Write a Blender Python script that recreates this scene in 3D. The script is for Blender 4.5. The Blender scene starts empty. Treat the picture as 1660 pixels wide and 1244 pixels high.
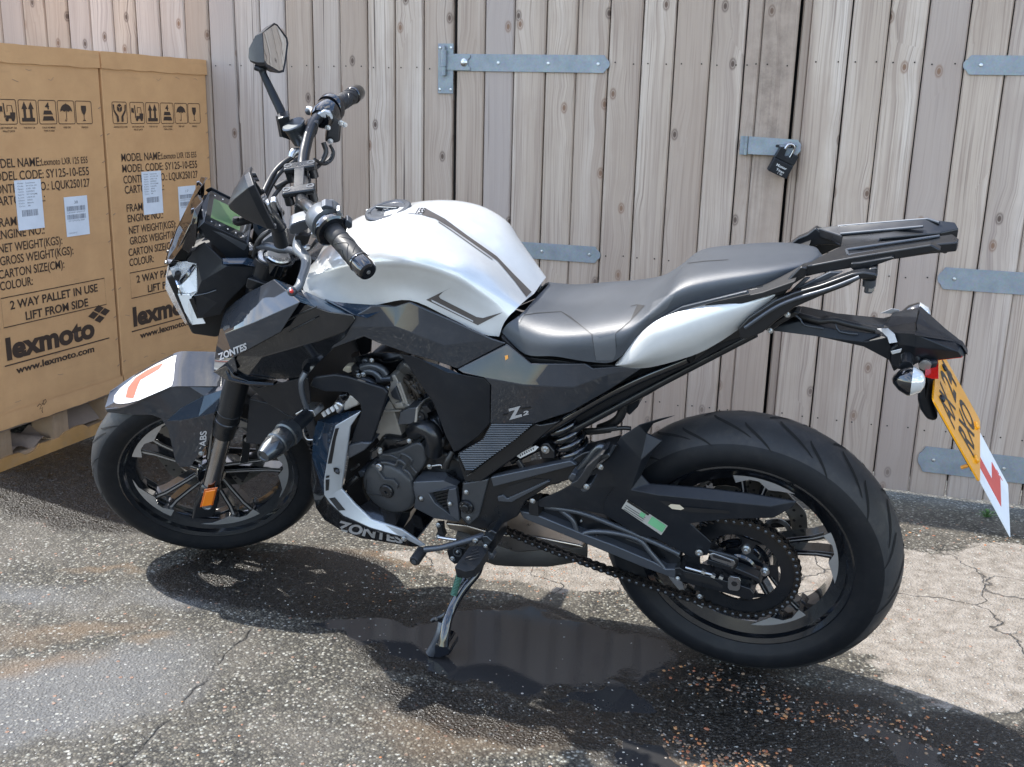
import bpy, bmesh, math, random
from mathutils import Vector, Matrix
from mathutils.bvhtree import BVHTree
random.seed(7)
R = math.radians
SC = bpy.context.scene
COL = SC.collection
# ------------------------------------------------------------------ camera
FPX = 1675.736
CAMH = 1.19075
# columns of the camera orientation: right, up, back
CR3 = Matrix(((0.99965339, -0.02632681, 0.0),
              (0.00675358, 0.2564398, -0.96653661),
              (0.02544582, 0.9662016, 0.25652871)))
cam = bpy.data.cameras.new('camera')
camo = bpy.data.objects.new('camera', cam)
COL.objects.link(camo)
cam.sensor_fit = 'HORIZONTAL'
cam.sensor_width = 36.0
cam.lens = FPX / 1660.0 * 36.0
cam.clip_start = 0.05
cam.clip_end = 500
mw = CR3.to_4x4()
mw.translation = Vector((0, 0, CAMH))
camo.matrix_world = mw
SC.camera = camo
# ------------------------------------------------------------------ sun and sky
SUN_AZ, SUN_EL = 154.0, 55.0
sl = bpy.data.lights.new('sun', 'SUN')
sl.energy = 2.5
sl.angle = R(0.53)
sl.color = (1.0, 0.955, 0.88)
so = bpy.data.objects.new('sun', sl)
COL.objects.link(so)
sdir = Vector((math.cos(R(SUN_AZ)) * math.cos(R(SUN_EL)), math.sin(R(SUN_AZ)) * math.cos(R(SUN_EL)), math.sin(R(SUN_EL))))
so.rotation_euler = sdir.to_track_quat('Z', 'Y').to_euler()
w = bpy.data.worlds.new('World')
SC.world = w
w.use_nodes = True
wn, wl = w.node_tree.nodes, w.node_tree.links
wn.clear()
sky = wn.new('ShaderNodeTexSky')
sky.sky_type = 'NISHITA'
sky.sun_disc = False
sky.sun_elevation = R(SUN_EL)
sky.sun_rotation = R(90 - SUN_AZ)
sky.air_density = 1.0
sky.dust_density = 0.6
sky.ozone_density = 1.2
tc = wn.new('ShaderNodeTexCoord')
mp = wn.new('ShaderNodeMapping')
mp.inputs['Scale'].default_value = (1.4, 1.4, 3.2)
nz = wn.new('ShaderNodeTexNoise')
nz.inputs['Scale'].default_value = 1.9
nz.inputs['Detail'].default_value = 8
nz.inputs['Roughness'].default_value = 0.6
rp = wn.new('ShaderNodeValToRGB')
rp.color_ramp.elements[0].position = 0.51
rp.color_ramp.elements[1].position = 0.70
mixc = wn.new('ShaderNodeMix')
mixc.data_type = 'RGBA'
mixc.inputs[7].default_value = (8.8, 8.3, 7.6, 1)
bg = wn.new('ShaderNodeBackground')
bg.inputs['Strength'].default_value = 0.15
wo = wn.new('ShaderNodeOutputWorld')
wl.new(tc.outputs['Generated'], mp.inputs['Vector'])
wl.new(mp.outputs[0], nz.inputs['Vector'])
wl.new(nz.outputs['Fac'], rp.inputs['Fac'])
wl.new(rp.outputs['Color'], mixc.inputs[0])
wl.new(sky.outputs['Color'], mixc.inputs[6])
wl.new(mixc.outputs[2], bg.inputs['Color'])
wl.new(bg.outputs[0], wo.inputs['Surface'])
SC.view_settings.view_transform = 'Standard'
SC.view_settings.look = 'None'
SC.view_settings.exposure = 1.8
SC.view_settings.gamma = 1.0
SC.cycles.max_bounces = 8
SC.cycles.transmission_bounces = 6

# ------------------------------------------------------------------ materials
MATS = {}
class NB:
    """small node builder"""
    def __init__(s, name):
        s.m = bpy.data.materials.new(name)
        s.m.use_nodes = True
        s.t = s.m.node_tree
        s.n = s.t.nodes
        s.b = s.n['Principled BSDF']
    def new(s, typ, **kw):
        nd = s.n.new(typ)
        for k, v in kw.items():
            if k.startswith('i_'):
                nd.inputs[k[2:]].default_value = v
            else:
                setattr(nd, k, v)
        return nd
    def lk(s, a, b):
        s.t.links.new(a, b)
    def tex(s, scale=(1, 1, 1), coord='Object', loc=(0, 0, 0), rot=(0, 0, 0)):
        c = s.new('ShaderNodeTexCoord')
        m = s.new('ShaderNodeMapping')
        m.inputs['Scale'].default_value = scale
        m.inputs['Location'].default_value = loc
        m.inputs['Rotation'].default_value = rot
        s.lk(c.outputs[coord], m.inputs['Vector'])
        return m.outputs[0]
    def noise(s, vec, scale, detail=4, rough=0.5, dist=0.0):
        n = s.new('ShaderNodeTexNoise')
        n.inputs['Scale'].default_value = scale
        n.inputs['Detail'].default_value = detail
        n.inputs['Roughness'].default_value = rough
        n.inputs['Distortion'].default_value = dist
        s.lk(vec, n.inputs['Vector'])
        return n.outputs['Fac']
    def vor(s, vec, scale, feature='F1', out='Distance', rnd=1.0):
        n = s.new('ShaderNodeTexVoronoi')
        n.feature = feature
        n.inputs['Scale'].default_value = scale
        n.inputs['Randomness'].default_value = rnd
        s.lk(vec, n.inputs['Vector'])
        return n.outputs[out]
    def ramp(s, fac, *stops, interp='LINEAR'):
        r = s.new('ShaderNodeValToRGB')
        r.color_ramp.interpolation = interp
        els = r.color_ramp.elements
        while len(els) < len(stops):
            els.new(0.5)
        for e, (p, c) in zip(els, stops):
            e.position = p
            e.color = (c, c, c, 1) if isinstance(c, (int, float)) else (*c, 1)
        s.lk(fac, r.inputs['Fac'])
        return r.outputs['Color']
    def val(s, sock, v):
        if hasattr(v, 'default_value') or hasattr(v, 'is_linked'):
            s.lk(v, sock)
        else:
            sock.default_value = (*v, 1) if isinstance(v, tuple) and len(v) == 3 and sock.type == 'RGBA' else v
    def mix(s, fac, a, b, mode='MIX'):
        m = s.new('ShaderNodeMix')
        m.data_type = 'RGBA'
        m.blend_type = mode
        s.val(m.inputs[0], fac)
        s.val(m.inputs[6], a)
        s.val(m.inputs[7], b)
        return m.outputs[2]
    def math(s, op, a, b=0.0, c=0.0, clamp=False):
        m = s.new('ShaderNodeMath')
        m.operation = op
        m.use_clamp = clamp
        s.val(m.inputs[0], a)
        s.val(m.inputs[1], b)
        s.val(m.inputs[2], c)
        return m.outputs[0]
    def bump(s, h, strength=0.3, dist=0.002, normal=None):
        b = s.new('ShaderNodeBump')
        b.inputs['Strength'].default_value = strength
        b.inputs['Distance'].default_value = dist
        s.lk(h, b.inputs['Height'])
        if normal is not None:
            s.lk(normal, b.inputs['Normal'])
        return b.outputs[0]
    def set(s, **kw):
        for k, v in kw.items():
            s.val(s.b.inputs[k.replace('_', ' ')], v)
        return s

def simple(name, col, rough=0.5, metal=0.0, coat=0.0, grain=0.0, gscale=400, dirt=0.0, spec=0.5, rvar=0.12, flake=0.0, coat_rough=0.04, **kw):
    b = NB(name)
    v = b.tex()
    c = col
    n1 = b.noise(v, 7, 5, 0.6)
    dk = tuple(x * (0.86 - dirt * 0.4) for x in col)
    lt = tuple(min(1, x * 1.08 + dirt * 0.05) for x in col)
    c = b.ramp(n1, (0.3, dk), (0.7, lt))
    if flake:
        fv = b.vor(v, 1500, out='Color')
        fl = b.ramp(fv, (0.55, 0.0), (0.95, flake))
        c = b.mix(1.0, c, fl, 'ADD')
    if dirt:
        d = b.ramp(b.noise(v, 30, 8, 0.7), (0.5, 0.0), (0.75, dirt))
        c = b.mix(d, c, (0.20, 0.17, 0.14))
    r = b.ramp(b.noise(v, 22, 6, 0.65), (0.3, max(0.02, rough - rvar * 0.5)), (0.75, min(1, rough + rvar)))
    b.set(Base_Color=c, Roughness=r, Metallic=metal, Coat_Weight=coat, Coat_Roughness=coat_rough, Specular_IOR_Level=spec)
    if grain:
        b.set(Normal=b.bump(b.noise(v, gscale, 2, 0.5), grain, 0.0006))
    for k, vv in kw.items():
        b.set(**{k: vv})
    MATS[name] = b.m
    return b.m

M_white = simple('tank_silver_white', (0.58, 0.59, 0.585), 0.33, 0.32, coat=1.0, flake=0.02, rvar=0.05)
M_char = simple('charcoal_metallic', (0.028, 0.031, 0.037), 0.6, 0.0, coat=1.0, flake=0.004, coat_rough=0.02, spec=0.0, rvar=0.06, dirt=0.06)
M_charg = simple('charcoal_gloss', (0.014, 0.026, 0.044), 0.6, 0.0, coat_rough=0.02, spec=0.0, coat=1.0, rvar=0.05)
M_matte = simple('matte_black_plastic', (0.0075, 0.0095, 0.013), 0.36, spec=0.3, grain=0.25, gscale=1100, dirt=0.04)
M_satin = simple('satin_black_metal', (0.007, 0.0085, 0.011), 0.3, 0.2, coat=0.25, dirt=0.03, coat_rough=0.2)
M_sating = simple('satin_grey_metal', (0.075, 0.083, 0.096), 0.33, 0.5, dirt=0.04)
M_silver = simple('silver_cowl_paint', (0.42, 0.45, 0.48), 0.35, 0.45, coat=0.5, rvar=0.06)
M_steel = simple('brushed_steel', (0.45, 0.46, 0.47), 0.28, 1.0)
M_bolt = simple('zinc_bolt', (0.55, 0.57, 0.58), 0.3, 1.0)
M_alu = simple('cast_aluminium', (0.42, 0.40, 0.365), 0.55, 0.55, grain=0.5, gscale=600, dirt=0.25)
M_mach = simple('machined_alloy', (0.48, 0.48, 0.48), 0.4, 0.7)
M_gloss = simple('gloss_black', (0.004, 0.005, 0.007), 0.12, coat=1.0, rvar=0.05)
M_engcov = simple('engine_cover_grey', (0.040, 0.043, 0.047), 0.42, 0.15, grain=0.3, gscale=900, dirt=0.05)
M_blackdeep = simple('deep_black', (0.006, 0.006, 0.007), 0.6, rvar=0.05)
M_rubber = simple('tyre_rubber', (0.0075, 0.0085, 0.0105), 0.5, grain=0.2, gscale=900, dirt=0.04, spec=0.22)
M_tread = simple('tyre_tread', (0.026, 0.027, 0.029), 0.5, grain=0.3, gscale=700, dirt=0.12, spec=0.3)
M_rubside = simple('tyre_sidewall', (0.009, 0.010, 0.012), 0.5, grain=0.12, gscale=1200, dirt=0.05)
M_groove = simple('tyre_groove', (0.004, 0.004, 0.004), 0.9, rvar=0.02)
M_chrome = simple('fork_chrome', (0.42, 0.42, 0.43), 0.14, 1.0, rvar=0.05)
M_amber = simple('amber_reflector', (0.75, 0.20, 0.01), 0.15, coat=1.0, rvar=0.02)
M_amberd = simple('amber_reflector_frame', (0.50, 0.11, 0.01), 0.25, coat=1.0, rvar=0.02)
M_cable = simple('cable_rubber', (0.012, 0.012, 0.013), 0.42, rvar=0.06)
M_chain = simple('oiled_chain_steel', (0.055, 0.050, 0.046), 0.28, 0.85, dirt=0.1)
M_disc = simple('brake_disc_steel', (0.24, 0.24, 0.23), 0.33, 1.0)
M_exh = simple('exhaust_steel', (0.45, 0.40, 0.34), 0.3, 1.0, dirt=0.15)
M_muff = simple('silencer_grey', (0.08, 0.078, 0.075), 0.5, 0.5, dirt=0.1)
M_decal = simple('decal_silver', (0.48, 0.48, 0.49), 0.35, 0.2, rvar=0.03)
M_decdark = simple('decal_dark_grey', (0.075, 0.065, 0.06), 0.4, 0.2, coat=0.6, rvar=0.03)
M_decwhite = simple('decal_white', (0.62, 0.62, 0.61), 0.3, coat=0.5, rvar=0.03)
M_decpink = simple('decal_faded_red', (0.60, 0.10, 0.055), 0.35, coat=0.4, rvar=0.03)
M_decred = simple('decal_red', (0.62, 0.035, 0.03), 0.35, coat=0.4, rvar=0.03)
M_yellow = simple('plate_yellow', (0.80, 0.34, 0.006), 0.3, coat=0.4, rvar=0.03)
M_ink = simple('plate_black_ink', (0.012, 0.011, 0.010), 0.4, rvar=0.03)
M_platewhite = simple('plate_white', (0.74, 0.77, 0.78), 0.35, rvar=0.03)
M_red = simple('lamp_red', (0.5, 0.012, 0.008), 0.15, coat=1.0, rvar=0.03)
M_mirror = simple('mirror_glass', (0.85, 0.86, 0.87), 0.01, 1.0, rvar=0.0)
M_seat2 = simple('seat_ribbed_vinyl', (0.075, 0.080, 0.086), 0.4, rvar=0.05, grain=0.6, gscale=700)
M_brown = simple('rubber_brown', (0.05, 0.04, 0.03), 0.6)
M_bobbin = simple('gunmetal_anodised', (0.09, 0.10, 0.11), 0.3, 0.85)
M_switch = simple('switchgear_sunlit_grey', (0.10, 0.11, 0.12), 0.36, 0.2, grain=0.2)  # lighter grey: the sun's brightening is put into the colour
M_spring = simple('green_spring', (0.05, 0.14, 0.10), 0.4, 0.3)
M_orange = simple('orange_plastic', (0.75, 0.30, 0.03), 0.35, rvar=0.05)
M_sticker = simple('sticker_silver', (0.45, 0.45, 0.42), 0.4, 0.3, rvar=0.04)
M_stgreen = simple('sticker_green', (0.16, 0.42, 0.22), 0.4, rvar=0.04)
M_display = simple('display_glass', (0.012, 0.014, 0.016), 0.06, coat=1.0, rvar=0.01)
M_lcd = simple('lcd_green', (0.085, 0.15, 0.07), 0.12, coat=0.6, rvar=0.01)
M_foil = simple('cream_foam', (0.55, 0.48, 0.36), 0.7)

b = NB('seat_vinyl')
v = b.tex()
b.set(Base_Color=b.ramp(b.noise(v, 12, 5, 0.6), (0.3, (0.022, 0.028, 0.036)), (0.7, (0.032, 0.039, 0.049))),
      Roughness=0.46, Specular_IOR_Level=0.7, Coat_Weight=0.12, Coat_Roughness=0.3,
      Normal=b.bump(b.vor(v, 900), 0.45, 0.0006))
M_seat = b.m

def glass(name, col, rough=0.02, ior=1.45, alpha=0.35):
    b = NB(name)
    b.set(Base_Color=col, Roughness=rough, IOR=ior, Alpha=alpha, Coat_Weight=1.0, Coat_Roughness=0.02)
    return b.m
M_smoke = glass('smoked_screen', (0.008, 0.006, 0.006), alpha=0.96)
M_smoke.node_tree.nodes['Principled BSDF'].inputs['Coat Weight'].default_value = 0.3
M_clear = glass('clear_lens', (0.9, 0.92, 0.93), alpha=0.30)
M_drl = simple('running_light_white', (0.72, 0.76, 0.78), 0.25, coat=0.6, rvar=0.03)
M_lens = simple('indicator_lens', (0.62, 0.63, 0.62), 0.08, 0.3, coat=1.0, rvar=0.02)
M_reflector = simple('lamp_reflector', (0.8, 0.82, 0.84), 0.1, 1.0, rvar=0.05)

# ------------------------------------------------------------------ mesh helpers
def tag(o, label=None, cat=None, group=None, kind=None):
    if label: o['label'] = label
    if cat: o['category'] = cat
    if group: o['group'] = group
    if kind: o['kind'] = kind
    return o
def empty(name, loc=(0, 0, 0), rot=None):
    o = bpy.data.objects.new(name, None)
    o.empty_display_size = 0.1
    COL.objects.link(o)
    o.location = loc
    if rot is not None:
        o.rotation_euler = rot
    return o
def link(name, me, mat=None, parent=None):
    o = bpy.data.objects.new(name, me)
    COL.objects.link(o)
    if mat is not None:
        for m in (mat if isinstance(mat, (list, tuple)) else [mat]):
            me.materials.append(m)
    if parent is not None:
        o.parent = parent
    return o
def smooth_by_angle(me, ang=35):
    bm = bmesh.new()
    bm.from_mesh(me)
    a = R(ang)
    for f in bm.faces:
        f.smooth = True
    for e in bm.edges:
        if len(e.link_faces) == 2:
            e.smooth = e.calc_face_angle(0) < a
        else:
            e.smooth = False
    bm.to_mesh(me)
    bm.free()
class G:
    """geometry buffer with material indices"""
    def __init__(s):
        s.v, s.f, s.mi = [], [], []
    def add(s, vs, fs, mi=0):
        o = len(s.v)
        s.v += [Vector(p) for p in vs]
        s.f += [tuple(i + o for i in f) for f in fs]
        s.mi += [mi] * len(fs)
        return s
    def box(s, c, d, mi=0, rot=None):
        c = Vector(c)
        vs = []
        for x in (-.5, .5):
            for y in (-.5, .5):
                for z in (-.5, .5):
                    q = Vector((x * d[0], y * d[1], z * d[2]))
                    if rot is not None:
                        q = rot @ q
                    vs.append(c + q)
        return s.add(vs, [(0, 1, 3, 2), (4, 6, 7, 5), (0, 4, 5, 1), (2, 3, 7, 6), (0, 2, 6, 4), (1, 5, 7, 3)], mi)
    def tube(s, pts, r, n=12, mi=0, cap=True, flat=1.0):
        pts = [Vector(p) for p in pts]
        m = len(pts)
        rr = r if isinstance(r, (list, tuple)) else [r] * m
        t0 = (pts[1] - pts[0]).normalized()
        up = Vector((0, 0, 1)) if abs(t0.z) < 0.9 else Vector((0, 1, 0))
        nx = t0.cross(up).normalized()
        vs = []
        for i in range(m):
            a = pts[max(i - 1, 0)]
            c = pts[min(i + 1, m - 1)]
            t = (c - a)
            t = t.normalized() if t.length > 1e-9 else t0
            nx = (nx - t * nx.dot(t))
            nx = nx.normalized() if nx.length > 1e-9 else t.orthogonal().normalized()
            ny = t.cross(nx)
            for k in range(n):
                an = 2 * math.pi * k / n
                vs.append(pts[i] + nx * (rr[i] * math.cos(an)) + ny * (rr[i] * flat * math.sin(an)))
        fs = []
        for i in range(m - 1):
            for k in range(n):
                k2 = (k + 1) % n
                fs.append((i * n + k, i * n + k2, (i + 1) * n + k2, (i + 1) * n + k))
        if cap:
            fs.append(tuple(range(n))[::-1])
            fs.append(tuple((m - 1) * n + k for k in range(n)))
        return s.add(vs, fs, mi)
    def lathe(s, c, axis, prof, n=48, mi=0, a0=0, a1=360):
        """prof: list of (along axis, radius)"""
        c = Vector(c)
        ax = Vector(axis).normalized()
        e1 = ax.orthogonal().normalized()
        e2 = ax.cross(e1)
        full = abs(a1 - a0) >= 359.9
        steps = n if full else n + 1
        vs = []
        for (h, r) in prof:
            for k in range(steps):
                an = R(a0 + (a1 - a0) * k / n)
                vs.append(c + ax * h + e1 * (r * math.cos(an)) + e2 * (r * math.sin(an)))
        fs = []
        for i in range(len(prof) - 1):
            for k in range(n):
                k2 = (k + 1) % steps
                fs.append((i * steps + k, i * steps + k2, (i + 1) * steps + k2, (i + 1) * steps + k))
        return s.add(vs, fs, mi)
    def sphere(s, c, r, n=10, mi=0, sc=(1, 1, 1)):
        prof = []
        vs = []
        m = n // 2
        c = Vector(c)
        for i in range(m + 1):
            th = math.pi * i / m
            for k in range(n):
                ph = 2 * math.pi * k / n
                vs.append(c + Vector((r * sc[0] * math.sin(th) * math.cos(ph), r * sc[1] * math.sin(th) * math.sin(ph), r * sc[2] * math.cos(th))))
        fs = []
        for i in range(m):
            for k in range(n):
                k2 = (k + 1) % n
                fs.append((i * n + k, (i + 1) * n + k, (i + 1) * n + k2, i * n + k2))
        return s.add(vs, fs, mi)
    def mesh(s, name, clean=True):
        me = bpy.data.meshes.new(name)
        me.from_pydata([tuple(p) for p in s.v], [], s.f)
        for p, m in zip(me.polygons, s.mi):
            p.material_index = m
        if clean:
            bm = bmesh.new()
            bm.from_mesh(me)
            bmesh.ops.remove_doubles(bm, verts=bm.verts, dist=1e-6)
            bmesh.ops.dissolve_degenerate(bm, edges=bm.edges, dist=1e-7)
            bmesh.ops.recalc_face_normals(bm, faces=bm.faces)
            bm.to_mesh(me)
            bm.free()
        return me
    def build(s, name, mat, parent=None, ang=35, bevel=0, seg=2):
        me = s.mesh(name)
        o = link(name, me, mat, parent)
        if bevel:
            md = o.modifiers.new('bevel', 'BEVEL')
            md.width = bevel
            md.segments = seg
            md.limit_method = 'ANGLE'
            md.angle_limit = R(28)
            md.harden_normals = True
        smooth_by_angle(me, ang)
        return o
def catmull(pts, k=6, closed=False):
    pts = [Vector(p) for p in pts]
    if len(pts) < 3:
        return pts
    out = []
    n = len(pts)
    rng = range(n if closed else n - 1)
    for i in rng:
        if closed:
            p0, p1, p2, p3 = (pts[(i + j) % n] for j in (-1, 0, 1, 2))
        else:
            p1, p2 = pts[i], pts[i + 1]
            p0 = pts[i - 1] if i else p1 * 2 - p2
            p3 = pts[i + 2] if i + 2 < n else p2 * 2 - p1
        for j in range(k):
            t = j / k
            out.append(0.5 * ((2 * p1) + (p2 - p0) * t + (2 * p0 - 5 * p1 + 4 * p2 - p3) * t * t + (3 * p1 - p0 - 3 * p2 + p3) * t ** 3))
    if not closed:
        out.append(pts[-1])
    return out
# ------------------------------------------------------------------ text
def text_mesh(txt, size, bold=0.0, sx=1.0, align='LEFT', shear=0.0, extrude=0.0, spacing=1.0):
    cu = bpy.data.curves.new('t', 'FONT')
    cu.body = txt
    cu.size = size
    cu.offset = bold
    cu.extrude = extrude
    cu.shear = shear
    cu.align_x = align
    cu.space_character = spacing
    cu.resolution_u = 4
    o = bpy.data.objects.new('t', cu)
    COL.objects.link(o)
    dg = bpy.context.evaluated_depsgraph_get()
    dg.update()
    me = bpy.data.meshes.new_from_object(o.evaluated_get(dg))
    bpy.data.objects.remove(o)
    bpy.data.curves.remove(cu)
    for vv in me.vertices:
        vv.co.x *= sx
    return me
def tri2d(me, maxlen=None):
    """text mesh -> (verts2d, faces), optionally subdivided"""
    bm = bmesh.new()
    bm.from_mesh(me)
    bmesh.ops.triangulate(bm, faces=bm.faces)
    if maxlen:
        for _ in range(4):
            es = [e for e in bm.edges if e.calc_length() > maxlen]
            if not es: break
            bmesh.ops.subdivide_edges(bm, edges=es, cuts=1)
            bmesh.ops.triangulate(bm, faces=bm.faces)
    vs = [(q.co.x, q.co.y) for q in bm.verts]
    bm.verts.index_update()
    fs = [tuple(q.index for q in f.verts) for f in bm.faces]
    bm.free()
    return vs, fs

# ------------------------------------------------------------------ survey of the place (metres, world axes)
CAMP = Vector((0, 0, CAMH))
def ray(x, y):
    return CR3 @ Vector((x - 830.0, 622.0 - y, -FPX))
def on_plane(x, y, p, n):
    d = ray(x, y)
    return CAMP + d * ((p - CAMP).dot(n) / d.dot(n))
def gp(x, y, z=0.0):
    return on_plane(x, y, Vector((0, 0, z)), Vector((0, 0, 1)))
# fence line
FY = R(-18.37)
FU = Vector((math.cos(FY), math.sin(FY), 0))
FN = Vector((-math.sin(FY), math.cos(FY), 0))          # away from the yard
FD = 3.545
F0 = FN * FD
def fs(x, y=100):
    return (on_plane(x, y, F0, FN) - F0).dot(FU)
def fz(x, y):
    return on_plane(x, y, F0, FN).z
# carton face line
BYAW = R(70)
BU = Vector((math.cos(BYAW), math.sin(BYAW), 0))
BN = Vector((math.sin(BYAW), -math.cos(BYAW), 0))      # out of the printed face
BA = Vector((-1.66653, 3.18230, 0)) * 0.96
def sstep(a, b, t):
    t = max(0, min(1, (t - a) / (b - a)))
    return t * t * (3 - 2 * t)
def gz(x, y):
    p = Vector((x, y, 0))
    rise = 0.045 * sstep(0.62, 0.02, (p - BA).dot(BN)) * sstep(3.9, 2.0, abs((p - BA).dot(BU) - 0.5))
    d = p.dot(FN)
    fall = -0.045 * sstep(2.75, FD, d)
    far = sstep(-0.2, -0.9, x)
    return rise + fall * (1 - far) + 0.0015 * math.sin(x * 3.1 + y * 1.7)

# ------------------------------------------------------------------ ground
def blob(b, vec, cx, cy, rx, ry, rot=0.0, edge=0.35):
    """soft elliptical mask on distorted world coordinates"""
    m = b.new('ShaderNodeMapping')
    m.vector_type = 'TEXTURE'
    m.inputs['Location'].default_value = (cx, cy, 0)
    m.inputs['Rotation'].default_value = (0, 0, rot)
    m.inputs['Scale'].default_value = (rx, ry, 1)
    b.lk(vec, m.inputs['Vector'])
    l = b.new('ShaderNodeVectorMath', operation='LENGTH')
    b.lk(m.outputs[0], l.inputs[0])
    return b.ramp(l.outputs['Value'], (max(0.0, 1 - edge), 1.0), (1.0, 0.0))

b = NB('yard_ground')
c = b.new('ShaderNodeTexCoord').outputs['Object']
sep = b.new('ShaderNodeSeparateXYZ')
b.lk(c, sep.inputs[0])
flat = b.new('ShaderNodeCombineXYZ')
b.lk(sep.outputs[0], flat.inputs[0])
b.lk(sep.outputs[1], flat.inputs[1])
flat = flat.outputs[0]
nd = b.new('ShaderNodeTexNoise')
nd.inputs['Scale'].default_value = 5
nd.inputs['Detail'].default_value = 6
b.lk(flat, nd.inputs['Vector'])
off = b.new('ShaderNodeVectorMath', operation='MULTIPLY_ADD')
b.lk(nd.outputs['Color'], off.inputs[0])
off.inputs[1].default_value = (0.30, 0.30, 0)
sub = b.new('ShaderNodeVectorMath', operation='SUBTRACT')
b.lk(flat, sub.inputs[0])
sub.inputs[1].default_value = (0.11, 0.11, 0)
b.lk(sub.outputs[0], off.inputs[2])
wob = off.outputs[0]
def gpx(x, y):
    q = gp(x, y)
    return q.x, q.y
def bl(x, y, rx, ry, rot=0.0, edge=0.35):
    q = gp(x, y)
    return blob(b, wob, q.x, q.y, rx, ry, rot, edge)
def mx(*a):
    r = a[0]
    for q in a[1:]:
        r = b.math('MAXIMUM', r, q)
    return r
# wet film / puddles; damp also widened to darken the bike's cast shadow
pud = mx(bl(880, 1035, 0.38, 0.21, R(-12), 0.30), bl(1100, 1215, 0.07, 0.05, 0, 0.25), bl(650, 1000, 0.16, 0.07, R(-10), 0.3),
         bl(1010, 1120, 0.10, 0.04, 0, 0.3), bl(1480, 1190, 0.10, 0.03, R(-20), 0.4))
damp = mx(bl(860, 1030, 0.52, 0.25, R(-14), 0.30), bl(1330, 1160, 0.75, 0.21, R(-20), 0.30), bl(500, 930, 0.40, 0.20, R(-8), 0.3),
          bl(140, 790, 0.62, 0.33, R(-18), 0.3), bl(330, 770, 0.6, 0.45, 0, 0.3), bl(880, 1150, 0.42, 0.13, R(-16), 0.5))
dry = mx(bl(1500, 960, 0.75, 0.42, R(-18), 0.35), bl(2300, 1010, 1.3, 0.5, R(-18), 0.3), bl(850, 915, 0.42, 0.10, R(-14), 0.5), bl(1150, 900, 0.8, 0.3, R(-15), 0.4), bl(1650, 1080, 0.35, 0.2, 0, 0.4))
brownm = mx(bl(150, 1010, 0.24, 0.05, R(8), 0.9), bl(100, 1060, 0.16, 0.06, R(12), 0.8), bl(260, 1030, 0.08, 0.03, 0, 0.8), bl(840, 1170, 0.35, 0.12, 0, 0.8),
            bl(200, 925, 0.12, 0.03, 0, 0.8), bl(1110, 1215, 0.10, 0.07, 0, 0.5), bl(700, 900, 0.5, 0.06, 0, 0.8))
smoothm = mx(bl(60, 1130, 0.46, 0.20, R(32), 0.35), bl(320, 960, 0.20, 0.08, R(-8), 0.8), bl(60, 960, 0.3, 0.08, 0, 0.8))
# aggregate: two sizes of chippings
vb = b.new('ShaderNodeTexVoronoi')
vb.inputs['Scale'].default_value = 150
b.lk(flat, vb.inputs['Vector'])
chipv = b.new('ShaderNodeSeparateColor')
b.lk(vb.outputs['Color'], chipv.inputs[0])
chip_col = b.ramp(chipv.outputs[0], (0.0, (0.022, 0.020, 0.015)), (0.35, (0.052, 0.047, 0.035)), (0.62, (0.095, 0.086, 0.064)), (0.85, (0.160, 0.146, 0.112)), (0.98, (0.30, 0.295, 0.255)))
gap = b.ramp(vb.outputs['Distance'], (0.30, 1.0), (0.62, 0.30))
chip_col = b.mix(1.0, chip_col, gap, 'MULTIPLY')
vb2 = b.new('ShaderNodeTexVoronoi')
vb2.inputs['Scale'].default_value = 78
b.lk(flat, vb2.inputs['Vector'])
c2 = b.new('ShaderNodeSeparateColor')
b.lk(vb2.outputs['Color'], c2.inputs[0])
big = b.math('MULTIPLY', b.ramp(vb2.outputs['Distance'], (0.26, 1.0), (0.36, 0.0)), b.ramp(c2.outputs[1], (0.78, 0.0), (0.82, 1.0)))
bigcol = b.ramp(c2.outputs[2], (0.0, (0.36, 0.36, 0.32)), (0.5, (0.30, 0.24, 0.19)), (0.85, (0.36, 0.35, 0.32)), (0.97, (0.30, 0.16, 0.10)))
n1 = b.noise(flat, 3.2, 8, 0.62)
n2 = b.noise(flat, 26, 8, 0.72)
n3 = b.noise(flat, 240, 4, 0.7)
fines = b.ramp(n2, (0.30, (0.062, 0.054, 0.042)), (0.70, (0.115, 0.10, 0.08)))
fines = b.mix(b.ramp(n3, (0.35, 0.0), (0.7, 0.45)), fines, (0.20, 0.185, 0.16))
tanc = b.ramp(n2, (0.28, (0.085, 0.07, 0.055)), (0.42, (0.165, 0.145, 0.12)), (0.58, (0.25, 0.225, 0.195)), (0.78, (0.33, 0.305, 0.27)))
tanc = b.mix(b.ramp(n3, (0.3, 0.45), (0.5, 0.0)), tanc, (0.16, 0.125, 0.10))
col = b.mix(b.ramp(n1, (0.44, 0.0), (0.64, 0.55)), chip_col, fines)
col = b.mix(b.math('MULTIPLY', smoothm, 0.6), col, b.mix(b.ramp(n3, (0.4, 0.0), (0.7, 0.8)), (0.085, 0.085, 0.085), (0.19, 0.195, 0.20)))
col = b.mix(b.math('MULTIPLY', brownm, 0.62), col, b.ramp(n3, (0.3, (0.075, 0.045, 0.022)), (0.7, (0.17, 0.115, 0.065))))
# crossfade with ragged edge
drym = b.ramp(b.math('ADD', dry, b.math('MULTIPLY', b.math('SUBTRACT', n2, 0.5), 1.1)), (0.40, 0.0), (0.56, 1.0))
col = b.mix(drym, col, tanc)
col = b.mix(b.math('MULTIPLY', b.math('MULTIPLY', big, 0.7), b.math('SUBTRACT', 1.0, pud)), col, bigcol)
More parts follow.
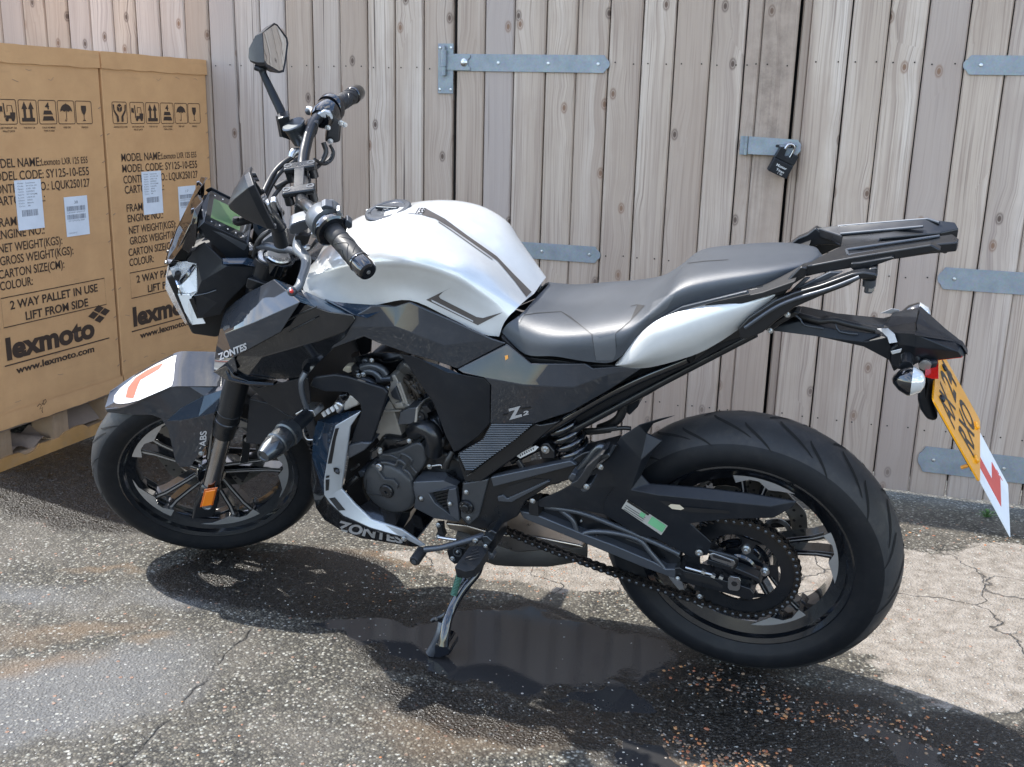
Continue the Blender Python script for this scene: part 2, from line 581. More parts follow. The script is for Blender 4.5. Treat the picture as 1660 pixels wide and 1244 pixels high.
# cracks
cv = b.new('ShaderNodeTexVoronoi', feature='DISTANCE_TO_EDGE')
cv.inputs['Scale'].default_value = 2.8
b.lk(wob, cv.inputs['Vector'])
crk = b.ramp(cv.outputs['Distance'], (0.0, 1.0), (0.011, 0.0))
crk = b.math('MULTIPLY', crk, b.math('MULTIPLY', b.ramp(b.noise(flat, 1.3, 2), (0.47, 0.0), (0.53, 1.0)), b.ramp(dry, (0.1, 0.12), (0.6, 1.0))))
# the long joint between the two pours, lower left
ja, jb_ = gp(420, 1010), gp(150, 1300)
jd = (jb_ - ja)
jm = b.new('ShaderNodeMapping')
jm.vector_type = 'TEXTURE'
jm.inputs['Location'].default_value = (ja.x, ja.y, 0)
jm.inputs['Rotation'].default_value = (0, 0, math.atan2(jd.y, jd.x))
nj = b.new('ShaderNodeTexNoise')
nj.inputs['Scale'].default_value = 14
nj.inputs['Detail'].default_value = 6
b.lk(flat, nj.inputs['Vector'])
oj = b.new('ShaderNodeVectorMath', operation='MULTIPLY_ADD')
b.lk(nj.outputs['Color'], oj.inputs[0])
oj.inputs[1].default_value = (0.05, 0.05, 0)
b.lk(flat, oj.inputs[2])
b.lk(oj.outputs[0], jm.inputs['Vector'])
js = b.new('ShaderNodeSeparateXYZ')
b.lk(jm.outputs[0], js.inputs[0])
joint = b.ramp(b.math('ABSOLUTE', b.math('ADD', js.outputs[1], -0.02)), (0.0, 1.0), (0.006, 0.0))
joint = b.math('MULTIPLY', joint, b.math('MULTIPLY', b.ramp(js.outputs[0], (0.0, 0.0), (0.02, 1.0)), b.ramp(b.noise(flat, 9, 3), (0.35, 0.1), (0.5, 1.0))))
crk = mx(crk, joint)
col = b.mix(b.math('MULTIPLY', crk, 0.85), col, (0.03, 0.026, 0.022))
# wetness, its damp part also deepening the shadow by colour
damp_shade = b.ramp(b.math('ADD', damp, b.math('MULTIPLY', b.math('SUBTRACT', n2, 0.5), 0.7)), (0.22, 0.0), (0.72, 1.0))
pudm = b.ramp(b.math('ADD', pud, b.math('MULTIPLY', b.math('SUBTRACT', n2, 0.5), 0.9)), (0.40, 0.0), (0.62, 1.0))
wet = mx(damp_shade, pudm)
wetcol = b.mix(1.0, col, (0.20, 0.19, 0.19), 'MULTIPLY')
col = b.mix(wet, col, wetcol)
col = b.mix(b.math('MULTIPLY', pudm, 0.9), col, (0.030, 0.030, 0.031))
rough = b.mix(damp_shade, b.ramp(n3, (0.3, 0.62), (0.7, 0.85)), b.ramp(n2, (0.35, 0.18), (0.65, 0.5)))
rough = b.mix(pudm, rough, (0.035, 0.035, 0.035))
# bump height of the chippings, noise and cracks
h = b.math('ADD', b.math('MULTIPLY', b.ramp(vb.outputs['Distance'], (0.0, 1.0), (0.6, 0.0)), 0.5), b.math('MULTIPLY', chipv.outputs[1], 0.35))
h = b.math('ADD', h, b.math('MULTIPLY', big, 0.7))
h = b.math('ADD', h, b.math('MULTIPLY', n2, 1.1))
h = b.math('ADD', h, b.math('MULTIPLY', n3, 0.35))
h = b.math('SUBTRACT', h, b.math('MULTIPLY', crk, 1.6))
bs = b.new('ShaderNodeBump')
bs.inputs['Distance'].default_value = 0.006
b.lk(h, bs.inputs['Height'])
b.lk(b.math('MULTIPLY', b.math('SUBTRACT', 1.0, b.math('MULTIPLY', pudm, 0.985)), 0.8), bs.inputs['Strength'])
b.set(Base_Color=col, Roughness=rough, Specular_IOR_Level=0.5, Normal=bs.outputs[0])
M_ground = b.m

g = G()
def axis_pts(a0, a1, step, lim):
    r = [a0 + step * i for i in range(int((a1 - a0) / step) + 1)]
    st, q = step, r[0]
    left = []
    while q > -lim:
        st *= 1.5
        q -= st
        left.append(q)
    st, q = step, r[-1]
    right = []
    while q < lim:
        st *= 1.5
        q += st
        right.append(q)
    return left[::-1] + r + right
xs = axis_pts(-2.6, 2.4, 0.05, 150)
ys = axis_pts(0.8, 4.6, 0.05, 150)
vs = [(x, y, gz(x, y)) for y in ys for x in xs]
nx_ = len(xs)
fs_ = [(j * nx_ + i, j * nx_ + i + 1, (j + 1) * nx_ + i + 1, (j + 1) * nx_ + i) for j in range(len(ys) - 1) for i in range(nx_ - 1)]
g.add(vs, fs_)
gme = g.mesh('ground', clean=False)
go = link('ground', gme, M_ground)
for p in gme.polygons:
    p.use_smooth = True
tag(go, kind='structure')

# loose stones and grit lying on the yard (one uncountable mass)
def pebble_mat():
    b = NB('loose_stones')
    a = b.new('ShaderNodeVertexColor', layer_name='tint')
    b.set(Base_Color=a.outputs['Color'], Roughness=0.5)
    return b.m
g = G()
tints = []
rnd = random.Random(3)
PUC = gp(880, 1035)
def stone(x, y, r, colr):
    if ((x - PUC.x) / 0.36) ** 2 + ((y - PUC.y) / 0.19) ** 2 < 1.0 and rnd.random() < 0.93: return
    n0 = len(g.f)
    z = gz(x, y)
    vs = []
    ra = rnd.uniform(0, 6.28)
    k = 6
    sx, sy, szz = r * rnd.uniform(0.7, 1.3), r * rnd.uniform(0.55, 1.0), r * rnd.uniform(0.35, 0.65)
    for lay, (rr, hh) in enumerate(((0.85, 0.0), (1.0, 0.45), (0.55, 1.0))):
        for i in range(k):
            an = 2 * math.pi * i / k + ra + lay * 0.3
            q = rr * rnd.uniform(0.85, 1.12)
            xx, yy = q * math.cos(an) * sx, q * math.sin(an) * sy
            vs.append((x + xx * math.cos(ra) - yy * math.sin(ra), y + xx * math.sin(ra) + yy * math.cos(ra), z - 0.0004 + hh * szz))
    fs = [(i, (i + 1) % k, k + (i + 1) % k, k + i) for i in range(k)] + [(k + i, k + (i + 1) % k, 2 * k + (i + 1) % k, 2 * k + i) for i in range(k)] + [tuple(2 * k + i for i in range(k))]
    g.add(vs, fs)
    tints.extend([colr] * len(fs))
PALE = [(0.30, 0.30, 0.27), (0.20, 0.19, 0.17), (0.24, 0.20, 0.16), (0.14, 0.14, 0.125), (0.36, 0.34, 0.31)]
ORNG = [(0.32, 0.12, 0.045), (0.24, 0.085, 0.04), (0.34, 0.17, 0.07), (0.18, 0.10, 0.055), (0.22, 0.15, 0.095), (0.12, 0.10, 0.08), (0.10, 0.08, 0.06)]
for _ in range(2600):
    q = gp(rnd.uniform(-40, 1700), rnd.uniform(860, 1260))
    stone(q.x, q.y, rnd.uniform(0.0012, 0.0030), rnd.choice(PALE if rnd.random() < 0.93 else ORNG))
for _ in range(1500):
    q = gp(rnd.uniform(600, 1240), rnd.triangular(850, 1010, 890))
    stone(q.x, q.y, rnd.uniform(0.0014, 0.0036), rnd.choice(PALE + ORNG))
def band(pts, n, spread, r0, r1, pal):
    for _ in range(n):
        i = rnd.randrange(len(pts) - 1)
        t = rnd.random()
        x = pts[i][0] + (pts[i + 1][0] - pts[i][0]) * t + rnd.gauss(0, spread)
        y = pts[i][1] + (pts[i + 1][1] - pts[i][1]) * t + rnd.gauss(0, spread * 0.45)
        q = gp(x, y)
        stone(q.x, q.y, rnd.uniform(r0, r1), rnd.choice(pal))
band([(1110, 1085), (1165, 1110), (1245, 1140), (1330, 1160), (1440, 1170), (1540, 1230)], 210, 24, 0.002, 0.0052, ORNG)
band([(1085, 1190), (1130, 1215), (1160, 1240), (1250, 1225)], 170, 20, 0.002, 0.0055, ORNG)
band([(1270, 1140), (1400, 1165), (1500, 1185), (1640, 1240)], 110, 34, 0.002, 0.005, ORNG + PALE[:3])
band([(1330, 830), (1500, 850), (1660, 870)], 130, 20, 0.002, 0.005, ORNG + PALE)
me = g.mesh('loose_stones', clean=False)
ca = me.color_attributes.new('tint', 'FLOAT_COLOR', 'CORNER')
buf = []
for p, t in zip(me.polygons, tints):
    for _ in p.loop_indices:
        buf.extend((*t, 1.0))
ca.data.foreach_set('color', buf)
po = link('loose_stones', me, pebble_mat())
tag(po, 'scattered pale and orange grit lying over the wet tarmac', kind='stuff')

# ------------------------------------------------------------------ timber doors and fence
def wood_mat():
    b = NB('weathered_pine_boards')
    a = b.new('ShaderNodeVertexColor', layer_name='board')
    sc = b.new('ShaderNodeSeparateColor')
    b.lk(a.outputs['Color'], sc.inputs[0])
    tcn = b.new('ShaderNodeTexCoord')
    sp = b.new('ShaderNodeSeparateXYZ')
    b.lk(tcn.outputs['Object'], sp.inputs[0])
    cb = b.new('ShaderNodeCombineXYZ')
    b.lk(b.math('ADD', sp.outputs[0], b.math('MULTIPLY', sc.outputs[0], 37.0)), cb.inputs[0])
    b.lk(b.math('MULTIPLY', sc.outputs[1], 11.0), cb.inputs[1])
    b.lk(b.math('ADD', sp.outputs[2], b.math('MULTIPLY', sc.outputs[1], 23.0)), cb.inputs[2])
    P = cb.outputs[0]
    def mp(s, src=None):
        m = b.new('ShaderNodeMapping')
        m.inputs['Scale'].default_value = s
        b.lk(src or P, m.inputs['Vector'])
        return m.outputs[0]
    # knots
    kv = b.new('ShaderNodeTexVoronoi')
    kv.voronoi_dimensions = '2D'
    kv.inputs['Scale'].default_value = 1
    ks = b.new('ShaderNodeSeparateXYZ')
    b.lk(P, ks.inputs[0])
    kc = b.new('ShaderNodeCombineXYZ')
    b.lk(b.math('MULTIPLY', ks.outputs[0], 7.5), kc.inputs[0])
    b.lk(b.math('MULTIPLY', ks.outputs[2], 4.4), kc.inputs[1])
    b.lk(kc.outputs[0], kv.inputs['Vector'])
    ksep = b.new('ShaderNodeSeparateColor')
    b.lk(kv.outputs['Color'], ksep.inputs[0])
    has = b.ramp(ksep.outputs[0], (0.46, 0.0), (0.48, 1.0))
    kd = kv.outputs['Distance']
    # grain, bent around the knots
    bend = b.math('MULTIPLY', b.ramp(kd, (0.0, 1.0), (0.45, 0.0)), 0.016)
    sp2 = b.new('ShaderNodeSeparateXYZ')
    b.lk(P, sp2.inputs[0])
    cb2 = b.new('ShaderNodeCombineXYZ')
    wv = b.noise(mp((2.0, 1, 1.1)), 1.0, 3, 0.5)
    b.lk(b.math('ADD', b.math('ADD', sp2.outputs[0], b.math('MULTIPLY', bend, has)), b.math('MULTIPLY', wv, 0.035)), cb2.inputs[0])
    b.lk(sp2.outputs[1], cb2.inputs[1])
    b.lk(sp2.outputs[2], cb2.inputs[2])
    Q = cb2.outputs[0]
    fine = b.noise(mp((190, 1, 2.4), Q), 1.0, 5, 0.6)
    mid = b.noise(mp((46, 1, 0.9), Q), 1.0, 4, 0.55)
    wide = b.noise(mp((9, 1, 0.55), Q), 1.0, 3, 0.5)
    w = b.new('ShaderNodeTexWave', wave_type='BANDS', bands_direction='X')
    w.inputs['Scale'].default_value = 1.0
    w.inputs['Distortion'].default_value = 1.7
    w.inputs['Detail'].default_value = 2
    w.inputs['Detail Scale'].default_value = 0.6
    b.lk(mp((24, 1, 1.1), Q), w.inputs['Vector'])
    rings = b.ramp(w.outputs['Fac'], (0.02, 1.0), (0.16, 0.0))
    base = b.ramp(wide, (0.25, (0.36, 0.285, 0.22)), (0.5, (0.50, 0.415, 0.335)), (0.75, (0.63, 0.555, 0.475)))
    base = b.mix(b.ramp(fine, (0.32, 0.8), (0.50, 0.0)), base, (0.22, 0.165, 0.135))
    base = b.mix(b.ramp(mid, (0.32, 0.50), (0.50, 0.0)), base, (0.27, 0.205, 0.165))
    base = b.mix(b.math('MULTIPLY', rings, b.ramp(wide, (0.45, 0.0), (0.62, 0.26))), base, (0.26, 0.19, 0.15))
    base = b.mix(b.ramp(b.noise(mp((5, 1, 2.5)), 1.0, 5, 0.6), (0.50, 0.0), (0.74, 0.6)), base, (0.33, 0.255, 0.20))
    # board to board variation
    base = b.mix(b.math('MULTIPLY', sc.outputs[2], 0.75), base, (0.32, 0.245, 0.19))
    base = b.mix(b.ramp(sc.outputs[1], (0.55, 0.0), (1.0, 0.32)), base, (0.47, 0.47, 0.50))
    # knots drawn
    ring = b.math('MULTIPLY', has, b.ramp(kd, (0.0, 1.0), (0.035, 0.92), (0.05, 0.25), (0.068, 0.7), (0.10, 0.0)))
    base = b.mix(ring, base, b.ramp(ksep.outputs[1], (0.3, (0.10, 0.07, 0.055)), (0.8, (0.21, 0.125, 0.08))))
    # long dark checks
    ck = b.noise(mp((75, 1, 0.8), Q), 1.0, 2, 0.4)
    base = b.mix(b.ramp(ck, (0.24, 0.95), (0.30, 0.0)), base, (0.09, 0.07, 0.06))
    # browner low: wet wood plus painted-in weaker skylight, black mould round the lock
    low = b.ramp(b.math('ADD', sp.outputs[2], b.math('MULTIPLY', wv, 0.35)), (0.0, 0.62), (1.25, 0.0))
    base = b.mix(low, base, (0.27, 0.215, 0.18))
    return b, base, sp, P, mid, fine, ring
b, base, sp, P, mid, fine, ring = wood_mat()
hs = Vector((fs(1258, 230), 0, fz(1258, 230)))
sm = b.new('ShaderNodeMapping')
sm.vector_type = 'TEXTURE'
sm.inputs['Location'].default_value = (hs.x - 0.03 - fs(740, 50), 0, hs.z + 0.16)
sm.inputs['Scale'].default_value = (0.115, 5, 0.62)
tco = b.new('ShaderNodeTexCoord')
b.lk(tco.outputs['Object'], sm.inputs['Vector'])
sl_ = b.new('ShaderNodeVectorMath', operation='LENGTH')
b.lk(sm.outputs[0], sl_.inputs[0])
st = b.math('MULTIPLY', b.ramp(sl_.outputs['Value'], (0.2, 1.0), (1.0, 0.0)), b.ramp(b.noise(P, 22, 6, 0.7), (0.40, 0.15), (0.66, 0.85)))
base = b.mix(b.math('MULTIPLY', st, 0.62), base, (0.115, 0.088, 0.07))
b.set(Base_Color=base, Roughness=0.82, Specular_IOR_Level=0.25,
      Normal=b.bump(b.math('ADD', b.math('MULTIPLY', fine, 1.0), b.math('ADD', mid, b.math('MULTIPLY', ring, -0.6))), 0.45, 0.0016))
M_wood = b.m
M_dark = simple('dark_gap', (0.02, 0.016, 0.013), 0.9)
b = NB('galvanised_steel')
v = b.tex()
sp_ = b.vor(v, 190, out='Color')
b.set(Base_Color=b.mix(0.07, b.ramp(b.noise(v, 15, 6, 0.65), (0.3, (0.195, 0.225, 0.245)), (0.72, (0.275, 0.31, 0.33))), sp_, 'OVERLAY'), Roughness=b.ramp(b.noise(v, 40, 5), (0.3, 0.42), (0.7, 0.6)), Metallic=0.35,
      Normal=b.bump(b.noise(v, 300, 3), 0.2, 0.0006))
M_galv = b.m

FROT = Matrix((FU, FN, Vector((0, 0, 1)))).transposed()   # local x along the fence, y away, z up
def fence_root(name, s, label, cat, group=None):
    e = empty(name, F0 + FU * s, (0, 0, FY))
    tag(e, label, cat, group)
    return e
def board_mesh(name, seams, s0, z0, z1, parent, y0=0.0, th=0.022, tints=None):
    """seams: list of s positions; V-jointed boards with small individual offsets"""
    g = G()
    ids = []
    r = random.Random(int(abs(s0) * 1000) + len(seams))
    for i in range(len(seams) - 1):
        a, c = seams[i] - s0, seams[i + 1] - s0
        gpv, ch = 0.0018, 0.0048
        y = y0 + r.uniform(-0.0018, 0.0018)
        wv = [r.uniform(-0.0015, 0.0015) for _ in range(2)]
        prof = [(a + gpv, y + th), (a + gpv, y + ch * 1.3), (a + gpv + ch, y + 0.0002), (a + gpv + ch + 0.008, y), (c - gpv - ch - 0.008, y), (c - gpv - ch, y + 0.0002), (c - gpv, y + ch * 1.3), (c - gpv, y + th)]
        zb = z0 + r.uniform(-0.004, 0.004)
        nz_ = 2
        zs = [zb, z1]
        vs = [(px_ + (wv[0] if j == 0 else wv[1]), py_, z) for j, z in enumerate(zs) for (px_, py_) in prof]
        n = len(prof)
        f = [(j, (j + 1) % n, n + (j + 1) % n, n + j) for j in range(n)] + [tuple(range(n))[::-1], tuple(range(n, 2 * n))]
        g.add(vs, f)
        t = (r.random(), r.random(), r.random() if not tints or i not in tints else tints[i])
        ids += [t] * len(f)
    me = g.mesh(name, clean=False)
    bm = bmesh.new(); bm.from_mesh(me); bmesh.ops.recalc_face_normals(bm, faces=bm.faces); bm.to_mesh(me); bm.free()
    ca = me.color_attributes.new('board', 'FLOAT_COLOR', 'CORNER')
    buf = []
    for p, t in zip(me.polygons, ids):
        for _ in p.loop_indices:
            buf.extend((*t, 1.0))
    ca.data.foreach_set('color', buf)
    return link(name, me, M_wood, parent)
def screw(g, s, y, z, r=0.006, mi=0):
    g.lathe((s, y, z), (0, -1, 0), [(0, r), (0.0018, r * 0.85), (0.0022, r * 0.45), (0.001, r * 0.4), (0.001, 0)], 12, mi)
def strap(parent, s_root, sa, sb, z, hgt, flip=False, cut=True, plate=None):
    """strap hinge lying on the boards from the knuckle (sa) to the rounded nub (sb)"""
    d = 1 if sb > sa else -1
    g = G()
    y = -0.0045
    h = hgt / 2
    L_ = abs(sb - sa)
    pr = [(0, -h), (L_ - 0.02, -h), (L_ - 0.014, -h * 0.75)]
    pr += [(L_ - 0.012 + 0.012 * math.cos(t), h * 0.55 * math.sin(t)) for t in [R(q) for q in range(-80, 81, 20)]]
    pr += [(L_ - 0.014, h * 0.75), (L_ - 0.02, h), (0, h)]
    n = len(pr)
    vs = [(sa - s_root + d * a, yy, z + c_) for yy in (y, -0.0008) for a, c_ in pr]
    g.add(vs, [tuple(range(n)), tuple(range(n, 2 * n))] + [(j, (j + 1) % n, n + (j + 1) % n, n + j) for j in range(n)])
    o = g.build('strap_hinge', M_galv, parent, bevel=0.0008, seg=1)
    for t in (0.30, 0.62, 0.93):
        g = G()
        screw(g, sa - s_root + d * L_ * t, y - 0.0002, z)
        g.build('screw', M_bolt, o)
    if plate:
        g = G()
        px0, px1, zb, zt = plate
        g.box(((px0 + px1) / 2 - s_root, y / 2 - 0.001, (zb + zt) / 2), (abs(px1 - px0), 0.005, zt - zb))
        q = g.build('hinge_plate', M_galv, o, bevel=0.0008, seg=1)
        for (cx_, cz_) in ((px0 + 0.008 * d, zb + 0.014), (px1 - 0.008 * d, zb + 0.014), (px0 + 0.008 * d, zt - 0.014), (px1 - 0.008 * d, zt - 0.014)):
            g = G(); screw(g, cx_ - s_root, -0.006, cz_, 0.005); g.build('screw', M_bolt, o)
        g = G()
        kx = (px0 + px1) / 2 - d * 0.004 - s_root
        g.lathe((kx, -0.014, z - 0.045), (0, 0, 1), [(0, 0), (0, 0.009), (0.03, 0.009), (0.031, 0.011), (0.085, 0.011), (0.086, 0.006), (0.1, 0.006), (0.1, 0)], 18)
        g.build('hinge_pin', M_galv, o, bevel=0)
        g = G()
        # reinforcing leaf with scalloped end and coach bolt
        ln = 0.098
        pr = [(0, -h * 0.9), (ln, -h * 0.9), (ln, -h * 0.62)] + [(ln - 0.010 * math.cos(R(t)), h * 0.55 * math.sin(R(t))) for t in range(-90, 91, 22)] + [(ln, h * 0.62), (ln, h * 0.9), (0, h * 0.9)]
        n = len(pr)
        vs = [(kx + d * a, yy, z + c_) for yy in (-0.0095, -0.0047) for a, c_ in pr]
        g.add(vs, [tuple(range(n)), tuple(range(n, 2 * n))] + [(j, (j + 1) % n, n + (j + 1) % n, n + j) for j in range(n)])
        g.build('hinge_leaf', M_galv, o, bevel=0.0008, seg=1)
        g = G()
        g.lathe((kx + d * 0.075, -0.0095, z), (0, -1, 0), [(0, 0.0135), (0.002, 0.0132), (0.005, 0.010), (0.0068, 0.005), (0.0072, 0)], 20)
        g.build('coach_bolt', M_bolt, o)
    return o
FTOP = 3.0
pitch = 0.1145
sgap = fs(737)
# fence panel left of the doors
seams = sorted([fs(x, 20) for x in (0, 36, 72, 108.5, 145, 182, 218.5, 257.6, 298, 337, 379, 419.7, 461.5, 505, 550, 595, 640, 686.7, 735)])
k0 = seams[0]
seams = [k0 - pitch * i for i in range(22, 0, -1)] + seams
ef = fence_root('timber_fence', sgap, 'grey weathered board fence behind the cartons, running up to the dark door gap', 'fence')
board_mesh('board_panel', seams, sgap, -0.05, FTOP, ef)
g = G(); g.box((-2.2, 0.03, FTOP / 2 - 0.04), (4.4, 0.01, FTOP + 0.02)); g.box((0.6, 0.075, FTOP / 2 - 0.03), (1.5, 0.012, FTOP + 0.04)); g.build('backing', M_dark, ef)  # dark sheets added behind the joints to shut out light
# left door leaf
xs_l = (740, 786, 835, 887, 938, 990.6, 1044.6, 1098.6, 1157.7, 1214, 1240, 1299)
sl0 = [fs(x, 0 if x > 800 else 50) for x in xs_l]
el = fence_root('timber_door', sl0[0], 'tall pine door leaf held by the hasp, padlock stain at its right edge', 'door')
board_mesh('board_panel', sl0, sl0[0], 0.012, FTOP, el, tints={9: 0.9, 10: 0.75, 8: 0.2, 5: 0.2})
g = G(); g.box(((sl0[-1] - sl0[0]) / 2, 0.032, FTOP / 2 + 0.02), (sl0[-1] - sl0[0] - 0.01, 0.012, FTOP - 0.06)); g.build('dark_backing', M_dark, el)  # dark sheet added behind the leaf so no light shows in gaps
hz1, hz2 = fz(860, 103), fz(900, 409)
hh = fz(860, 89) - fz(860, 117.5)
plate = (fs(711, 110), fs(735.5, 110), fz(724, 152), fz(724, 71))
strap(el, sl0[0], fs(735), fs(989), hz1, hh, plate=plate)
strap(el, sl0[0], fs(735), fs(974, 410), hz2, hh, plate=(plate[0], plate[1], hz2 - 0.09, hz2 + 0.09))
# right door leaf: a set-back rebate strip then boards
sr0 = fs(1301, 0)
xs_r = (1318, 1383.8, 1445.5, 1509, 1576.7, 1646)
sr = [fs(x, 0) for x in xs_r]
sr = sr + [sr[-1] + pitch * (i + 1) for i in range(5)]
er = fence_root('timber_door', sr0, 'right-hand pine door leaf with three galvanised straps reaching in from the right', 'door')
board_mesh('board_panel', sr, sr0, -0.022, FTOP, er)
o = board_mesh('rebate_strip', [sr0 + 0.001, sr[0] + 0.004], sr0, -0.022, FTOP, er, y0=0.016, th=0.02, tints={0: 1.0})
g = G(); g.box(((sr[-1] - sr0) / 2, 0.045, FTOP / 2), (sr[-1] - sr0, 0.012, FTOP - 0.04)); g.build('dark_backing', M_dark, er)  # same added dark sheet, blocking light behind this leaf
kx = sr[-1] + 0.02
for (ya, yb, xx, nub) in ((90, 122, 1600, 1561), (438, 474, 1600, 1519), (735, 777, 1600, 1486)):
    zt, zb = fz(xx, ya), fz(xx, yb)
    strap(er, sr0, kx, fs(nub, (ya + yb) / 2), (zt + zb) / 2, zt - zb, plate=(kx + 0.05, kx - 0.005, (zt + zb) / 2 - 0.09, (zt + zb) / 2 + 0.09))
# fence beyond the doors on the right
ef2 = fence_root('timber_fence', sr[-1] + 0.01, 'board fence carrying on past the right door leaf, outside its hinges', 'fence')
board_mesh('board_panel', [sr[-1] + 0.01 + pitch * i for i in range(18)], sr[-1] + 0.01, -0.03, FTOP, ef2)
# nail holes: part of the leaf (dark dots in rows)
def nails(parent, seams, s0, rows):
    g = G()
    r = random.Random(5)
    for z in rows:
        for i in range(len(seams) - 1):
            for t in (0.22, 0.78):
                s = seams[i] + (seams[i + 1] - seams[i]) * t - s0
                g.lathe((s, -0.0022, z + r.uniform(-0.003, 0.003)), (0, -1, 0), [(0, 0.0026), (0.0004, 0.0020), (0.0005, 0)], 8)
    g.build('nail_heads', M_dark, parent)
nails(el, sl0, sl0[0], (hz1 + 0.004, hz2, 0.19, 2.2))
nails(er, sr, sr0, (hz1 + 0.014, hz2, 0.2, 2.2))
nails(ef, seams, sgap, (hz1 - 0.02, hz2, 0.2, 2.2))
# hasp on the left leaf, padlock hanging from its staple
def fpt(x, y, yy):
    """point yy metres in front of the boards, in local (s, y, z)"""
    q = on_plane(x, y, F0 - FN * yy, FN)
    return Vector(((q - F0).dot(FU), -yy, q.z))
a, c_ = fpt(1206, 221, 0.02), fpt(1297, 253, 0.02)
g = G()
zt, zb = a.z, c_.z
w0, w1 = a.x + 0.016, c_.x
zt2, zb2 = zt, zb - 0.003
pr = [(w0, zb2 + 0.002), (w1 - 0.014, zb2), (w1, zb2 + 0.018), (w1, zt2 - 0.02), (w1 - 0.012, zt2 - 0.006), (w0, zt2)]
def slab(g, pr, y0, y1, s0, mi=0):
    n = len(pr)
    vs = [(a_ - s0, yy, b_) for yy in (y0, y1) for a_, b_ in pr]
    g.add(vs, [tuple(range(n)), tuple(range(n, 2 * n))] + [(j, (j + 1) % n, n + (j + 1) % n, n + j) for j in range(n)], mi)
slab(g, pr, -0.020, -0.017, sl0[0])
hp = g.build('hasp', M_galv, el, bevel=0.0008, seg=1)
g = G()
for (q0, q1) in ((0.0, 0.3), (0.34, 0.66), (0.7, 1.0)):
    g.lathe((a.x + 0.008 - sl0[0], -0.016, zb2 + (zt2 - zb2) * q0), (0, 0, 1), [(0, 0), (0, 0.006), ((zt2 - zb2) * (q1 - q0), 0.006), ((zt2 - zb2) * (q1 - q0), 0)], 14)
g.build('hasp_knuckle', M_galv, hp)
g = G(); g.box((a.x + 0.0 - sl0[0], -0.004, (zt2 + zb2) / 2), (0.024, 0.006, zt2 - zb2)); g.box((a.x + 0.05 - sl0[0], -0.009, (zt2 + zb2) / 2), (0.085, 0.012, (zt2 - zb2) * 0.72)); g.build('hasp_base', M_galv, hp)
sx0, sx1 = fpt(1257, 240, 0.02).x, fpt(1289, 240, 0.02).x
zc = (zt2 + zb2) / 2 + 0.002
g = G()
slab(g, [(sx0 + 0.004 + 0.004 * math.cos(R(t)) , zc + 0.0045 * math.sin(R(t))) for t in range(90, 271, 30)] + [(sx1 + 0.004 * math.cos(R(t)), zc + 0.0045 * math.sin(R(t))) for t in range(-90, 91, 30)], -0.0206, -0.0202, sl0[0])
g.build('hasp_slot', M_blackdeep, hp)
g = G()
st0 = (sx0 + sx1) / 2 - sl0[0]
g.tube(catmull([(st0 - 0.016, -0.014, zc), (st0 - 0.015, -0.030, zc), (st0, -0.036, zc), (st0 + 0.013, -0.030, zc), (st0 + 0.014, -0.014, zc)], 5), 0.0032, 10)
g.build('staple', M_galv, hp)
# padlock (its own thing)
pk = empty('padlock', F0 + FU * fpt(1270, 262, 0.035).x - FN * 0.036 + Vector((0, 0, fpt(1270, 262, 0.035).z)), (0, R(-20), 0))
pk.rotation_euler = (Matrix.Rotation(FY, 3, 'Z') @ Matrix.Rotation(R(24), 3, 'Y') @ Matrix.Rotation(R(16), 3, 'Z')).to_euler()
tag(pk, 'black square padlock hanging tilted from the door hasp', 'padlock')
pw, pd, ph = 0.068, 0.030, 0.046
g = G(); g.box((0, 0, -0.022), (pw, pd, ph)); g.build('lock_body', M_matte, pk, bevel=0.003)
g = G()
prf = [(-pw / 2, 0.002), (pw / 2, 0.002), (pw / 2, 0.034), (pw / 2 - 0.018, 0.034), (pw / 2 - 0.019, 0.018), (-pw / 2 + 0.024, 0.018), (-pw / 2 + 0.023, 0.038), (-pw / 2 + 0.002, 0.038)]
slab(g, prf, -pd / 2 + 0.001, pd / 2 - 0.001, 0)
g.build('shackle_guard', M_matte, pk, bevel=0.002)
g = G()
g.tube(catmull([(-0.014, 0, 0.02), (-0.014, 0, 0.046), (-0.009, 0, 0.056), (0.001, 0, 0.059), (0.008, 0, 0.054), (0.012, 0, 0.044), (0.012, 0, 0.02)], 5), 0.0048, 12)
g.build('shackle', M_chrome, pk)
def flat_text(parent, txt, x0, x1, z, cap, mat, name='lettering', face='xz', yoff=0.0, bold=0.0, mirror=False, rot=0.0):
    """lettering in the local xz plane, facing -y, fitted between x0 and x1"""
    me = text_mesh(txt, 1.0, bold)
    xs_ = [q.co.x for q in me.vertices]
    ca_ = text_mesh('H', 1.0, bold)
    hcap = max(q.co.y for q in ca_.vertices)
    bpy.data.meshes.remove(ca_)
    a_, b_ = min(xs_), max(xs_)
    kx_ = (x1 - x0) / (b_ - a_)
    kz_ = cap / hcap
    cr, sr_ = math.cos(rot), math.sin(rot)
    for q in me.vertices:
        x = (q.co.x - a_) * kx_
        zz = q.co.y * kz_
        q.co = (x0 + x * cr - zz * sr_, yoff, z + x * sr_ + zz * cr)
    me.name = name
    return link(name, me, mat, parent)
flat_text(pk, 'Master', -0.018, 0.018, -0.020, 0.008, M_decwhite, yoff=-pd / 2 - 0.0004, bold=0.01)
flat_text(pk, 'Titan', -0.012, 0.016, -0.033, 0.007, M_decwhite, yoff=-pd / 2 - 0.0004, bold=0.01)
flat_text(pk, '1 40', -0.002, 0.014, -0.041, 0.005, M_decwhite, yoff=-pd / 2 - 0.0004)

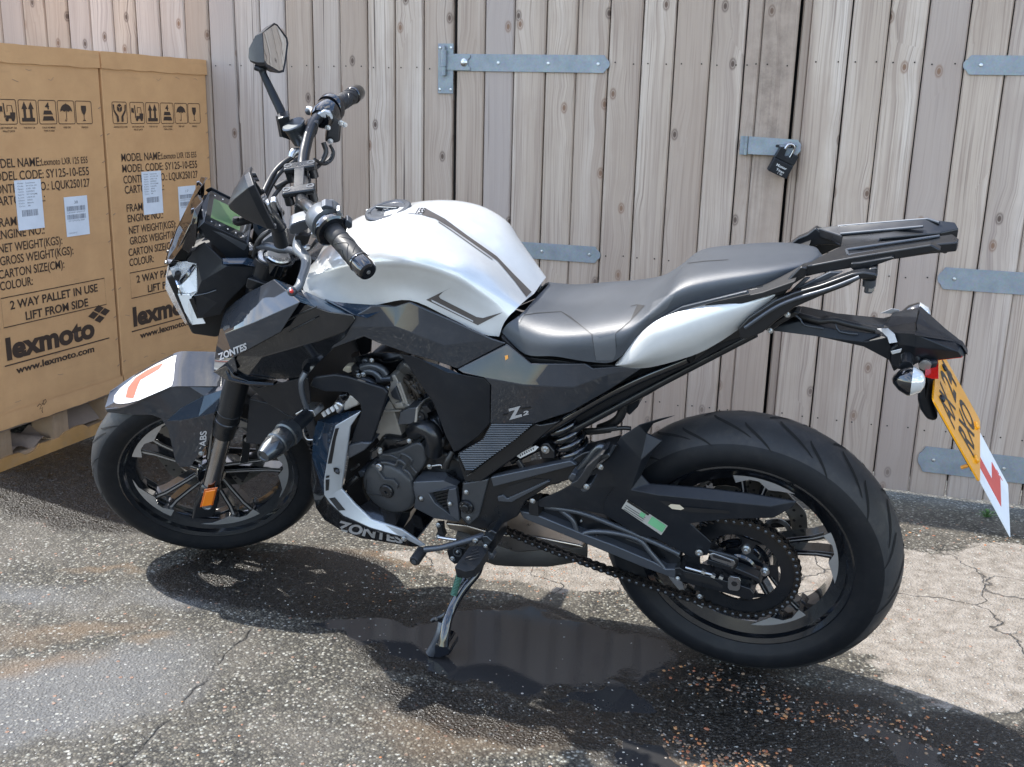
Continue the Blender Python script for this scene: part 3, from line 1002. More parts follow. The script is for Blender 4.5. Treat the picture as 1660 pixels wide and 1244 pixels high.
# small weed at the foot of the door
wd = empty('weed', gp(1600, 836, -0.04) + Vector((0, 0, 0.0)))
wd.location.z = gz(wd.location.x, wd.location.y)
tag(wd, 'tiny green weed growing at the foot of the doors behind the learner plate', 'weed')
M_leaf = simple('weed_leaf', (0.06, 0.14, 0.03), 0.5)
g = G()
for _ in range(46):
    an, rr = rnd.uniform(0, 6.28), rnd.uniform(0.002, 0.03)
    hgt_, ln = rnd.uniform(0.004, 0.02), rnd.uniform(0.006, 0.013)
    cxx, cyy = rr * math.cos(an), rr * 0.5 * math.sin(an)
    d = Vector((math.cos(an), math.sin(an), rnd.uniform(0.1, 0.9))).normalized()
    s_ = d.cross(Vector((0, 0, 1))).normalized() * ln * 0.33
    p0 = Vector((cxx, cyy, hgt_))
    g.add([p0, p0 + d * ln * 0.5 + s_, p0 + d * ln, p0 + d * ln * 0.5 - s_], [(0, 1, 2, 3)])
    g.tube([(cxx * 0.3, cyy * 0.3, 0), p0], 0.0005, 4)
g.build('leaves', M_leaf, wd)

# ------------------------------------------------------------------ cartons on their pallets
b = NB('carton_board')
v = b.tex()
fl = b.noise(b.tex((1, 1, 1)), 9, 6, 0.6)
bc = b.ramp(fl, (0.3, (0.50, 0.285, 0.135)), (0.7, (0.59, 0.345, 0.165)))
sm_ = b.noise(b.tex((1.5, 1.5, 9)), 4, 6, 0.7)
bc = b.mix(b.ramp(sm_, (0.56, 0.0), (0.80, 0.35)), bc, (0.31, 0.19, 0.11))
sepz = b.new('ShaderNodeSeparateXYZ')
b.lk(v, sepz.inputs[0])
lowm = b.ramp(b.math('ADD', sepz.outputs[2], b.math('MULTIPLY', fl, 0.12)), (0.10, 0.6), (0.26, 0.0))
bc = b.mix(lowm, bc, (0.33, 0.17, 0.07))
b.set(Base_Color=bc, Roughness=0.78, Specular_IOR_Level=0.25, Normal=b.bump(b.math('ADD', b.noise(b.tex((260, 260, 4)), 1, 2), b.math('MULTIPLY', b.noise(v, 5, 3), 5.0)), 0.28, 0.0013))
M_card = b.m
M_cardcut = simple('corrugated_cut_edge', (0.30, 0.20, 0.12), 0.9, dirt=0.4)
M_cardwet = simple('damp_brown_card', (0.42, 0.225, 0.075), 0.45, dirt=0.35, rvar=0.3)
M_carddark = simple('torn_brown_card', (0.22, 0.16, 0.12), 0.85, dirt=0.2)  # darker brown card for deck, flaps, staples and scuffs
M_print = simple('carton_print_ink', (0.045, 0.026, 0.016), 0.7, rvar=0.05)
M_label = simple('white_paper_label', (0.66, 0.70, 0.76), 0.5, rvar=0.05)
M_labgrey = simple('label_print_grey', (0.16, 0.17, 0.20), 0.6, rvar=0.05)
BW, BD = 0.571, 1.05
BTOP, BLID, BTRAY, BBOT = 1.342, 1.287, 0.228, 0.182
BROT = (0, 0, BYAW)
# local frame: x along printed face (u), -y out of it, z up
def poly_strip(g, pts, w, y, th=0.0004, closed=False, mi=0):
    """ribbon of width w along pts in the xz plane"""
    P = [Vector((p[0], 0, p[1])) for p in pts]
    n = len(P)
    L_, R_ = [], []
    for i in range(n):
        a = P[(i - 1) % n] if (closed or i) else P[i]
        c = P[(i + 1) % n] if (closed or i < n - 1) else P[i]
        t = (c - a).normalized()
        nn = Vector((-t.z, 0, t.x)) * (w / 2)
        L_.append(P[i] + nn); R_.append(P[i] - nn)
    vs = [(q.x, y, q.z) for q in L_] + [(q.x, y, q.z) for q in R_]
    m = n if closed else n - 1
    g.add(vs, [(i, (i + 1) % n, n + (i + 1) % n, n + i) for i in range(m)], mi)
def poly(g, pts, y, mi=0):
    g.add([(p[0], y, p[1]) for p in pts], [tuple(range(len(pts)))], mi)
def disc(g, cx, cz, r, y, n=16, mi=0):
    poly(g, [(cx + r * math.cos(2 * math.pi * i / n), cz + r * math.sin(2 * math.pi * i / n)) for i in range(n)], y, mi)
def ring(g, cx, cz, r, w, y, n=18, mi=0):
    poly_strip(g, [(cx + r * math.cos(2 * math.pi * i / n), cz + r * math.sin(2 * math.pi * i / n)) for i in range(n)], w, y, closed=True, mi=mi)
YP = -0.0009
def symbols(parent):
    """six handling pictograms; x in box units, local frame"""
    x0s = (0.041, 0.130, 0.211, 0.291, 0.371, 0.449)
    w_, top, bot = 0.072, 1.180, 1.108
    caps = (['HANDLE WITH CARE'], ['USE FORKLIFT OR', 'PALLET JACK'], ['THIS WAY UP'], ['STACK NO MORE', 'THAN 4 HIGH'], ['KEEP DRY'], ['FRAGILE'])
    for k, x0 in enumerate(x0s):
        g = G()
        x1 = x0 + w_
        r_ = 0.006
        pts = []
        for (cx, cz, a0) in ((x1 - r_, top - r_, 0), (x0 + r_, top - r_, 90), (x0 + r_, bot + r_, 180), (x1 - r_, bot + r_, 270)):
            for t in (0, 30, 60, 90):
                pts.append((cx + r_ * math.cos(R(a0 + t)), cz + r_ * math.sin(R(a0 + t))))
        poly_strip(g, pts, 0.0022, YP, closed=True)
        cx, H, zb = (x0 + x1) / 2, top - bot, bot
        def q(u, z): return (x0 + w_ * u, zb + H * z)
        if k == 0:
            for sgn in (-1, 1):
                f = lambda u, z: (cx + sgn * w_ * u, zb + H * z)
                poly(g, [f(.08, .08), f(.22, .08), f(.24, .33), f(.42, .58), f(.45, .88), f(.36, .88), f(.34, .62), f(.24, .5), f(.10, .34)], YP)
            poly(g, [q(.5, .93), q(.66, .84), q(.5, .76), q(.34, .84)], YP)
            poly(g, [q(.33, .81), q(.485, .73), q(.485, .52), q(.33, .62)], YP)
            poly(g, [q(.67, .81), q(.515, .73), q(.515, .52), q(.67, .62)], YP)
        elif k == 1:
            poly(g, [q(.08, .52), q(.26, .50), q(.26, .72), q(.08, .74)], YP)
            poly(g, [q(.30, .86), q(.36, .86), q(.40, .30), q(.34, .24)], YP)
            poly_strip(g, [q(.50, .5), q(.52, .76), q(.76, .76), q(.80, .46)], 0.0026, YP)
            poly(g, [q(.40, .22), q(.90, .22), q(.93, .48), q(.66, .48), q(.64, .36), q(.42, .36)], YP)
            for u in (.46, .78):
                disc(g, *q(u, .20), 0.0065, YP - 0.0001)
        elif k == 2:
            for u in (.32, .68):
                poly(g, [q(u - .07, .26), q(u + .07, .26), q(u + .07, .62), q(u - .07, .62)], YP)
                poly(g, [q(u - .16, .62), q(u + .16, .62), q(u, .93)], YP)
            poly(g, [q(.14, .10), q(.86, .10), q(.86, .26), q(.14, .26)], YP)
        elif k == 3:
            poly(g, [q(.24, .40), q(.80, .40), q(.70, .57), q(.30, .57)], YP)
            poly(g, [q(.18, .14), q(.88, .14), q(.78, .33), q(.26, .33)], YP)
        elif k == 4:
            dome = [q(.5 + .36 * math.cos(R(t)), .52 + .34 * math.sin(R(t))) for t in range(0, 181, 15)]
            dome += [q(.26, .58), q(.38, .52), q(.5, .58), q(.62, .52), q(.74, .58)]
            poly(g, dome, YP)
            poly_strip(g, [q(.5, .9), q(.5, .2), q(.47, .12), q(.41, .14), q(.40, .19)], 0.0022, YP - 0.0001)
        else:
            poly(g, [q(.34, .80), q(.66, .80), q(.66, .62), q(.60, .48), q(.53, .40), q(.47, .40), q(.40, .48), q(.34, .62)], YP)
            poly(g, [q(.485, .42), q(.515, .42), q(.515, .16), q(.485, .16)], YP - 0.0001)
            poly(g, [q(.38, .13), q(.62, .13), q(.55, .17), q(.45, .17)], YP - 0.0002)
        sy = g.build('pictogram', M_print, parent)
        if k == 3:
            flat_text(sy, '4', *[q(.38, 0)[0], q(.62, 0)[0]], q(0, .63)[1], H * .28, M_print, 'figure', yoff=YP, bold=0.03)
        for j, tx in enumerate(caps[k]):
            wd_ = 0.0042 * len(tx)
            flat_text(sy, tx, cx - wd_ / 2, cx + wd_ / 2, bot - 0.014 - 0.0095 * j, 0.0055, M_print, 'caption', yoff=YP, bold=0.012)
def shipping_label(parent, x0, x1, z0, z1, kind, num):
    g = G()
    g.box(((x0 + x1) / 2, -0.0012, (z0 + z1) / 2), (x1 - x0, 0.0008, z1 - z0))
    lb = g.build('shipping_label', M_label, parent)
    W, H = x1 - x0, z1 - z0
    y = -0.0019
    r = random.Random(num + kind)
    def bars(u0, u1, v0, v1):
        g = G()
        x = x0 + W * u0
        while x < x0 + W * u1:
            w_ = r.choice((0.0009, 0.0015, 0.0022))
            poly(g, [(x, z0 + H * v0), (x + w_, z0 + H * v0), (x + w_, z0 + H * v1), (x, z0 + H * v1)], y)
            x += w_ + r.choice((0.0009, 0.0013, 0.002))
        g.build('barcode', M_labgrey, lb)
    if kind == 0:
        for i, (a_, c_) in enumerate((('Model', 'Lexmoto'), ('Code', 'SY125-10'), ('Spec', 'LXR 125'), ('Frame No', 'LEXR01'), ('Engine No', 'SY157QMJ'), ('Lot', 'LQUK25'), ('Date', '2025'), ('Color', 'Black'), ('Carton', '38'))):
            z = z0 + H * (0.925 - 0.057 * i)
            flat_text(lb, a_, x0 + W * .10, x0 + W * .32, z, 0.0040, M_labgrey, 'small_print', yoff=y)
            flat_text(lb, c_, x0 + W * .42, x0 + W * (.42 + .05 * len(c_)), z, 0.0042, M_labgrey, 'small_print', yoff=y, bold=0.01)
        bars(.18, .80, .27, .40)
    else:
        flat_text(lb, str(num), x0 + W * .42, x0 + W * .58, z0 + H * .82, H * .07, M_labgrey, 'small_print', yoff=y)
        bars(.08, .88, .64, .76)
        flat_text(lb, 'LEXR01250127', x0 + W * .1, x0 + W * .86, z0 + H * .585, H * .035, M_labgrey, 'small_print', yoff=y)
        bars(.08, .88, .43, .55)
        flat_text(lb, 'SY157QMJ 2501', x0 + W * .12, x0 + W * .82, z0 + H * .375, H * .035, M_labgrey, 'small_print', yoff=y)
        flat_text(lb, 'LQUK250127', x0 + W * .08, x0 + W * .45, z0 + H * .07, H * .03, M_labgrey, 'small_print', yoff=y)
def carton(u0, label, num):
    e = empty('carton', BA + BU * u0 + Vector((0, 0, 0)), BROT)
    tag(e, label, 'box', 'motorcycle cartons by the fence')
    rr = random.Random(num)
    # body with a slight bulge, as a shell
    g = G()
    nx, nz_ = 10, 14
    def face_pt(i, j, y):
        u, z = i / nx * BW, BBOT + 0.02 + (BLID + 0.02 - BBOT) * j / nz_
        bul = 0.004 * math.sin(math.pi * i / nx) * math.sin(math.pi * j / nz_)
        return (u, y - 0 * bul, z)
    g.box((BW / 2, BD / 2 + 0.0005, (BBOT + BTOP) / 2), (BW - 0.003, BD, BTOP - BBOT - 0.02))
    body = g.build('carton_body', M_card, e, bevel=0.004)
    g = G()
    # lid band: thin tray upside down, edges a little proud and wavy
    def bandm(z0, z1, out, n=16, sag=0.0, nm='lid'):
        g = G()
        ring_ = []
        for i in range(n + 1): ring_.append((BW * i / n, -out))
        m = 12
        for i in range(1, m + 1): ring_.append((BW, -out + (BD + 2 * out) * i / m))
        for i in range(1, n + 1): ring_.append((BW - BW * i / n, BD + out))
        for i in range(1, m): ring_.append((0, BD + out - (BD + 2 * out) * i / m))
        N = len(ring_)
        cx_, cy_ = BW / 2, BD / 2
        vs = []
        for lay in range(4):
            for i, (x, y) in enumerate(ring_):
                jit = rr.uniform(-1, 1)
                if lay == 0: zz, k = z1 + 0.0012 * jit, 1.0
                elif lay == 1: zz, k = z0 + 0.0022 * jit - sag * math.sin(math.pi * min(1, max(0, x / BW))), 1.0 + 0.002
                elif lay == 2: zz, k = z0 + 0.001, 0.992
                else: zz, k = z1 - 0.006, 0.985
                vs.append((cx_ + (x - cx_) * k, cy_ + (y - cy_) * k - (0.0012 * jit if lay < 2 else 0), zz))
        f = []
        for lay in range(3):
            f += [(lay * N + i, lay * N + (i + 1) % N, (lay + 1) * N + (i + 1) % N, (lay + 1) * N + i) for i in range(N)]
        g.add(vs, f)
        return g, N
    g, N = bandm(BLID, BTOP, 0.0035)
    g.f.append(tuple(range(N))); g.mi.append(0)
    g.build('lid', M_card, e, ang=50, bevel=0.0)
    g, N = bandm(BBOT, BTRAY, 0.004, sag=0.006)
    g.build('tray_flap', M_card, e, ang=50)
    symbols(e)
    # printed text
    T = (('MODEL NAME:', .069, .281, .980, .0265, .010), ('Lexmoto LXR 125 E55', .283, .485, .981, .021, .004), ('MODEL CODE: SY125-10-E55', .070, .487, .942, .0265, .008),
         ('CONTRACT NO.: LQUK250127', .072, .487, .904, .0265, .008), ('CARTON NO.:', .075, .285, .869, .0265, .010), ('FRAME NO.:', .078, .260, .805, .0265, .010), ('ENGINE NO.:', .080, .270, .768, .0265, .010),
         ('NET WEIGHT(KGS):', .082, .342, .727, .0265, .010), ('GROSS WEIGHT(KGS):', .083, .387, .689, .0265, .010), ('CARTON SIZE(CM):', .072, .342, .649, .0265, .010), ('COLOUR:', .073, .203, .613, .0265, .010),
         ('2 WAY PALLET IN USE', .104, .485, .549, .0265, .022), ('LIFT FROM SIDE', .161, .435, .506, .0265, .022), ('lexmoto', .072, .455, .396, .068, .045), ('www.lexmoto.com', .102, .446, .344, .022, .03))
    for (tx, a_, c_, z, cap, bo) in T:
        flat_text(e, tx, a_, c_, z, cap, M_print, 'printed_text', yoff=YP, bold=bo)
    g = G()
    poly_strip(g, [(.071, .589), (.521, .589), (.521, .497), (.071, .497)], 0.003, YP, closed=True)
    poly_strip(g, [(.060, .377), (.523, .377)], 0.004, YP)
    g.build('printed_frame', M_print, e)
    g = G()
    for (cx, cz) in ((.455, .470), (.483, .487), (.483, .452), (.512, .472)):
        poly(g, [(cx - .025, cz), (cx, cz + .014), (cx + .025, cz), (cx, cz - .014)], YP)
    g.build('printed_logo', M_print, e)
    for i in range(11):
        z = BBOT + 0.09 + i * 0.088 + rr.uniform(-0.01, 0.01)
        for x in ((BW - 0.012,) if i % 3 else (BW - 0.012, 0.012)):
            g = G()
            g.tube([(x - 0.006, -0.0012, z - 0.002), (x + 0.006, -0.0012, z + 0.003)], 0.0009, 6)
            g.build('staple', M_carddark, e)
    # dents and scuffs: shallow creases pressed near the edges
    g = G()
    for i in range(7):
        x, z = rr.uniform(0.02, BW - 0.05), rr.choice((BTRAY + rr.uniform(0.01, 0.05), BLID - rr.uniform(0.01, 0.06), rr.uniform(0.3, 0.5)))
        poly_strip(g, [(x, z), (x + 0.012, z + rr.uniform(-.004, .004)), (x + 0.024, z + rr.uniform(-.008, .008))], 0.0012, YP)
    g.build('scuff_marks', M_carddark, e)['kind'] = 'stuff'
    shipping_label(e, .166, .272, .787, .940, 0, num)
    shipping_label(e, .364, .468, .747, .876, 1, num)
    return e
c1 = carton(0.0, 'nearer tall brown motorcycle carton, its labels and full logo in view, numbered 38 by hand', 38)
c2 = carton(0.579, 'farther tall brown motorcycle carton, standing between the nearer carton and the fence', 17)
# handwritten number on the nearer one
g = G()
def hw(x, z): return (0.168 + x * 0.0011, 0.197 + z * 0.0011)
poly_strip(g, [hw(0, 20), hw(10, 26), hw(16, 20), hw(8, 10), hw(20, 12), hw(16, 2), hw(19, -4)], 0.0026, -0.0055)
poly_strip(g, [hw(22, 22), hw(26, 32), hw(34, 34), hw(36, 26), hw(28, 20), hw(18, 24)], 0.0026, -0.0055)
g.build('handwriting', M_print, c1)
def pallet(u0, label):
    e = empty('card_pallet', BA + BU * u0 + Vector((0, 0, 0.045)), BROT)
    tag(e, label, 'pallet', 'cardboard pallets under the cartons')
    r = random.Random(int(u0 * 100) + 4)
    # bottom deck skid along the face: wavy torn top edge
    g = G()
    n = 26
    top = [0.040 + 0.006 * math.sin(i * 0.9) * r.random() + (0.012 if 12 < i < 18 else 0) + (-0.012 if 4 < i < 8 else 0) for i in range(n + 1)]
    for y0, y1 in ((0.004, 0.012),):
        vs = []
        for i in range(n + 1):
            x = BW * i / n
            vs += [(x, y0, 0), (x, y0, top[i]), (x, y1, top[i]), (x, y1, 0)]
        f = []
        for i in range(n):
            for k in range(4):
                f.append((i * 4 + k, i * 4 + (k + 1) % 4, (i + 1) * 4 + (k + 1) % 4, (i + 1) * 4 + k))
        f += [(0, 1, 2, 3), (n * 4, n * 4 + 3, n * 4 + 2, n * 4 + 1)]
        g.add(vs, f)
    g.build('skid_wrap', M_cardwet, e, ang=40)
    g = G(); g.box((BW / 2, 0.06, 0.018), (BW - 0.004, 0.095, 0.034)); g.build('skid', M_cardcut, e, bevel=0.002)
    g = G(); g.box((BW / 2, BD / 2, 0.018), (BW - 0.004, 0.1, 0.03)); g.build('skid', M_cardcut, e)
    g = G(); g.box((BW / 2, BD - 0.06, 0.018), (BW - 0.004, 0.1, 0.03)); g.build('skid', M_cardcut, e)
    g = G(); g.box((BW / 2, BD / 2 + 0.004, 0.128), (BW - 0.01, BD - 0.02, 0.012)); g.build('deck', M_carddark, e)
    # corrugated blocks with vertical flutes
    for bx in (0.030, 0.275, 0.52):
        for by in (0.055, BD / 2, BD - 0.06):
            g = G()
            m = 14
            pts = []
            wv = 0.07
            for i in range(m * 2 + 1):
                pts.append((bx - wv / 2 + wv * i / (m * 2), by - 0.045 + (0.0035 if i % 2 else 0.0) + r.uniform(-0.001, 0.001)))
            pts += [(bx + wv / 2, by + 0.045), (bx - wv / 2, by + 0.045)]
            N = len(pts)
            vs = [(x, y, z) for z in (0.035, 0.122) for x, y in pts]
            g.add(vs, [(i, (i + 1) % N, N + (i + 1) % N, N + i) for i in range(N)] + [tuple(range(N)), tuple(range(N, 2 * N))])
            g.build('block', M_cardcut, e, ang=20)
    # crushed inner flap between the blocks
    g = G()
    vs = []
    for j in range(5):
        for i in range(13):
            x = 0.07 + 0.17 * i / 12
            vs.append((x, 0.02 + 0.09 * j / 4, 0.045 + 0.012 * math.sin(i * 0.8 + j) + 0.025 * (j / 4)))
    g.add(vs, [(j * 13 + i, j * 13 + i + 1, (j + 1) * 13 + i + 1, (j + 1) * 13 + i) for j in range(4) for i in range(12)])
    g.add([(0.32, 0.03, 0.045), (0.48, 0.03, 0.045), (0.48, 0.09, 0.11), (0.32, 0.10, 0.10)], [(0, 1, 2, 3)])
    g.build('torn_flap', M_carddark, e, ang=40)
    return e
pallet(0.0, 'crushed honeycomb card pallet under the nearer carton, its damp skid torn open')
pallet(0.579, 'card pallet under the farther carton, largely hidden behind the front wheel')

# ================================================================== MOTORCYCLE
WB, EPS, TR_, RR, RF, RHO = 1.38, R(25.5), 0.095, 0.314, 0.293, 0.065
RB = Matrix(((-0.93026184, -0.35618024, -0.08802583), (0.36688892, -0.90459673, -0.21701909), (-0.00232997, -0.23418028, 0.9721904)))
OB = Vector((0.50962196, 2.04465227, 0.3070761))          # rear axle in the world
RBI = RB.transposed()
AXS = Vector((-math.sin(EPS), 0, math.cos(EPS)))
APT = Vector((WB + TR_, 0, -RR))
STM = Matrix.Rotation(R(31.2667), 3, AXS)
STI = STM.transposed()
CAMB = RBI @ (CAMP - OB)
BASE = Vector((0.69, 0, -RR + 0.003))                     # origin of the bike's own frame, on the ground between the wheels
BIKE = empty('motorcycle')
BIKE.matrix_world = Matrix.Translation(OB + RB @ BASE) @ RB.to_4x4()
tag(BIKE, 'charcoal and silver-white naked motorcycle leaning on its side stand, front wheel turned left', 'motorcycle')
CF = {'A': (0, 40, 3.455), 'B': (0, 380, 3.11), 'C': (240, 260, 3.455), 'D': (380, 20, 4.786), 'E': (130, 560, 3.66), 'F': (400, 560, 3.4565),
      'G': (500, 300, 3.8875), 'H': (780, 380, 3.32), 'I': (1160, 330, 3.7727), 'J': (1380, 480, 3.11), 'K': (640, 640, 2.828), 'L': (980, 660, 2.828),
      'O': (1060, 740, 4.442), 'R': (320, 640, 4.786), 'T': (140, 640, 4.785), 'V': (960, 880, 5.1875), 'NP': (1480, 560, 3.889),
      'EG': (540, 560, 6.909), 'EC': (560, 700, 6.385), 'FP': (820, 650, 6.912), 'HB': (400, 260, 5.655), 'SS': (650, 850, 5.41), 'BP': (480, 640, 4.608), 'P': (0, 0, 1.0)}
def pxy(k, x, y):
    a, c_, s_ = CF[k]
    return a + x / s_, c_ + y / s_
def L(k, x, y, yy, st=False, plane='y'):
    """survey point (crop k) on the bike's own plane y=yy (or x=yy); st: in the unsteered frame of the fork"""
    X, Y = pxy(k, x, y)
    d = RBI @ ray(X, Y)
    c_ = CAMB
    if st:
        d = STI @ d
        c_ = STI @ (CAMB - APT) + APT
    i = 'xyz'.index(plane)
    t = (yy - c_[i]) / d[i]
    return c_ + d * t
def fin(me, st, flip=False):
    for q in me.vertices:
        p = q.co.copy()
        if flip:
            p.y = -p.y
        if st:
            p = STM @ (p - APT) + APT
        q.co = p - BASE
    if flip:
        me.flip_normals()
def put(g, name, mat, parent=None, st=False, mirror=False, ang=35, bevel=0, seg=2, label=None, clean=True):
    """link a buffer given in bike coordinates as one part; mirror=True also makes the other side"""
    out = []
    for fl in ((False, True) if mirror else (False,)):
        me = g.mesh(name, clean)
        fin(me, st, fl)
        o = link(name, me, mat, parent or BIKE)
        if bevel:
            md = o.modifiers.new('bevel', 'BEVEL')
            md.width = bevel
            md.segments = seg
            md.limit_method = 'ANGLE'
            md.angle_limit = R(25)
            md.harden_normals = True
        smooth_by_angle(me, ang)
        if label and not fl:
            o['label'] = label
        out.append(o)
    return out if mirror else out[0]
def prism(g, k, pts, y0, y1, st=False, mi=0, taper=1.0):
    P = [L(k, x, y, y0, st) for x, y in pts]
    c_ = sum(P, Vector()) / len(P)
    Q = [Vector((c_.x + (p.x - c_.x) * taper, y1, c_.z + (p.z - c_.z) * taper)) for p in P]
    n = len(P)
    g.add(P + Q, [tuple(range(n)), tuple(range(n, 2 * n))] + [(i, (i + 1) % n, n + (i + 1) % n, n + i) for i in range(n)], mi)
    return g
def pris(name, k, pts, y0, y1, mat, st=False, mirror=False, bevel=0.0015, seg=2, parent=None, ang=35, taper=1.0, label=None):
    return put(prism(G(), k, pts, y0, y1, st, 0, taper), name, mat, parent, st, mirror, ang, bevel, seg, label)
def facet(name, k, V, F, mat, th=0.005, off=None, st=False, mirror=False, parent=None, bevel=0.0012, ang=22, seg=2, sub=0, label=None):
    P = [L(k, v[0], v[1], v[2], st) if len(v) == 3 else L(v[3], v[0], v[1], v[2], st) for v in V]
    o_ = Vector(off) if off else Vector((0, -th, 0))
    n = len(P)
    # orient all faces the same way (towards +y / outward from off)
    fs = []
    for f in F:
        nrm = Vector()
        for i in range(len(f)):
            a, c_ = P[f[i]], P[f[(i + 1) % len(f)]]
            nrm += Vector(((a.y - c_.y) * (a.z + c_.z), (a.z - c_.z) * (a.x + c_.x), (a.x - c_.x) * (a.y + c_.y)))
        if nrm.dot(o_) > 0:
            f = tuple(reversed(f))
        fs.append(tuple(f))
    ed = {}
    for f in fs:
        for i in range(len(f)):
            e = (f[i], f[(i + 1) % len(f)])
            ed[e] = ed.get(e, 0) + 1
    bound = [e for e in ed if (e[1], e[0]) not in ed]
    g = G()
    g.add(P + [p + o_ for p in P], fs + [tuple(i + n for i in reversed(f)) for f in fs] + [(e[1], e[0], e[0] + n, e[1] + n) for e in bound])
    return put(g, name, mat, parent, st, mirror, ang, bevel, seg, label)
def grid(name, k, rows, mat, sub=(4, 4), join=False, mirror=False, th=0.004, st=False, parent=None, ang=60, P=None, label=None):
    """smooth skin through rows of survey points; join=True mirrors across the centre plane into one mesh"""
    P = P or [[L(k, *v, st) if len(v) == 3 else L(v[3], v[0], v[1], v[2], st) for v in r] for r in rows]
    cols = [catmull([r[i] for r in P], sub[1]) for i in range(len(P[0]))]
    grd = [catmull([c_[j] for c_ in cols], sub[0]) for j in range(len(cols[0]))]
    if join:
        for p in grd[0]:
            p.y = 0.0
        grd = [[Vector((p.x, -p.y, p.z)) for p in r] for r in grd[:0:-1]] + grd
    h, w_ = len(grd), len(grd[0])
    vs = [p for r in grd for p in r]
    f = [(j * w_ + i, j * w_ + i + 1, (j + 1) * w_ + i + 1, (j + 1) * w_ + i) for j in range(h - 1) for i in range(w_ - 1)]
    g = G()
    g.add(vs, f)
    o = put(g, name, mat, parent, st, mirror, ang, 0, 2, label)
    for q in (o if mirror else [o]):
        me_ = q.data
        sgn_ = 0
        for pp in me_.polygons:
            sgn_ += pp.normal.z + (abs(pp.center.y) > 0.03) * (pp.normal.y if pp.center.y > 0 else -pp.normal.y) * 2
        if sgn_ < 0:
            me_.flip_normals()
        md = q.modifiers.new('skin', 'SOLIDIFY')
        md.thickness = th
        md.offset = -1
    return o, (vs, f)
def rod(name, pts, r, mat, k=None, st=False, mirror=False, n=12, smooth=5, parent=None, flat=1.0, cap=True, label=None):
    P = [L(k, *p, st) if k else Vector(p) for p in pts]
    m = len(P)
    if isinstance(r, (list, tuple)):
        C_ = catmull(P, smooth)
        rr = []
        for i in range(len(C_)):
            t = i / smooth
            a = min(int(t), m - 2)
            rr.append(r[a] + (r[a + 1] - r[a]) * (t - a))
        return put(G().tube(C_, rr, n, 0, cap, flat), name, mat, parent, st, mirror, 50, 0, 2, label)
    return put(G().tube(catmull(P, smooth), r, n, 0, cap, flat), name, mat, parent, st, mirror, 50, 0, 2, label)
def turn(name, c_, prof, mat, axis=(0, 1, 0), st=False, mirror=False, n=32, parent=None, ang=30, bevel=0, label=None):
    return put(G().lathe(c_, axis, prof, n), name, mat, parent, st, mirror, ang, bevel, 2, label)
def bolt(c_, r=0.006, axis=(0, 1, 0), st=False, mat=None, parent=None, mirror=False, name='bolt', h=0.004):
    c_ = Vector(c_)
    r = r * 0.8
    g = G()
    g.lathe(c_, axis, [(0, r * 1.35), (h * 0.3, r * 1.35), (h * 0.32, r), (h, r * 0.95), (h * 1.1, r * 0.8), (h * 1.1, r * 0.45), (h * 0.5, r * 0.4), (h * 0.5, 0)], 12)
    return put(g, name, mat or M_bolt, parent, st, mirror, 30)
def pxbolt(k, x, y, yy, r=0.006, st=False, parent=None, mat=None):
    return bolt(L(k, x, y, yy, st), r, st=st, parent=parent, mat=mat)
def decal(name, k, polys, target, mat, off=0.0008, st=False, parent=None, mpx=5.0, text=None):
    """marks laid on a skin: outline points are cast onto the target surface and lifted off it a little"""
    vs, f = target
    tree = BVHTree.FromPolygons([tuple(v) for v in vs], f)
    c_ = CAMB
    if st:
        c_ = STI @ (CAMB - APT) + APT
    g = G()
    items = []
    if text:
        txt, quad, bold = text
        me = text_mesh(txt, 1.0, bold)
        v2, f2 = tri2d(me, 0.25)
        x0, x1 = min(p[0] for p in v2), max(p[0] for p in v2)
        hc = max(p[1] for p in v2); lc = min(p[1] for p in v2)
        (ax, ay), (bx, by), (cx, cy), (dx, dy) = [pxy(k, *q) for q in quad]     # bottom left, bottom right, top right, top left
        V2 = []
        for (x, y) in v2:
            u, t = (x - x0) / (x1 - x0), (y - lc) / (hc - lc)
            V2.append((ax * (1 - u) * (1 - t) + bx * u * (1 - t) + cx * u * t + dx * (1 - u) * t, ay * (1 - u) * (1 - t) + by * u * (1 - t) + cy * u * t + dy * (1 - u) * t))
        items.append((V2, f2))
    for pl in polys or []:
        bm = bmesh.new()
        P = [bm.verts.new((*pxy(k, *q), 0)) for q in pl]
        bm.faces.new(P)
        bmesh.ops.triangulate(bm, faces=bm.faces)
        for _ in range(7):
            es = [e for e in bm.edges if e.calc_length() > mpx]
            if not es: break
            bmesh.ops.subdivide_edges(bm, edges=es, cuts=1)
            bmesh.ops.triangulate(bm, faces=bm.faces)
        bm.verts.index_update()
        items.append(([(q.co.x, q.co.y) for q in bm.verts], [tuple(q.index for q in ff.verts) for ff in bm.faces]))
        bm.free()
    for V2, F2 in items:
        out, ok = [], []
        for (X, Y) in V2:
            d = RBI @ ray(X, Y)
            if st: d = STI @ d
            d = d.normalized()
            hit = tree.ray_cast(c_, d)
            if hit[0] is None:
                out.append(Vector((0, 0, 0))); ok.append(False)
            else:
                nn = hit[1] if hit[1].dot(d) < 0 else -hit[1]
                out.append(hit[0] + nn * off); ok.append(True)
        g.add(out, [ff for ff in F2 if all(ok[i] for i in ff)])
    if g.f:
        return put(g, name, mat, parent, st, False, 40)
def surf_of(V, F, k, st=False):
    P = [L(k, v[0], v[1], v[2], st) if len(v) == 3 else L(v[3], v[0], v[1], v[2], st) for v in V]
    return P, [tuple(f) for f in F]

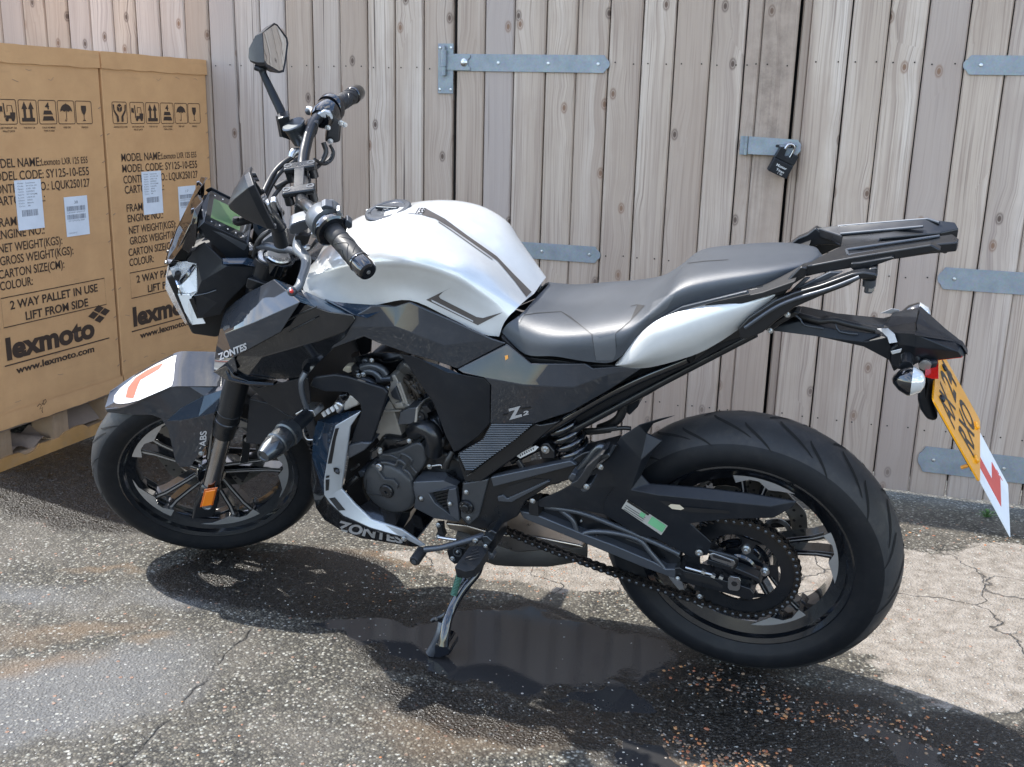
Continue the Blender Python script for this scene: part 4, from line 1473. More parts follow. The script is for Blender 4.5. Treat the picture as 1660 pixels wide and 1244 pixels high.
# ------------------------------------------------------------------ wheels
def tyre_profile(Rr, w, rim, rimw):
    pr = []
    for a in range(-90, 91, 10):
        an = R(a)
        y = w / 2 * math.sin(an)
        r = Rr - (Rr - rim - 0.035) * (1 - math.cos(an)) ** 0.92
        pr.append((y, r))
    return [(-rimw / 2, rim - 0.004), (-rimw / 2 - 0.004, rim + 0.008), (-w / 2 + 0.003, rim + 0.022)] + pr + [(w / 2 - 0.003, rim + 0.022), (rimw / 2 + 0.004, rim + 0.008), (rimw / 2, rim - 0.004)]
def wheel(c_, Rr, w, st, phase, side_disc, nm, groove_n, rimw, face_y):
    """c_: hub centre in bike coordinates; phase: angle of the first spoke group"""
    rim = 0.217
    cx, cz = c_[0], c_[2]
    root = put(G().lathe(c_, (0, 1, 0), [(-0.045, 0.0), (-0.045, 0.030), (-0.03, 0.038), (0.03, 0.038), (0.045, 0.030), (0.045, 0.0)], 32), nm, M_gloss, None, st)
    P = tyre_profile(Rr, w, rim, rimw)
    gt = G()
    nP = len(P)
    i0 = next(i for i, (y_, r_) in enumerate(P) if i > 2 and y_ > -w * 0.455)
    i1 = nP - 1 - i0
    gt.lathe(c_, (0, 1, 0), P[:i0 + 1], 144, 0)
    gt.lathe(c_, (0, 1, 0), P[i0:i1 + 1], 144, 1)
    gt.lathe(c_, (0, 1, 0), P[i1:], 144, 0)
    put(gt, 'tyre', [M_rubber, M_tread], root, st, ang=80)
    # tread grooves: curved slashes cut across the shoulders
    g = G()
    def tp(y):
        # radius at lateral position
        best = None
        for i in range(len(P) - 1):
            (ya, ra), (yb, rb) = P[i], P[i + 1]
            if min(ya, yb) <= y <= max(ya, yb) and ra > rim + 0.03 and abs(yb - ya) > 1e-6:
                t = (y - ya) / (yb - ya)
                rr = ra + (rb - ra) * t
                best = rr if best is None else max(best, rr)
        return best or Rr
    for s in range(groove_n):
        a0 = 360 * s / groove_n
        for sgn in (-1, 1):
            for (ys, ye, da, sh, wd_) in ((0.006, 0.36, 15, 0, 0.0125), (0.16, 0.45, 12, 360 / groove_n * 0.5, 0.0100)):
                m = 9
                Lp, Rp = [], []
                for i in range(m + 1):
                    t = i / m
                    y = sgn * w * (ys + (ye - ys) * t)
                    an = R(a0 + sh + da * t ** 1.5 + (4 if sgn > 0 else 0))
                    rr = tp(y) + 0.0013
                    ww = wd_ * math.sin(math.pi * (0.08 + 0.84 * t)) / rr / 2
                    for lst, q in ((Lp, an - ww), (Rp, an + ww)):
                        lst.append(Vector((cx + rr * math.cos(q), y + c_[1], cz + rr * math.sin(q))))
                g.add(Lp + Rp, [(i, i + 1, m + 1 + i + 1, m + 1 + i) for i in range(m)])
    put(g, 'tread_groove', M_groove, root, st, ang=60)
    # rim barrel
    put(G().lathe(c_, (0, 1, 0), [(-rimw / 2 - 0.003, rim + 0.010), (-rimw / 2 - 0.005, rim + 0.004), (-rimw / 2, rim - 0.006), (-rimw / 2 + 0.010, rim - 0.010), (-rimw / 2 + 0.022, rim - 0.034),
                                    (-0.012, rim - 0.036), (0.012, rim - 0.036), (rimw / 2 - 0.022, rim - 0.034), (rimw / 2 - 0.010, rim - 0.010), (rimw / 2, rim - 0.006), (rimw / 2 + 0.005, rim + 0.004), (rimw / 2 + 0.003, rim + 0.010)], 128), 'rim', M_gloss, root, st, ang=25)
    for yy in (w / 2 - 0.004, -w / 2 + 0.004):
        put(G().lathe((c_[0], c_[1] + yy, c_[2]), (0, 1, 0), [(-0.0015, rim + 0.030), (0.0012 * (1 if yy > 0 else -1), rim + 0.0315), (-0.0015, rim + 0.033)], 96), 'sidewall_ridge', M_rubside, root, st, ang=80)
    # five forked spokes with machined faces and a swept fin on the barrel
    def pt(r, a, y): return Vector((cx + r * math.cos(a), c_[1] + y, cz + r * math.sin(a)))
    for s in range(5):
        a = phase + R(72 * s)
        g = G()
        gm = G()
        for sg in (-1, 1):
            pts = [(0.034, a + sg * 0.36, 0.015), (0.085, a + sg * 0.17, 0.013), (0.145, a + sg * 0.13, 0.0135), (0.184, a + sg * 0.150, 0.017)]
            hw_ = 0.015
            vs = []
            for (r_, an, ww) in pts:
                dw = ww / r_ / 2
                vs += [pt(r_, an - dw, hw_), pt(r_, an + dw, hw_), pt(r_, an + dw, -hw_), pt(r_, an - dw, -hw_)]
            f = []
            for i in range(3):
                for q in range(4):
                    f.append((i * 4 + q, i * 4 + (q + 1) % 4, (i + 1) * 4 + (q + 1) % 4, (i + 1) * 4 + q))
            f += [(0, 3, 2, 1), (12, 13, 14, 15)]
            g.add(vs, f)
            for sd in (1, -1):
                vs = []
                for (r_, an, ww) in pts:
                    dw = ww * (0.17 if nm == 'front_wheel' else 0.10) / r_
                    vs += [pt(r_, an - dw, sd * (hw_ + 0.0006)), pt(r_, an + dw, sd * (hw_ + 0.0006))]
                gm.add(vs, [(i * 2, i * 2 + 1, i * 2 + 3, i * 2 + 2) for i in range(3)])
        # fin
        fo = [(0.181, a - 0.20), (0.186, a + 0.0), (0.181, a + 0.21), (0.198, a + 0.235), (0.2035, a + 0.05), (0.2035, a - 0.22), (0.2025, a - 0.56)]
        fi = [(0.181, a - 0.20), (0.187, a - 0.33)]
        poly_ = [(0.172, a - 0.20), (0.183, a - 0.05), (0.183, a + 0.06), (0.170, a + 0.19), (0.177, a + 0.30), (0.190, a + 0.46), (0.2030, a + 0.74), (0.2040, a + 0.40), (0.2045, a + 0.0), (0.2035, a - 0.22), (0.190, a - 0.22)]
        fy0, fy1 = face_y, 0.004
        n = len(poly_)
        for sd in (1, -1):
            vs = [pt(r_, an, sd * fy0) for r_, an in poly_] + [pt(r_, an, sd * fy1) for r_, an in poly_]
            g.add(vs, [tuple(range(n)), tuple(range(n, 2 * n))] + [(i, (i + 1) % n, n + (i + 1) % n, n + i) for i in range(n)])
            c0 = Vector((0, 0, 0))
            gm.add([pt(r_ + (0.0006 if i > 5 else 0.0004), an, sd * (fy0 + 0.0006)) for i, (r_, an) in enumerate(poly_)], [tuple(range(n))])
        sp_o = put(g, 'spoke', M_gloss, root, st, bevel=0.0014, seg=2)
        put(gm, 'machined_face', M_mach, root, st)
    # disc on one side
    dy = side_disc
    Rd = 0.145 if nm == 'front_wheel' else 0.118
    g = G()
    nh, n = 30, 120
    # ring with drilled holes drawn as inset dark studs, petal edge
    prof_in, th = Rd - 0.036, 0.0022
    vs, f = [], []
    for k_ in range(n):
        an = 2 * math.pi * k_ / n
        ro = Rd + 0.0022 * math.sin(10 * an)
        for (r_, yy) in ((prof_in, th), (ro, th), (ro, -th), (prof_in, -th)):
            vs.append(pt(r_, an, dy + yy))
    for k_ in range(n):
        k2 = (k_ + 1) % n
        for q in range(4):
            f.append((k_ * 4 + q, k_ * 4 + (q + 1) % 4, k2 * 4 + (q + 1) % 4, k2 * 4 + q))
    g.add(vs, f)
    dk = put(g, 'brake_disc', M_disc, root, st, ang=25)
    g = G()
    for k_ in range(nh):
        an = 2 * math.pi * k_ / nh
        for q, rr in enumerate((Rd - 0.008, Rd - 0.017, Rd - 0.027)):
            if (k_ + q) % 2 == 0: continue
            p0 = pt(rr, an + q * 0.04, dy)
            g.lathe((p0.x, p0.y - th - 0.0003, p0.z), (0, 1, 0), [(0, 0), (0, 0.0034), (2 * th + 0.0006, 0.0034), (2 * th + 0.0006, 0)], 10)
    put(g, 'vent_hole', M_blackdeep, dk, st)
    g = G()
    for k_ in range(6):
        an = 2 * math.pi * k_ / 6 + phase
        vs = []
        for (r_, dw) in ((0.03, 0.35), (Rd - 0.036, 0.10)):
            vs += [pt(r_, an - dw, dy + 0.002), pt(r_, an + dw, dy + 0.002), pt(r_, an + dw, dy - 0.002), pt(r_, an - dw, dy - 0.002)]
        g.add(vs, [(0, 1, 5, 4), (1, 2, 6, 5), (2, 3, 7, 6), (3, 0, 4, 7)])
    put(g, 'disc_carrier', M_satin, dk, st)
    return root
def ang_of(k, x, y, yy, c_, st):
    q = L(k, x, y, yy, st)
    return math.atan2(q.z - c_[2], q.x - c_[0])
RC_ = (0.0, 0.0, 0.0)
FC_ = (WB, 0.0, RF - RR)
ph_r = ang_of('P', 1365, 886, 0.02, RC_, False)
ph_f = ang_of('P', 406, 850, 0.02, FC_, True)
RWH = wheel(RC_, RR, 0.142, False, ph_r, -0.075, 'rear_wheel', 15, 0.098, 0.030)
FWH = wheel(FC_, RF, 0.108, True, ph_f, -0.062, 'front_wheel', 14, 0.080, 0.024)
# ------------------------------------------------------------------ inner mass: frame spine, engine block, radiator (dark, mostly seen through gaps)
def blockm(name, pts_xz, y0, y1, mat, bevel=0.006, st=False, parent=None):
    n = len(pts_xz)
    g = G()
    vs = [Vector((x, y, z)) for y in (y0, y1) for x, z in pts_xz]
    g.add(vs, [tuple(range(n)), tuple(range(n, 2 * n))] + [(i, (i + 1) % n, n + (i + 1) % n, n + i) for i in range(n)])
    return put(g, name, mat, parent, st, bevel=bevel)
blockm('frame_spine', [(1.06, 0.56), (0.95, 0.60), (0.70, 0.52), (0.40, 0.44), (0.02, 0.52), (0.02, 0.50), (0.40, 0.38), (0.62, 0.12), (0.68, 0.12), (0.60, 0.34), (0.74, 0.46), (0.98, 0.47)], -0.055, 0.055, M_satin)
rod('head_tube', [(1.045, 0, 0.62), (1.125, 0, 0.45)], 0.036, M_satin, smooth=2, n=20)
radiator = blockm('radiator', [(0.99, 0.40), (1.02, 0.39), (0.965, 0.11), (0.935, 0.12)], -0.125, 0.125, M_matte)
g = G()
for i in range(26):
    z = 0.125 + i * 0.0105
    g.box((0.968 + (z - 0.11) * 0.19 + 0.012, 0, z), (0.006, 0.235, 0.003))
put(g, 'radiator_fin', M_satin, radiator)
engine = blockm('engine', [(0.83, 0.16), (0.80, 0.20), (0.70, 0.20), (0.52, 0.14), (0.53, 0.03), (0.60, 0.01), (0.72, 0.045), (0.80, 0.07), (0.84, 0.10)], -0.11, 0.10, M_satin, bevel=0.012)
# cylinder, head and covers
EY = 0.085
pris('cylinder', 'EG', [(500, 900), (570, 720), (620, 620), (660, 660), (720, 850), (775, 1035), (580, 1085), (530, 1112), (470, 1000)], EY, -0.085, M_alu, parent=engine, bevel=0.003)
pris('cylinder_rib', 'EG', [(570, 735), (760, 720), (775, 745), (565, 760)], EY + 0.006, EY - 0.01, M_alu, parent=engine)
pris('cylinder_rib', 'EG', [(575, 1068), (770, 1030), (772, 1048), (578, 1090)], EY + 0.006, EY - 0.01, M_alu, parent=engine)
pris('cylinder_head', 'EG', [(600, 545), (640, 450), (620, 340), (690, 335), (725, 400), (780, 620), (880, 690), (820, 715), (700, 715), (650, 640)], EY + 0.01, -0.09, M_alu, parent=engine, bevel=0.003)
pris('head_side_plate', 'EG', [(640, 530), (700, 460), (770, 640), (690, 610), (650, 580)], EY + 0.016, EY, M_sating, parent=engine, bevel=0.003)
for (a_, c_) in (((720, 420), (800, 640)), ((745, 415), (825, 640))):
    rod('head_pipe', [(a_[0], a_[1], EY + 0.012), (c_[0], c_[1], EY + 0.012)], 0.0035, M_alu, 'EG', parent=engine, smooth=2)
pris('head_step', 'EG', [(830, 900), (880, 890), (905, 960), (850, 975)], EY, 0.03, M_alu, parent=engine)
pris('oil_filler_neck', 'EG', [(690, 650), (760, 640), (790, 690), (710, 700)], EY + 0.02, EY - 0.02, M_alu, parent=engine)
pris('throttle_body', 'EG', [(720, 870), (745, 750), (850, 705), (940, 695), (925, 870), (880, 885), (730, 895)], EY + 0.03, 0.0, M_sating, parent=engine, bevel=0.004)
pris('throttle_flange', 'EG', [(925, 700), (950, 690), (935, 880), (905, 878)], EY + 0.036, 0.0, M_alu, parent=engine)
turn('throttle_pulley', L('EG', 1000, 765, EY + 0.02), [(0, 0), (0, 0.016), (0.006, 0.016), (0.008, 0.010), (0.012, 0.010), (0.012, 0.004), (0.006, 0.0)], M_satin, parent=engine, n=24)
pris('sensor_plug', 'EG', [(985, 690), (1045, 680), (1100, 745), (1040, 770)], EY + 0.03, EY, M_blackdeep, parent=engine, bevel=0.002)
# camshaft cover arcs
for (pts, r_, mt) in (([(320, 250), (430, 225), (540, 260), (600, 330)], 0.0085, M_sating), ([(360, 290), (440, 290), (500, 330), (540, 385)], 0.0085, M_sating), ([(330, 375), (400, 400), (470, 445)], 0.008, M_sating),
                      ([(300, 215), (250, 270), (300, 300)], 0.010, M_satin), ([(500, 390), (580, 375), (660, 370)], 0.007, M_sating)):
    rod('cam_cover_rib', [(x, y, EY + 0.012) for x, y in pts], r_, mt, 'EG', parent=engine)
pris('cam_cover', 'EG', [(150, 330), (300, 230), (420, 220), (560, 260), (620, 340), (640, 450), (560, 480), (300, 400)], EY, -0.08, M_satin, parent=engine, bevel=0.008)
for (x, y) in ((285, 335), (340, 325), (610, 480), (435, 170)):
    pxbolt('EG', x, y, EY + 0.022, 0.0055, parent=engine)
turn('hose_cap', L('EG', 290, 180, EY), [(0, 0.0), (0, 0.010), (0.02, 0.010), (0.02, 0.0)], M_satin, axis=(0.2, 0.3, 1), parent=engine, n=16)
rod('vent_pipe', [(395, 215, EY), (370, 170, EY), (345, 165, EY), (345, 210, EY)], 0.0045, M_sating, 'EG', parent=engine)
pris('wiring_foam', 'EG', [(95, 285), (130, 235), (240, 228), (250, 280), (170, 318)], 0.09, 0.07, M_foil, bevel=0.003)
for (x0_, y0_, x1_, y1_) in ((800, 400, 930, 600), (830, 440, 980, 640), (860, 400, 990, 560), (790, 380, 860, 520)):
    rod('wiring_loom', [(x0_, y0_, 0.07), ((x0_ + x1_) / 2 + 30, (y0_ + y1_) / 2 - 20, 0.085), (x1_, y1_, 0.07)], 0.0045, M_brown, 'EG')
for (x, y) in ((850, 400), (930, 500), (850, 560), (945, 590), (880, 440)):
    pris('loom_connector', 'EG', [(x, y), (x + 45, y + 10), (x + 50, y + 50), (x + 5, y + 45)], 0.085, 0.06, random.choice([M_sating, M_brown, M_matte]), bevel=0.002)
# starter motor and water pipe behind the side cover
rod('water_pipe', [(900, 960, 0.10), (1000, 920, 0.115), (1100, 970, 0.12), (1140, 1080, 0.12), (1130, 1190, 0.11)], 0.020, M_satin, 'EG', n=20)
rod('pipe_band', [(960, 965, 0.115), (1060, 985, 0.128), (1110, 1060, 0.132)], 0.009, M_steel, 'EG', n=10, flat=0.4)
pris('starter_housing', 'EG', [(940, 860), (1120, 825), (1210, 940), (1290, 1130), (1240, 1150), (1160, 1000), (960, 930)], 0.10, 0.02, M_sating, bevel=0.006)
pris('starter_end', 'EG', [(1130, 1080), (1220, 1040), (1250, 1090), (1235, 1160), (1160, 1170)], 0.125, 0.08, M_blackdeep, bevel=0.006)
rod('clutch_cable', [(1090, 1150, 0.12), (1085, 1200, 0.12), (1100, 1244, 0.12)], 0.006, M_steel, 'EG')
pris('dark_filler', 'BP', [(350, 690), (395, 430), (560, 400), (620, 420), (500, 560), (495, 700), (540, 800), (470, 840), (400, 760)], 0.07, -0.07, M_blackdeep, bevel=0.004)  # black block added to fill the shaded gap behind the cowl
# stator cover
sc_ = L('EC', 440, 600, 0.135)
sr_ = (L('EC', 712, 615, 0.135) - sc_).length
turn('alternator_cover', (sc_.x, 0.09, sc_.z), [(0, 0), (0, sr_ + 0.002), (0.03, sr_), (0.040, sr_ - 0.003), (0.045, sr_ - 0.010), (0.0465, 0.020), (0.045, 0.0)], M_engcov, parent=engine, n=64, ang=40)
pris('alternator_housing', 'EC', [(330, 250), (400, 232), (560, 195), (690, 130), (745, 115), (790, 135), (822, 190), (828, 300), (800, 370), (735, 450), (690, 520), (400, 500)], 0.118, 0.03, M_engcov, parent=engine, bevel=0.006, seg=3)
AY = 0.1375
pris('cover_rib', 'EC', [(262, 350), (285, 332), (400, 490), (500, 500), (545, 560), (530, 600), (490, 540), (400, 515), (370, 500)], AY + 0.005, AY - 0.01, M_engcov, parent=engine, bevel=0.002)
rod('cover_rib', [(375, 318, AY), (450, 325, AY), (520, 345, AY), (545, 300, AY), (575, 300, AY), (620, 340, AY), (605, 385, AY), (660, 430, AY), (690, 495, AY)], 0.0035, M_engcov, 'EC', parent=engine)
rod('cover_rib', [(385, 240, 0.118), (470, 245, 0.118), (545, 275, 0.118), (570, 235, 0.118), (610, 235, 0.118), (685, 290, 0.118), (670, 345, 0.118), (735, 425, 0.118)], 0.0035, M_engcov, 'EC', parent=engine)
turn('inspection_plug', L('EC', 432, 610, AY - 0.002), [(0, 0.0175), (0.005, 0.017), (0.007, 0.015), (0.007, 0.004), (0.003, 0.0035), (0.003, 0)], M_satin, parent=engine, n=32)
for k_ in range(8):
    an = k_ * math.pi / 4
    q = L('EC', 432, 610, AY + 0.0052)
    turn('plug_dot', (q.x + 0.0105 * math.cos(an), q.y, q.z + 0.0105 * math.sin(an)), [(0, 0.0012), (0.0006, 0)], M_sating, parent=engine, n=8)
turn('timing_plug', L('EC', 352, 362, AY - 0.002), [(0, 0.0095), (0.004, 0.0092), (0.005, 0.008), (0.005, 0.003), (0.002, 0.0025), (0.002, 0)], M_steel, parent=engine, n=24)
rod('cover_seam', [(215, 500, AY - 0.002), (215, 560, AY - 0.002), (235, 640, AY - 0.002), (385, 665, AY + 0.001)], 0.0014, M_blackdeep, 'EC', parent=engine)
pris('cover_lug', 'EC', [(125, 415), (170, 400), (205, 420), (190, 470), (150, 480)], 0.11, 0.05, M_sating, parent=engine, bevel=0.003)
rod('coolant_hose', [(-20, 590, 0.12), (60, 520, 0.12), (130, 460, 0.11)], 0.0075, M_cable, 'EC')
rod('dip_lever', [(60, 400, 0.12), (100, 375, 0.12), (140, 340, 0.12)], 0.0028, M_steel, 'EC')
pris('crankcase_web', 'EC', [(240, 210), (390, 130), (700, 60), (840, 20), (900, 100), (900, 270), (820, 300), (790, 130), (560, 200), (370, 240), (250, 330)], 0.10, 0.0, M_gloss, parent=engine, bevel=0.004)
pris('crankcase_web', 'EC', [(810, 350), (900, 350), (1000, 345), (1010, 380), (1150, 360), (1180, 500), (1190, 560), (1000, 465), (760, 450)], 0.10, 0.0, M_gloss, parent=engine, bevel=0.004)
for (x, y) in ((360, 185), (360, 210), (660, 95), (870, 360), (870, 362)):
    pxbolt('EC', x, y, 0.112, 0.0055, parent=engine)
rod('wire_clip', [(900, 355, 0.115), (985, 345, 0.115), (1000, 375, 0.115)], 0.0022, M_steel, 'EC')
rod('gear_arm', [(1110, 205, 0.11), (1060, 300, 0.12), (1040, 370, 0.12)], 0.0075, M_cable, 'EC')
# stand bracket leg beneath the crankcase
pris('engine_mount', 'EC', [(580, 840), (670, 830), (665, 880), (600, 1000), (520, 970)], 0.10, 0.06, M_satin)
# sprocket cover
SY_ = 0.140
SV = [(700, 525, SY_ - .004), (765, 450, SY_ - .022), (1000, 465, SY_ - .022), (1150, 562, SY_ - .016), (1060, 598, SY_), (860, 640, SY_ + .003), (925, 745, SY_ + .003), (1085, 870, SY_), (1178, 938, SY_ - .010),
      (920, 902, SY_ - .012), (705, 790, SY_ - .012), (722, 690, SY_ - .004), (700, 585, SY_ - .004), (1020, 512, SY_ - .004)]
facet('sprocket_cover', 'EC', SV, [(0, 1, 2, 13), (13, 2, 3), (0, 13, 3, 4, 5, 12), (12, 5, 6, 11), (11, 6, 7, 8, 9, 10)], M_sating, th=0.02, bevel=0.0025, seg=3)
pris('cover_louvre', 'EC', [(880, 650), (1070, 590), (1060, 720), (1100, 880), (920, 750)], SY_ - 0.010, SY_ - 0.02, M_blackdeep)
for i in range(6):
    pris('louvre_slat', 'EC', [(925 + i * 8, 668 + i * 30), (1070, 628 + i * 36), (1072, 636 + i * 36), (930 + i * 8, 678 + i * 30)], SY_ - 0.004, SY_ - 0.012, M_satin, bevel=0)
pris('cover_bridge', 'EC', [(1065, 600), (1140, 588), (1165, 760), (1178, 935), (1085, 872), (1045, 730)], SY_ - 0.002, SY_ - 0.016, M_sating, bevel=0.002)
turn('cover_boss', L('EC', 785, 690, SY_ - 0.003), [(0, 0.0085), (0.0015, 0.0085), (0.0015, 0.006), (-0.001, 0.0055)], M_blackdeep, n=20)
pxbolt('EC', 785, 690, SY_, 0.005); pxbolt('EC', 1082, 745, SY_, 0.005)
# ------------------------------------------------------------------ exhaust collector under the engine
pris('collector', 'K', [(228, 588), (330, 600), (470, 640), (640, 650), (850, 690), (870, 705), (700, 715), (560, 725), (450, 690), (330, 640), (250, 620)], 0.06, -0.04, M_exh, bevel=0.012, seg=3)
rod('silencer', [L('K', 300, 640, 0.0), L('K', 470, 685, 0.0), L('K', 700, 690, 0.0), L('K', 880, 690, -0.03)], [0.03, 0.05, 0.05, 0.035], M_muff, n=28)
rod('silencer_outlet', [(0.42, -0.06, -0.10), (0.25, -0.13, -0.02), (0.12, -0.16, 0.04)], 0.035, M_muff, n=24)
rod('exhaust_header', [(0.88, 0.0, 0.24), (0.955, -0.05, 0.15), (0.92, -0.12, 0.05), (0.78, -0.15, 0.0), (0.60, -0.10, -0.05), (0.54, -0.02, -0.06)], 0.018, M_exh, n=18)

# ------------------------------------------------------------------ frame casting and swingarm
frame_plate = pris('frame_plate', 'K', [(308, 405), (432, 384), (800, 306), (862, 268), (1012, 230), (1018, 242), (930, 320), (840, 380), (705, 420), (600, 490), (562, 560), (440, 622), (335, 606), (296, 560)], 0.128, 0.085, M_satin, bevel=0.005, seg=3)
pris('casting_rail', 'K', [(438, 380), (805, 303), (835, 325), (450, 425)], 0.136, 0.118, M_sating, parent=frame_plate, bevel=0.003)  # lighter grey strip stands in for the sky-lit top of the casting
pris('casting_recess', 'K', [(487, 470), (520, 420), (640, 384), (712, 392), (650, 440), (540, 492)], 0.1292, 0.127, M_blackdeep, parent=frame_plate, bevel=0)
pris('casting_rail', 'K', [(470, 470), (495, 462), (515, 478), (700, 395), (712, 400), (560, 480), (535, 494), (475, 490)], 0.1335, 0.125, M_sating, parent=frame_plate, bevel=0.0015)
pris('pivot_plate', 'K', [(312, 408), (430, 388), (385, 560), (340, 600), (300, 560)], 0.134, 0.12, M_engcov, parent=frame_plate, bevel=0.003)
pc = L('K', 330, 512, 0.134)
turn('pivot_cap', pc, [(0, 0.0175), (0.004, 0.0172), (0.0065, 0.0155), (0.0065, 0.009), (0.0095, 0.0085), (0.0105, 0.007), (0.0105, 0)], M_satin, parent=frame_plate, n=40)
for k_ in range(8):
    an = k_ * math.pi / 4 + 0.2
    turn('pivot_dot', (pc.x + 0.0125 * math.cos(an), pc.y + 0.0064, pc.z + 0.0125 * math.sin(an)), [(0, 0.0014), (0.0006, 0)], M_bolt if k_ in (0, 1) else M_sating, parent=frame_plate, n=8)
pxbolt('K', 328, 446, 0.135, 0.0055); pxbolt('K', 338, 566, 0.135, 0.0055); pxbolt('K', 632, 487, 0.13, 0.006)
pris('chain_roller_bracket', 'K', [(612, 490), (655, 490), (660, 560), (615, 550)], 0.12, 0.09, M_blackdeep)
# subframe rails
rod('subframe_rail', [(1115, 583, 0.105), (1010, 628, 0.115), (900, 690, 0.118), (768, 772, 0.12)], 0.0085, M_gloss, 'P', mirror=True, n=14)
rod('subframe_rail', [(1225, 541, 0.085), (1150, 580, 0.085), (1070, 622, 0.09), (925, 700, 0.10), (830, 748, 0.10)], 0.0075, M_satin, 'P', mirror=True, n=14)
pris('tail_liner', 'P', [(1215, 545), (1150, 578), (1100, 612), (1050, 642), (930, 700), (860, 740), (866, 700), (1000, 600), (1100, 560), (1250, 500)], 0.09, -0.09, M_matte, bevel=0.004)
pris('subframe_rail', 'I', [(-80, 700), (140, 700), (260, 620), (330, 570), (400, 560), (300, 700), (200, 810), (0, 870), (-140, 980)], 0.095, 0.06, M_satin, mirror=True, bevel=0.003)
# swingarm
sw = pris('swingarm', 'K', [(566, 532), (640, 548), (870, 642), (1000, 690), (1190, 770), (1240, 800), (1292, 800), (1296, 846), (1262, 838), (1130, 790), (900, 695), (590, 570)], 0.118, 0.075, M_sating, bevel=0.003)
pris('swingarm_web', 'K', [(560, 530), (760, 520), (1010, 600), (1240, 700), (1310, 750), (1310, 800), (1200, 770), (870, 650), (640, 560)], 0.098, 0.07, M_satin, parent=sw, bevel=0.002)
rod('swingarm_brace', [(690, 512, 0.112), (850, 540, 0.112), (1010, 600, 0.112), (1180, 672, 0.112), (1306, 730, 0.112)], 0.006, M_sating, 'K', parent=sw)
rod('swingarm_brace', [(760, 528, 0.110), (815, 575, 0.110), (840, 640, 0.112)], 0.0055, M_sating, 'K', parent=sw)
rod('swingarm_brace', [(840, 648, 0.112), (905, 628, 0.112), (1010, 634, 0.112), (1120, 665, 0.112), (1170, 720, 0.112), (1235, 795, 0.112)], 0.0055, M_sating, 'K', parent=sw)
rod('swingarm_recess', [(920, 640, 0.106), (970, 690, 0.106), (1100, 745, 0.106), (1215, 790, 0.106), (1150, 700, 0.106), (1060, 660, 0.106)], 0.0035, M_blackdeep, 'K', parent=sw)
bolt(L('K', 855, 578, 0.099), 0.0028, parent=sw); bolt(L('K', 1200, 785, 0.099), 0.003, parent=sw)
pris('swingarm', 'K', [(566, 532), (870, 560), (1190, 700), (1292, 800), (1296, 846), (1130, 790), (900, 695), (590, 570)], -0.075, -0.115, M_satin, bevel=0.003)
pris('axle_block', 'V', [(692, 215), (735, 210), (770, 235), (1000, 290), (1200, 345), (1330, 390), (1360, 430), (1345, 490), (1150, 435), (760, 330), (690, 310)], 0.118, 0.08, M_satin, parent=sw, bevel=0.002)
pris('axle_block_edge', 'V', [(970, 140), (1210, 215), (1330, 265), (1400, 300), (1420, 350), (1330, 300), (1180, 245), (960, 180)], 0.124, 0.10, M_satin, parent=sw, bevel=0.002)
pris('axle_block_rib', 'V', [(765, 250), (1000, 300), (1100, 365), (1095, 385), (985, 350), (780, 300)], 0.1195, 0.115, M_blackdeep, parent=sw, bevel=0.0005)
rod('adjuster_screw', [(785, 208, 0.126), (900, 240, 0.126), (1010, 270, 0.126)], 0.0035, M_steel, 'V', parent=sw)
for (x, y) in ((935, 245), (1018, 278), (1085, 290)):
    q = L('V', x, y, 0.126)
    put(G().lathe(q, (-0.93, 0, -0.36), [(-0.004, 0), (-0.004, 0.0058), (0.004, 0.0058), (0.004, 0)], 6), 'adjuster_nut', M_bolt, sw)
pris('axle_plate', 'V', [(1142, 300), (1165, 285), (1230, 295), (1250, 318), (1240, 395), (1220, 408), (1155, 400), (1140, 380)], 0.1215, 0.116, M_steel, parent=sw, bevel=0.0008)
q = L('V', 1195, 346, 0.1215)
turn('axle_end', q, [(0.0003, 0.0062), (0.0006, 0.006), (0.0006, 0.0)], M_blackdeep, parent=sw, n=20)
turn('axle_end', q, [(0.0009, 0.0045), (-0.002, 0.004), (-0.004, 0.0)], M_satin, parent=sw, n=20)
pris('chain_guide_slot', 'V', [(985, 100), (1020, 88), (1190, 150), (1205, 180), (1180, 205), (1000, 140)], 0.130, 0.124, M_steel, parent=sw, bevel=0.001)
pris('chain_guide_slot', 'V', [(1010, 108), (1030, 102), (1160, 152), (1170, 170), (1020, 125)], 0.1306, 0.129, M_blackdeep, parent=sw, bevel=0)
rod('guide_loop', [(980, 62, 0.122), (1190, 120, 0.122), (1215, 150, 0.122), (1205, 190, 0.122), (1180, 215, 0.122)], 0.004, M_satin, 'V', parent=sw)
pxbolt('V', 900, 85, 0.130, 0.0078); pxbolt('V', 720, 300, 0.122, 0.005)
pxbolt('V', 905, 452, 0.10, 0.006)
# sprocket, cush drive and chain
SPY = 0.082
SPR = 0.1175
NT = 45
g = G()
ac = 2 * math.pi / NT
rings = []
vs = []
for k_ in range(NT * 4):
    an = ac * k_ / 4
    r_ = SPR + (0.0045, 0.0, -0.0045, 0.0)[k_ % 4]
    vs.append((r_, an))
inner = 0.083
N = len(vs)
for yy in (SPY + 0.003, SPY - 0.003):
    g.v += [Vector((r_ * math.cos(a_), yy, r_ * math.sin(a_))) for r_, a_ in vs]
for yy in (SPY + 0.003, SPY - 0.003):
    g.v += [Vector((inner * math.cos(a_), yy, inner * math.sin(a_))) for r_, a_ in vs]
for k_ in range(N):
    k2 = (k_ + 1) % N
    g.f += [(k_, k2, 2 * N + k2, 2 * N + k_), (N + k_, 3 * N + k_, 3 * N + k2, N + k2), (k_, N + k_, N + k2, k2), (2 * N + k_, 2 * N + k2, 3 * N + k2, 3 * N + k_)]
    g.mi += [0] * 4
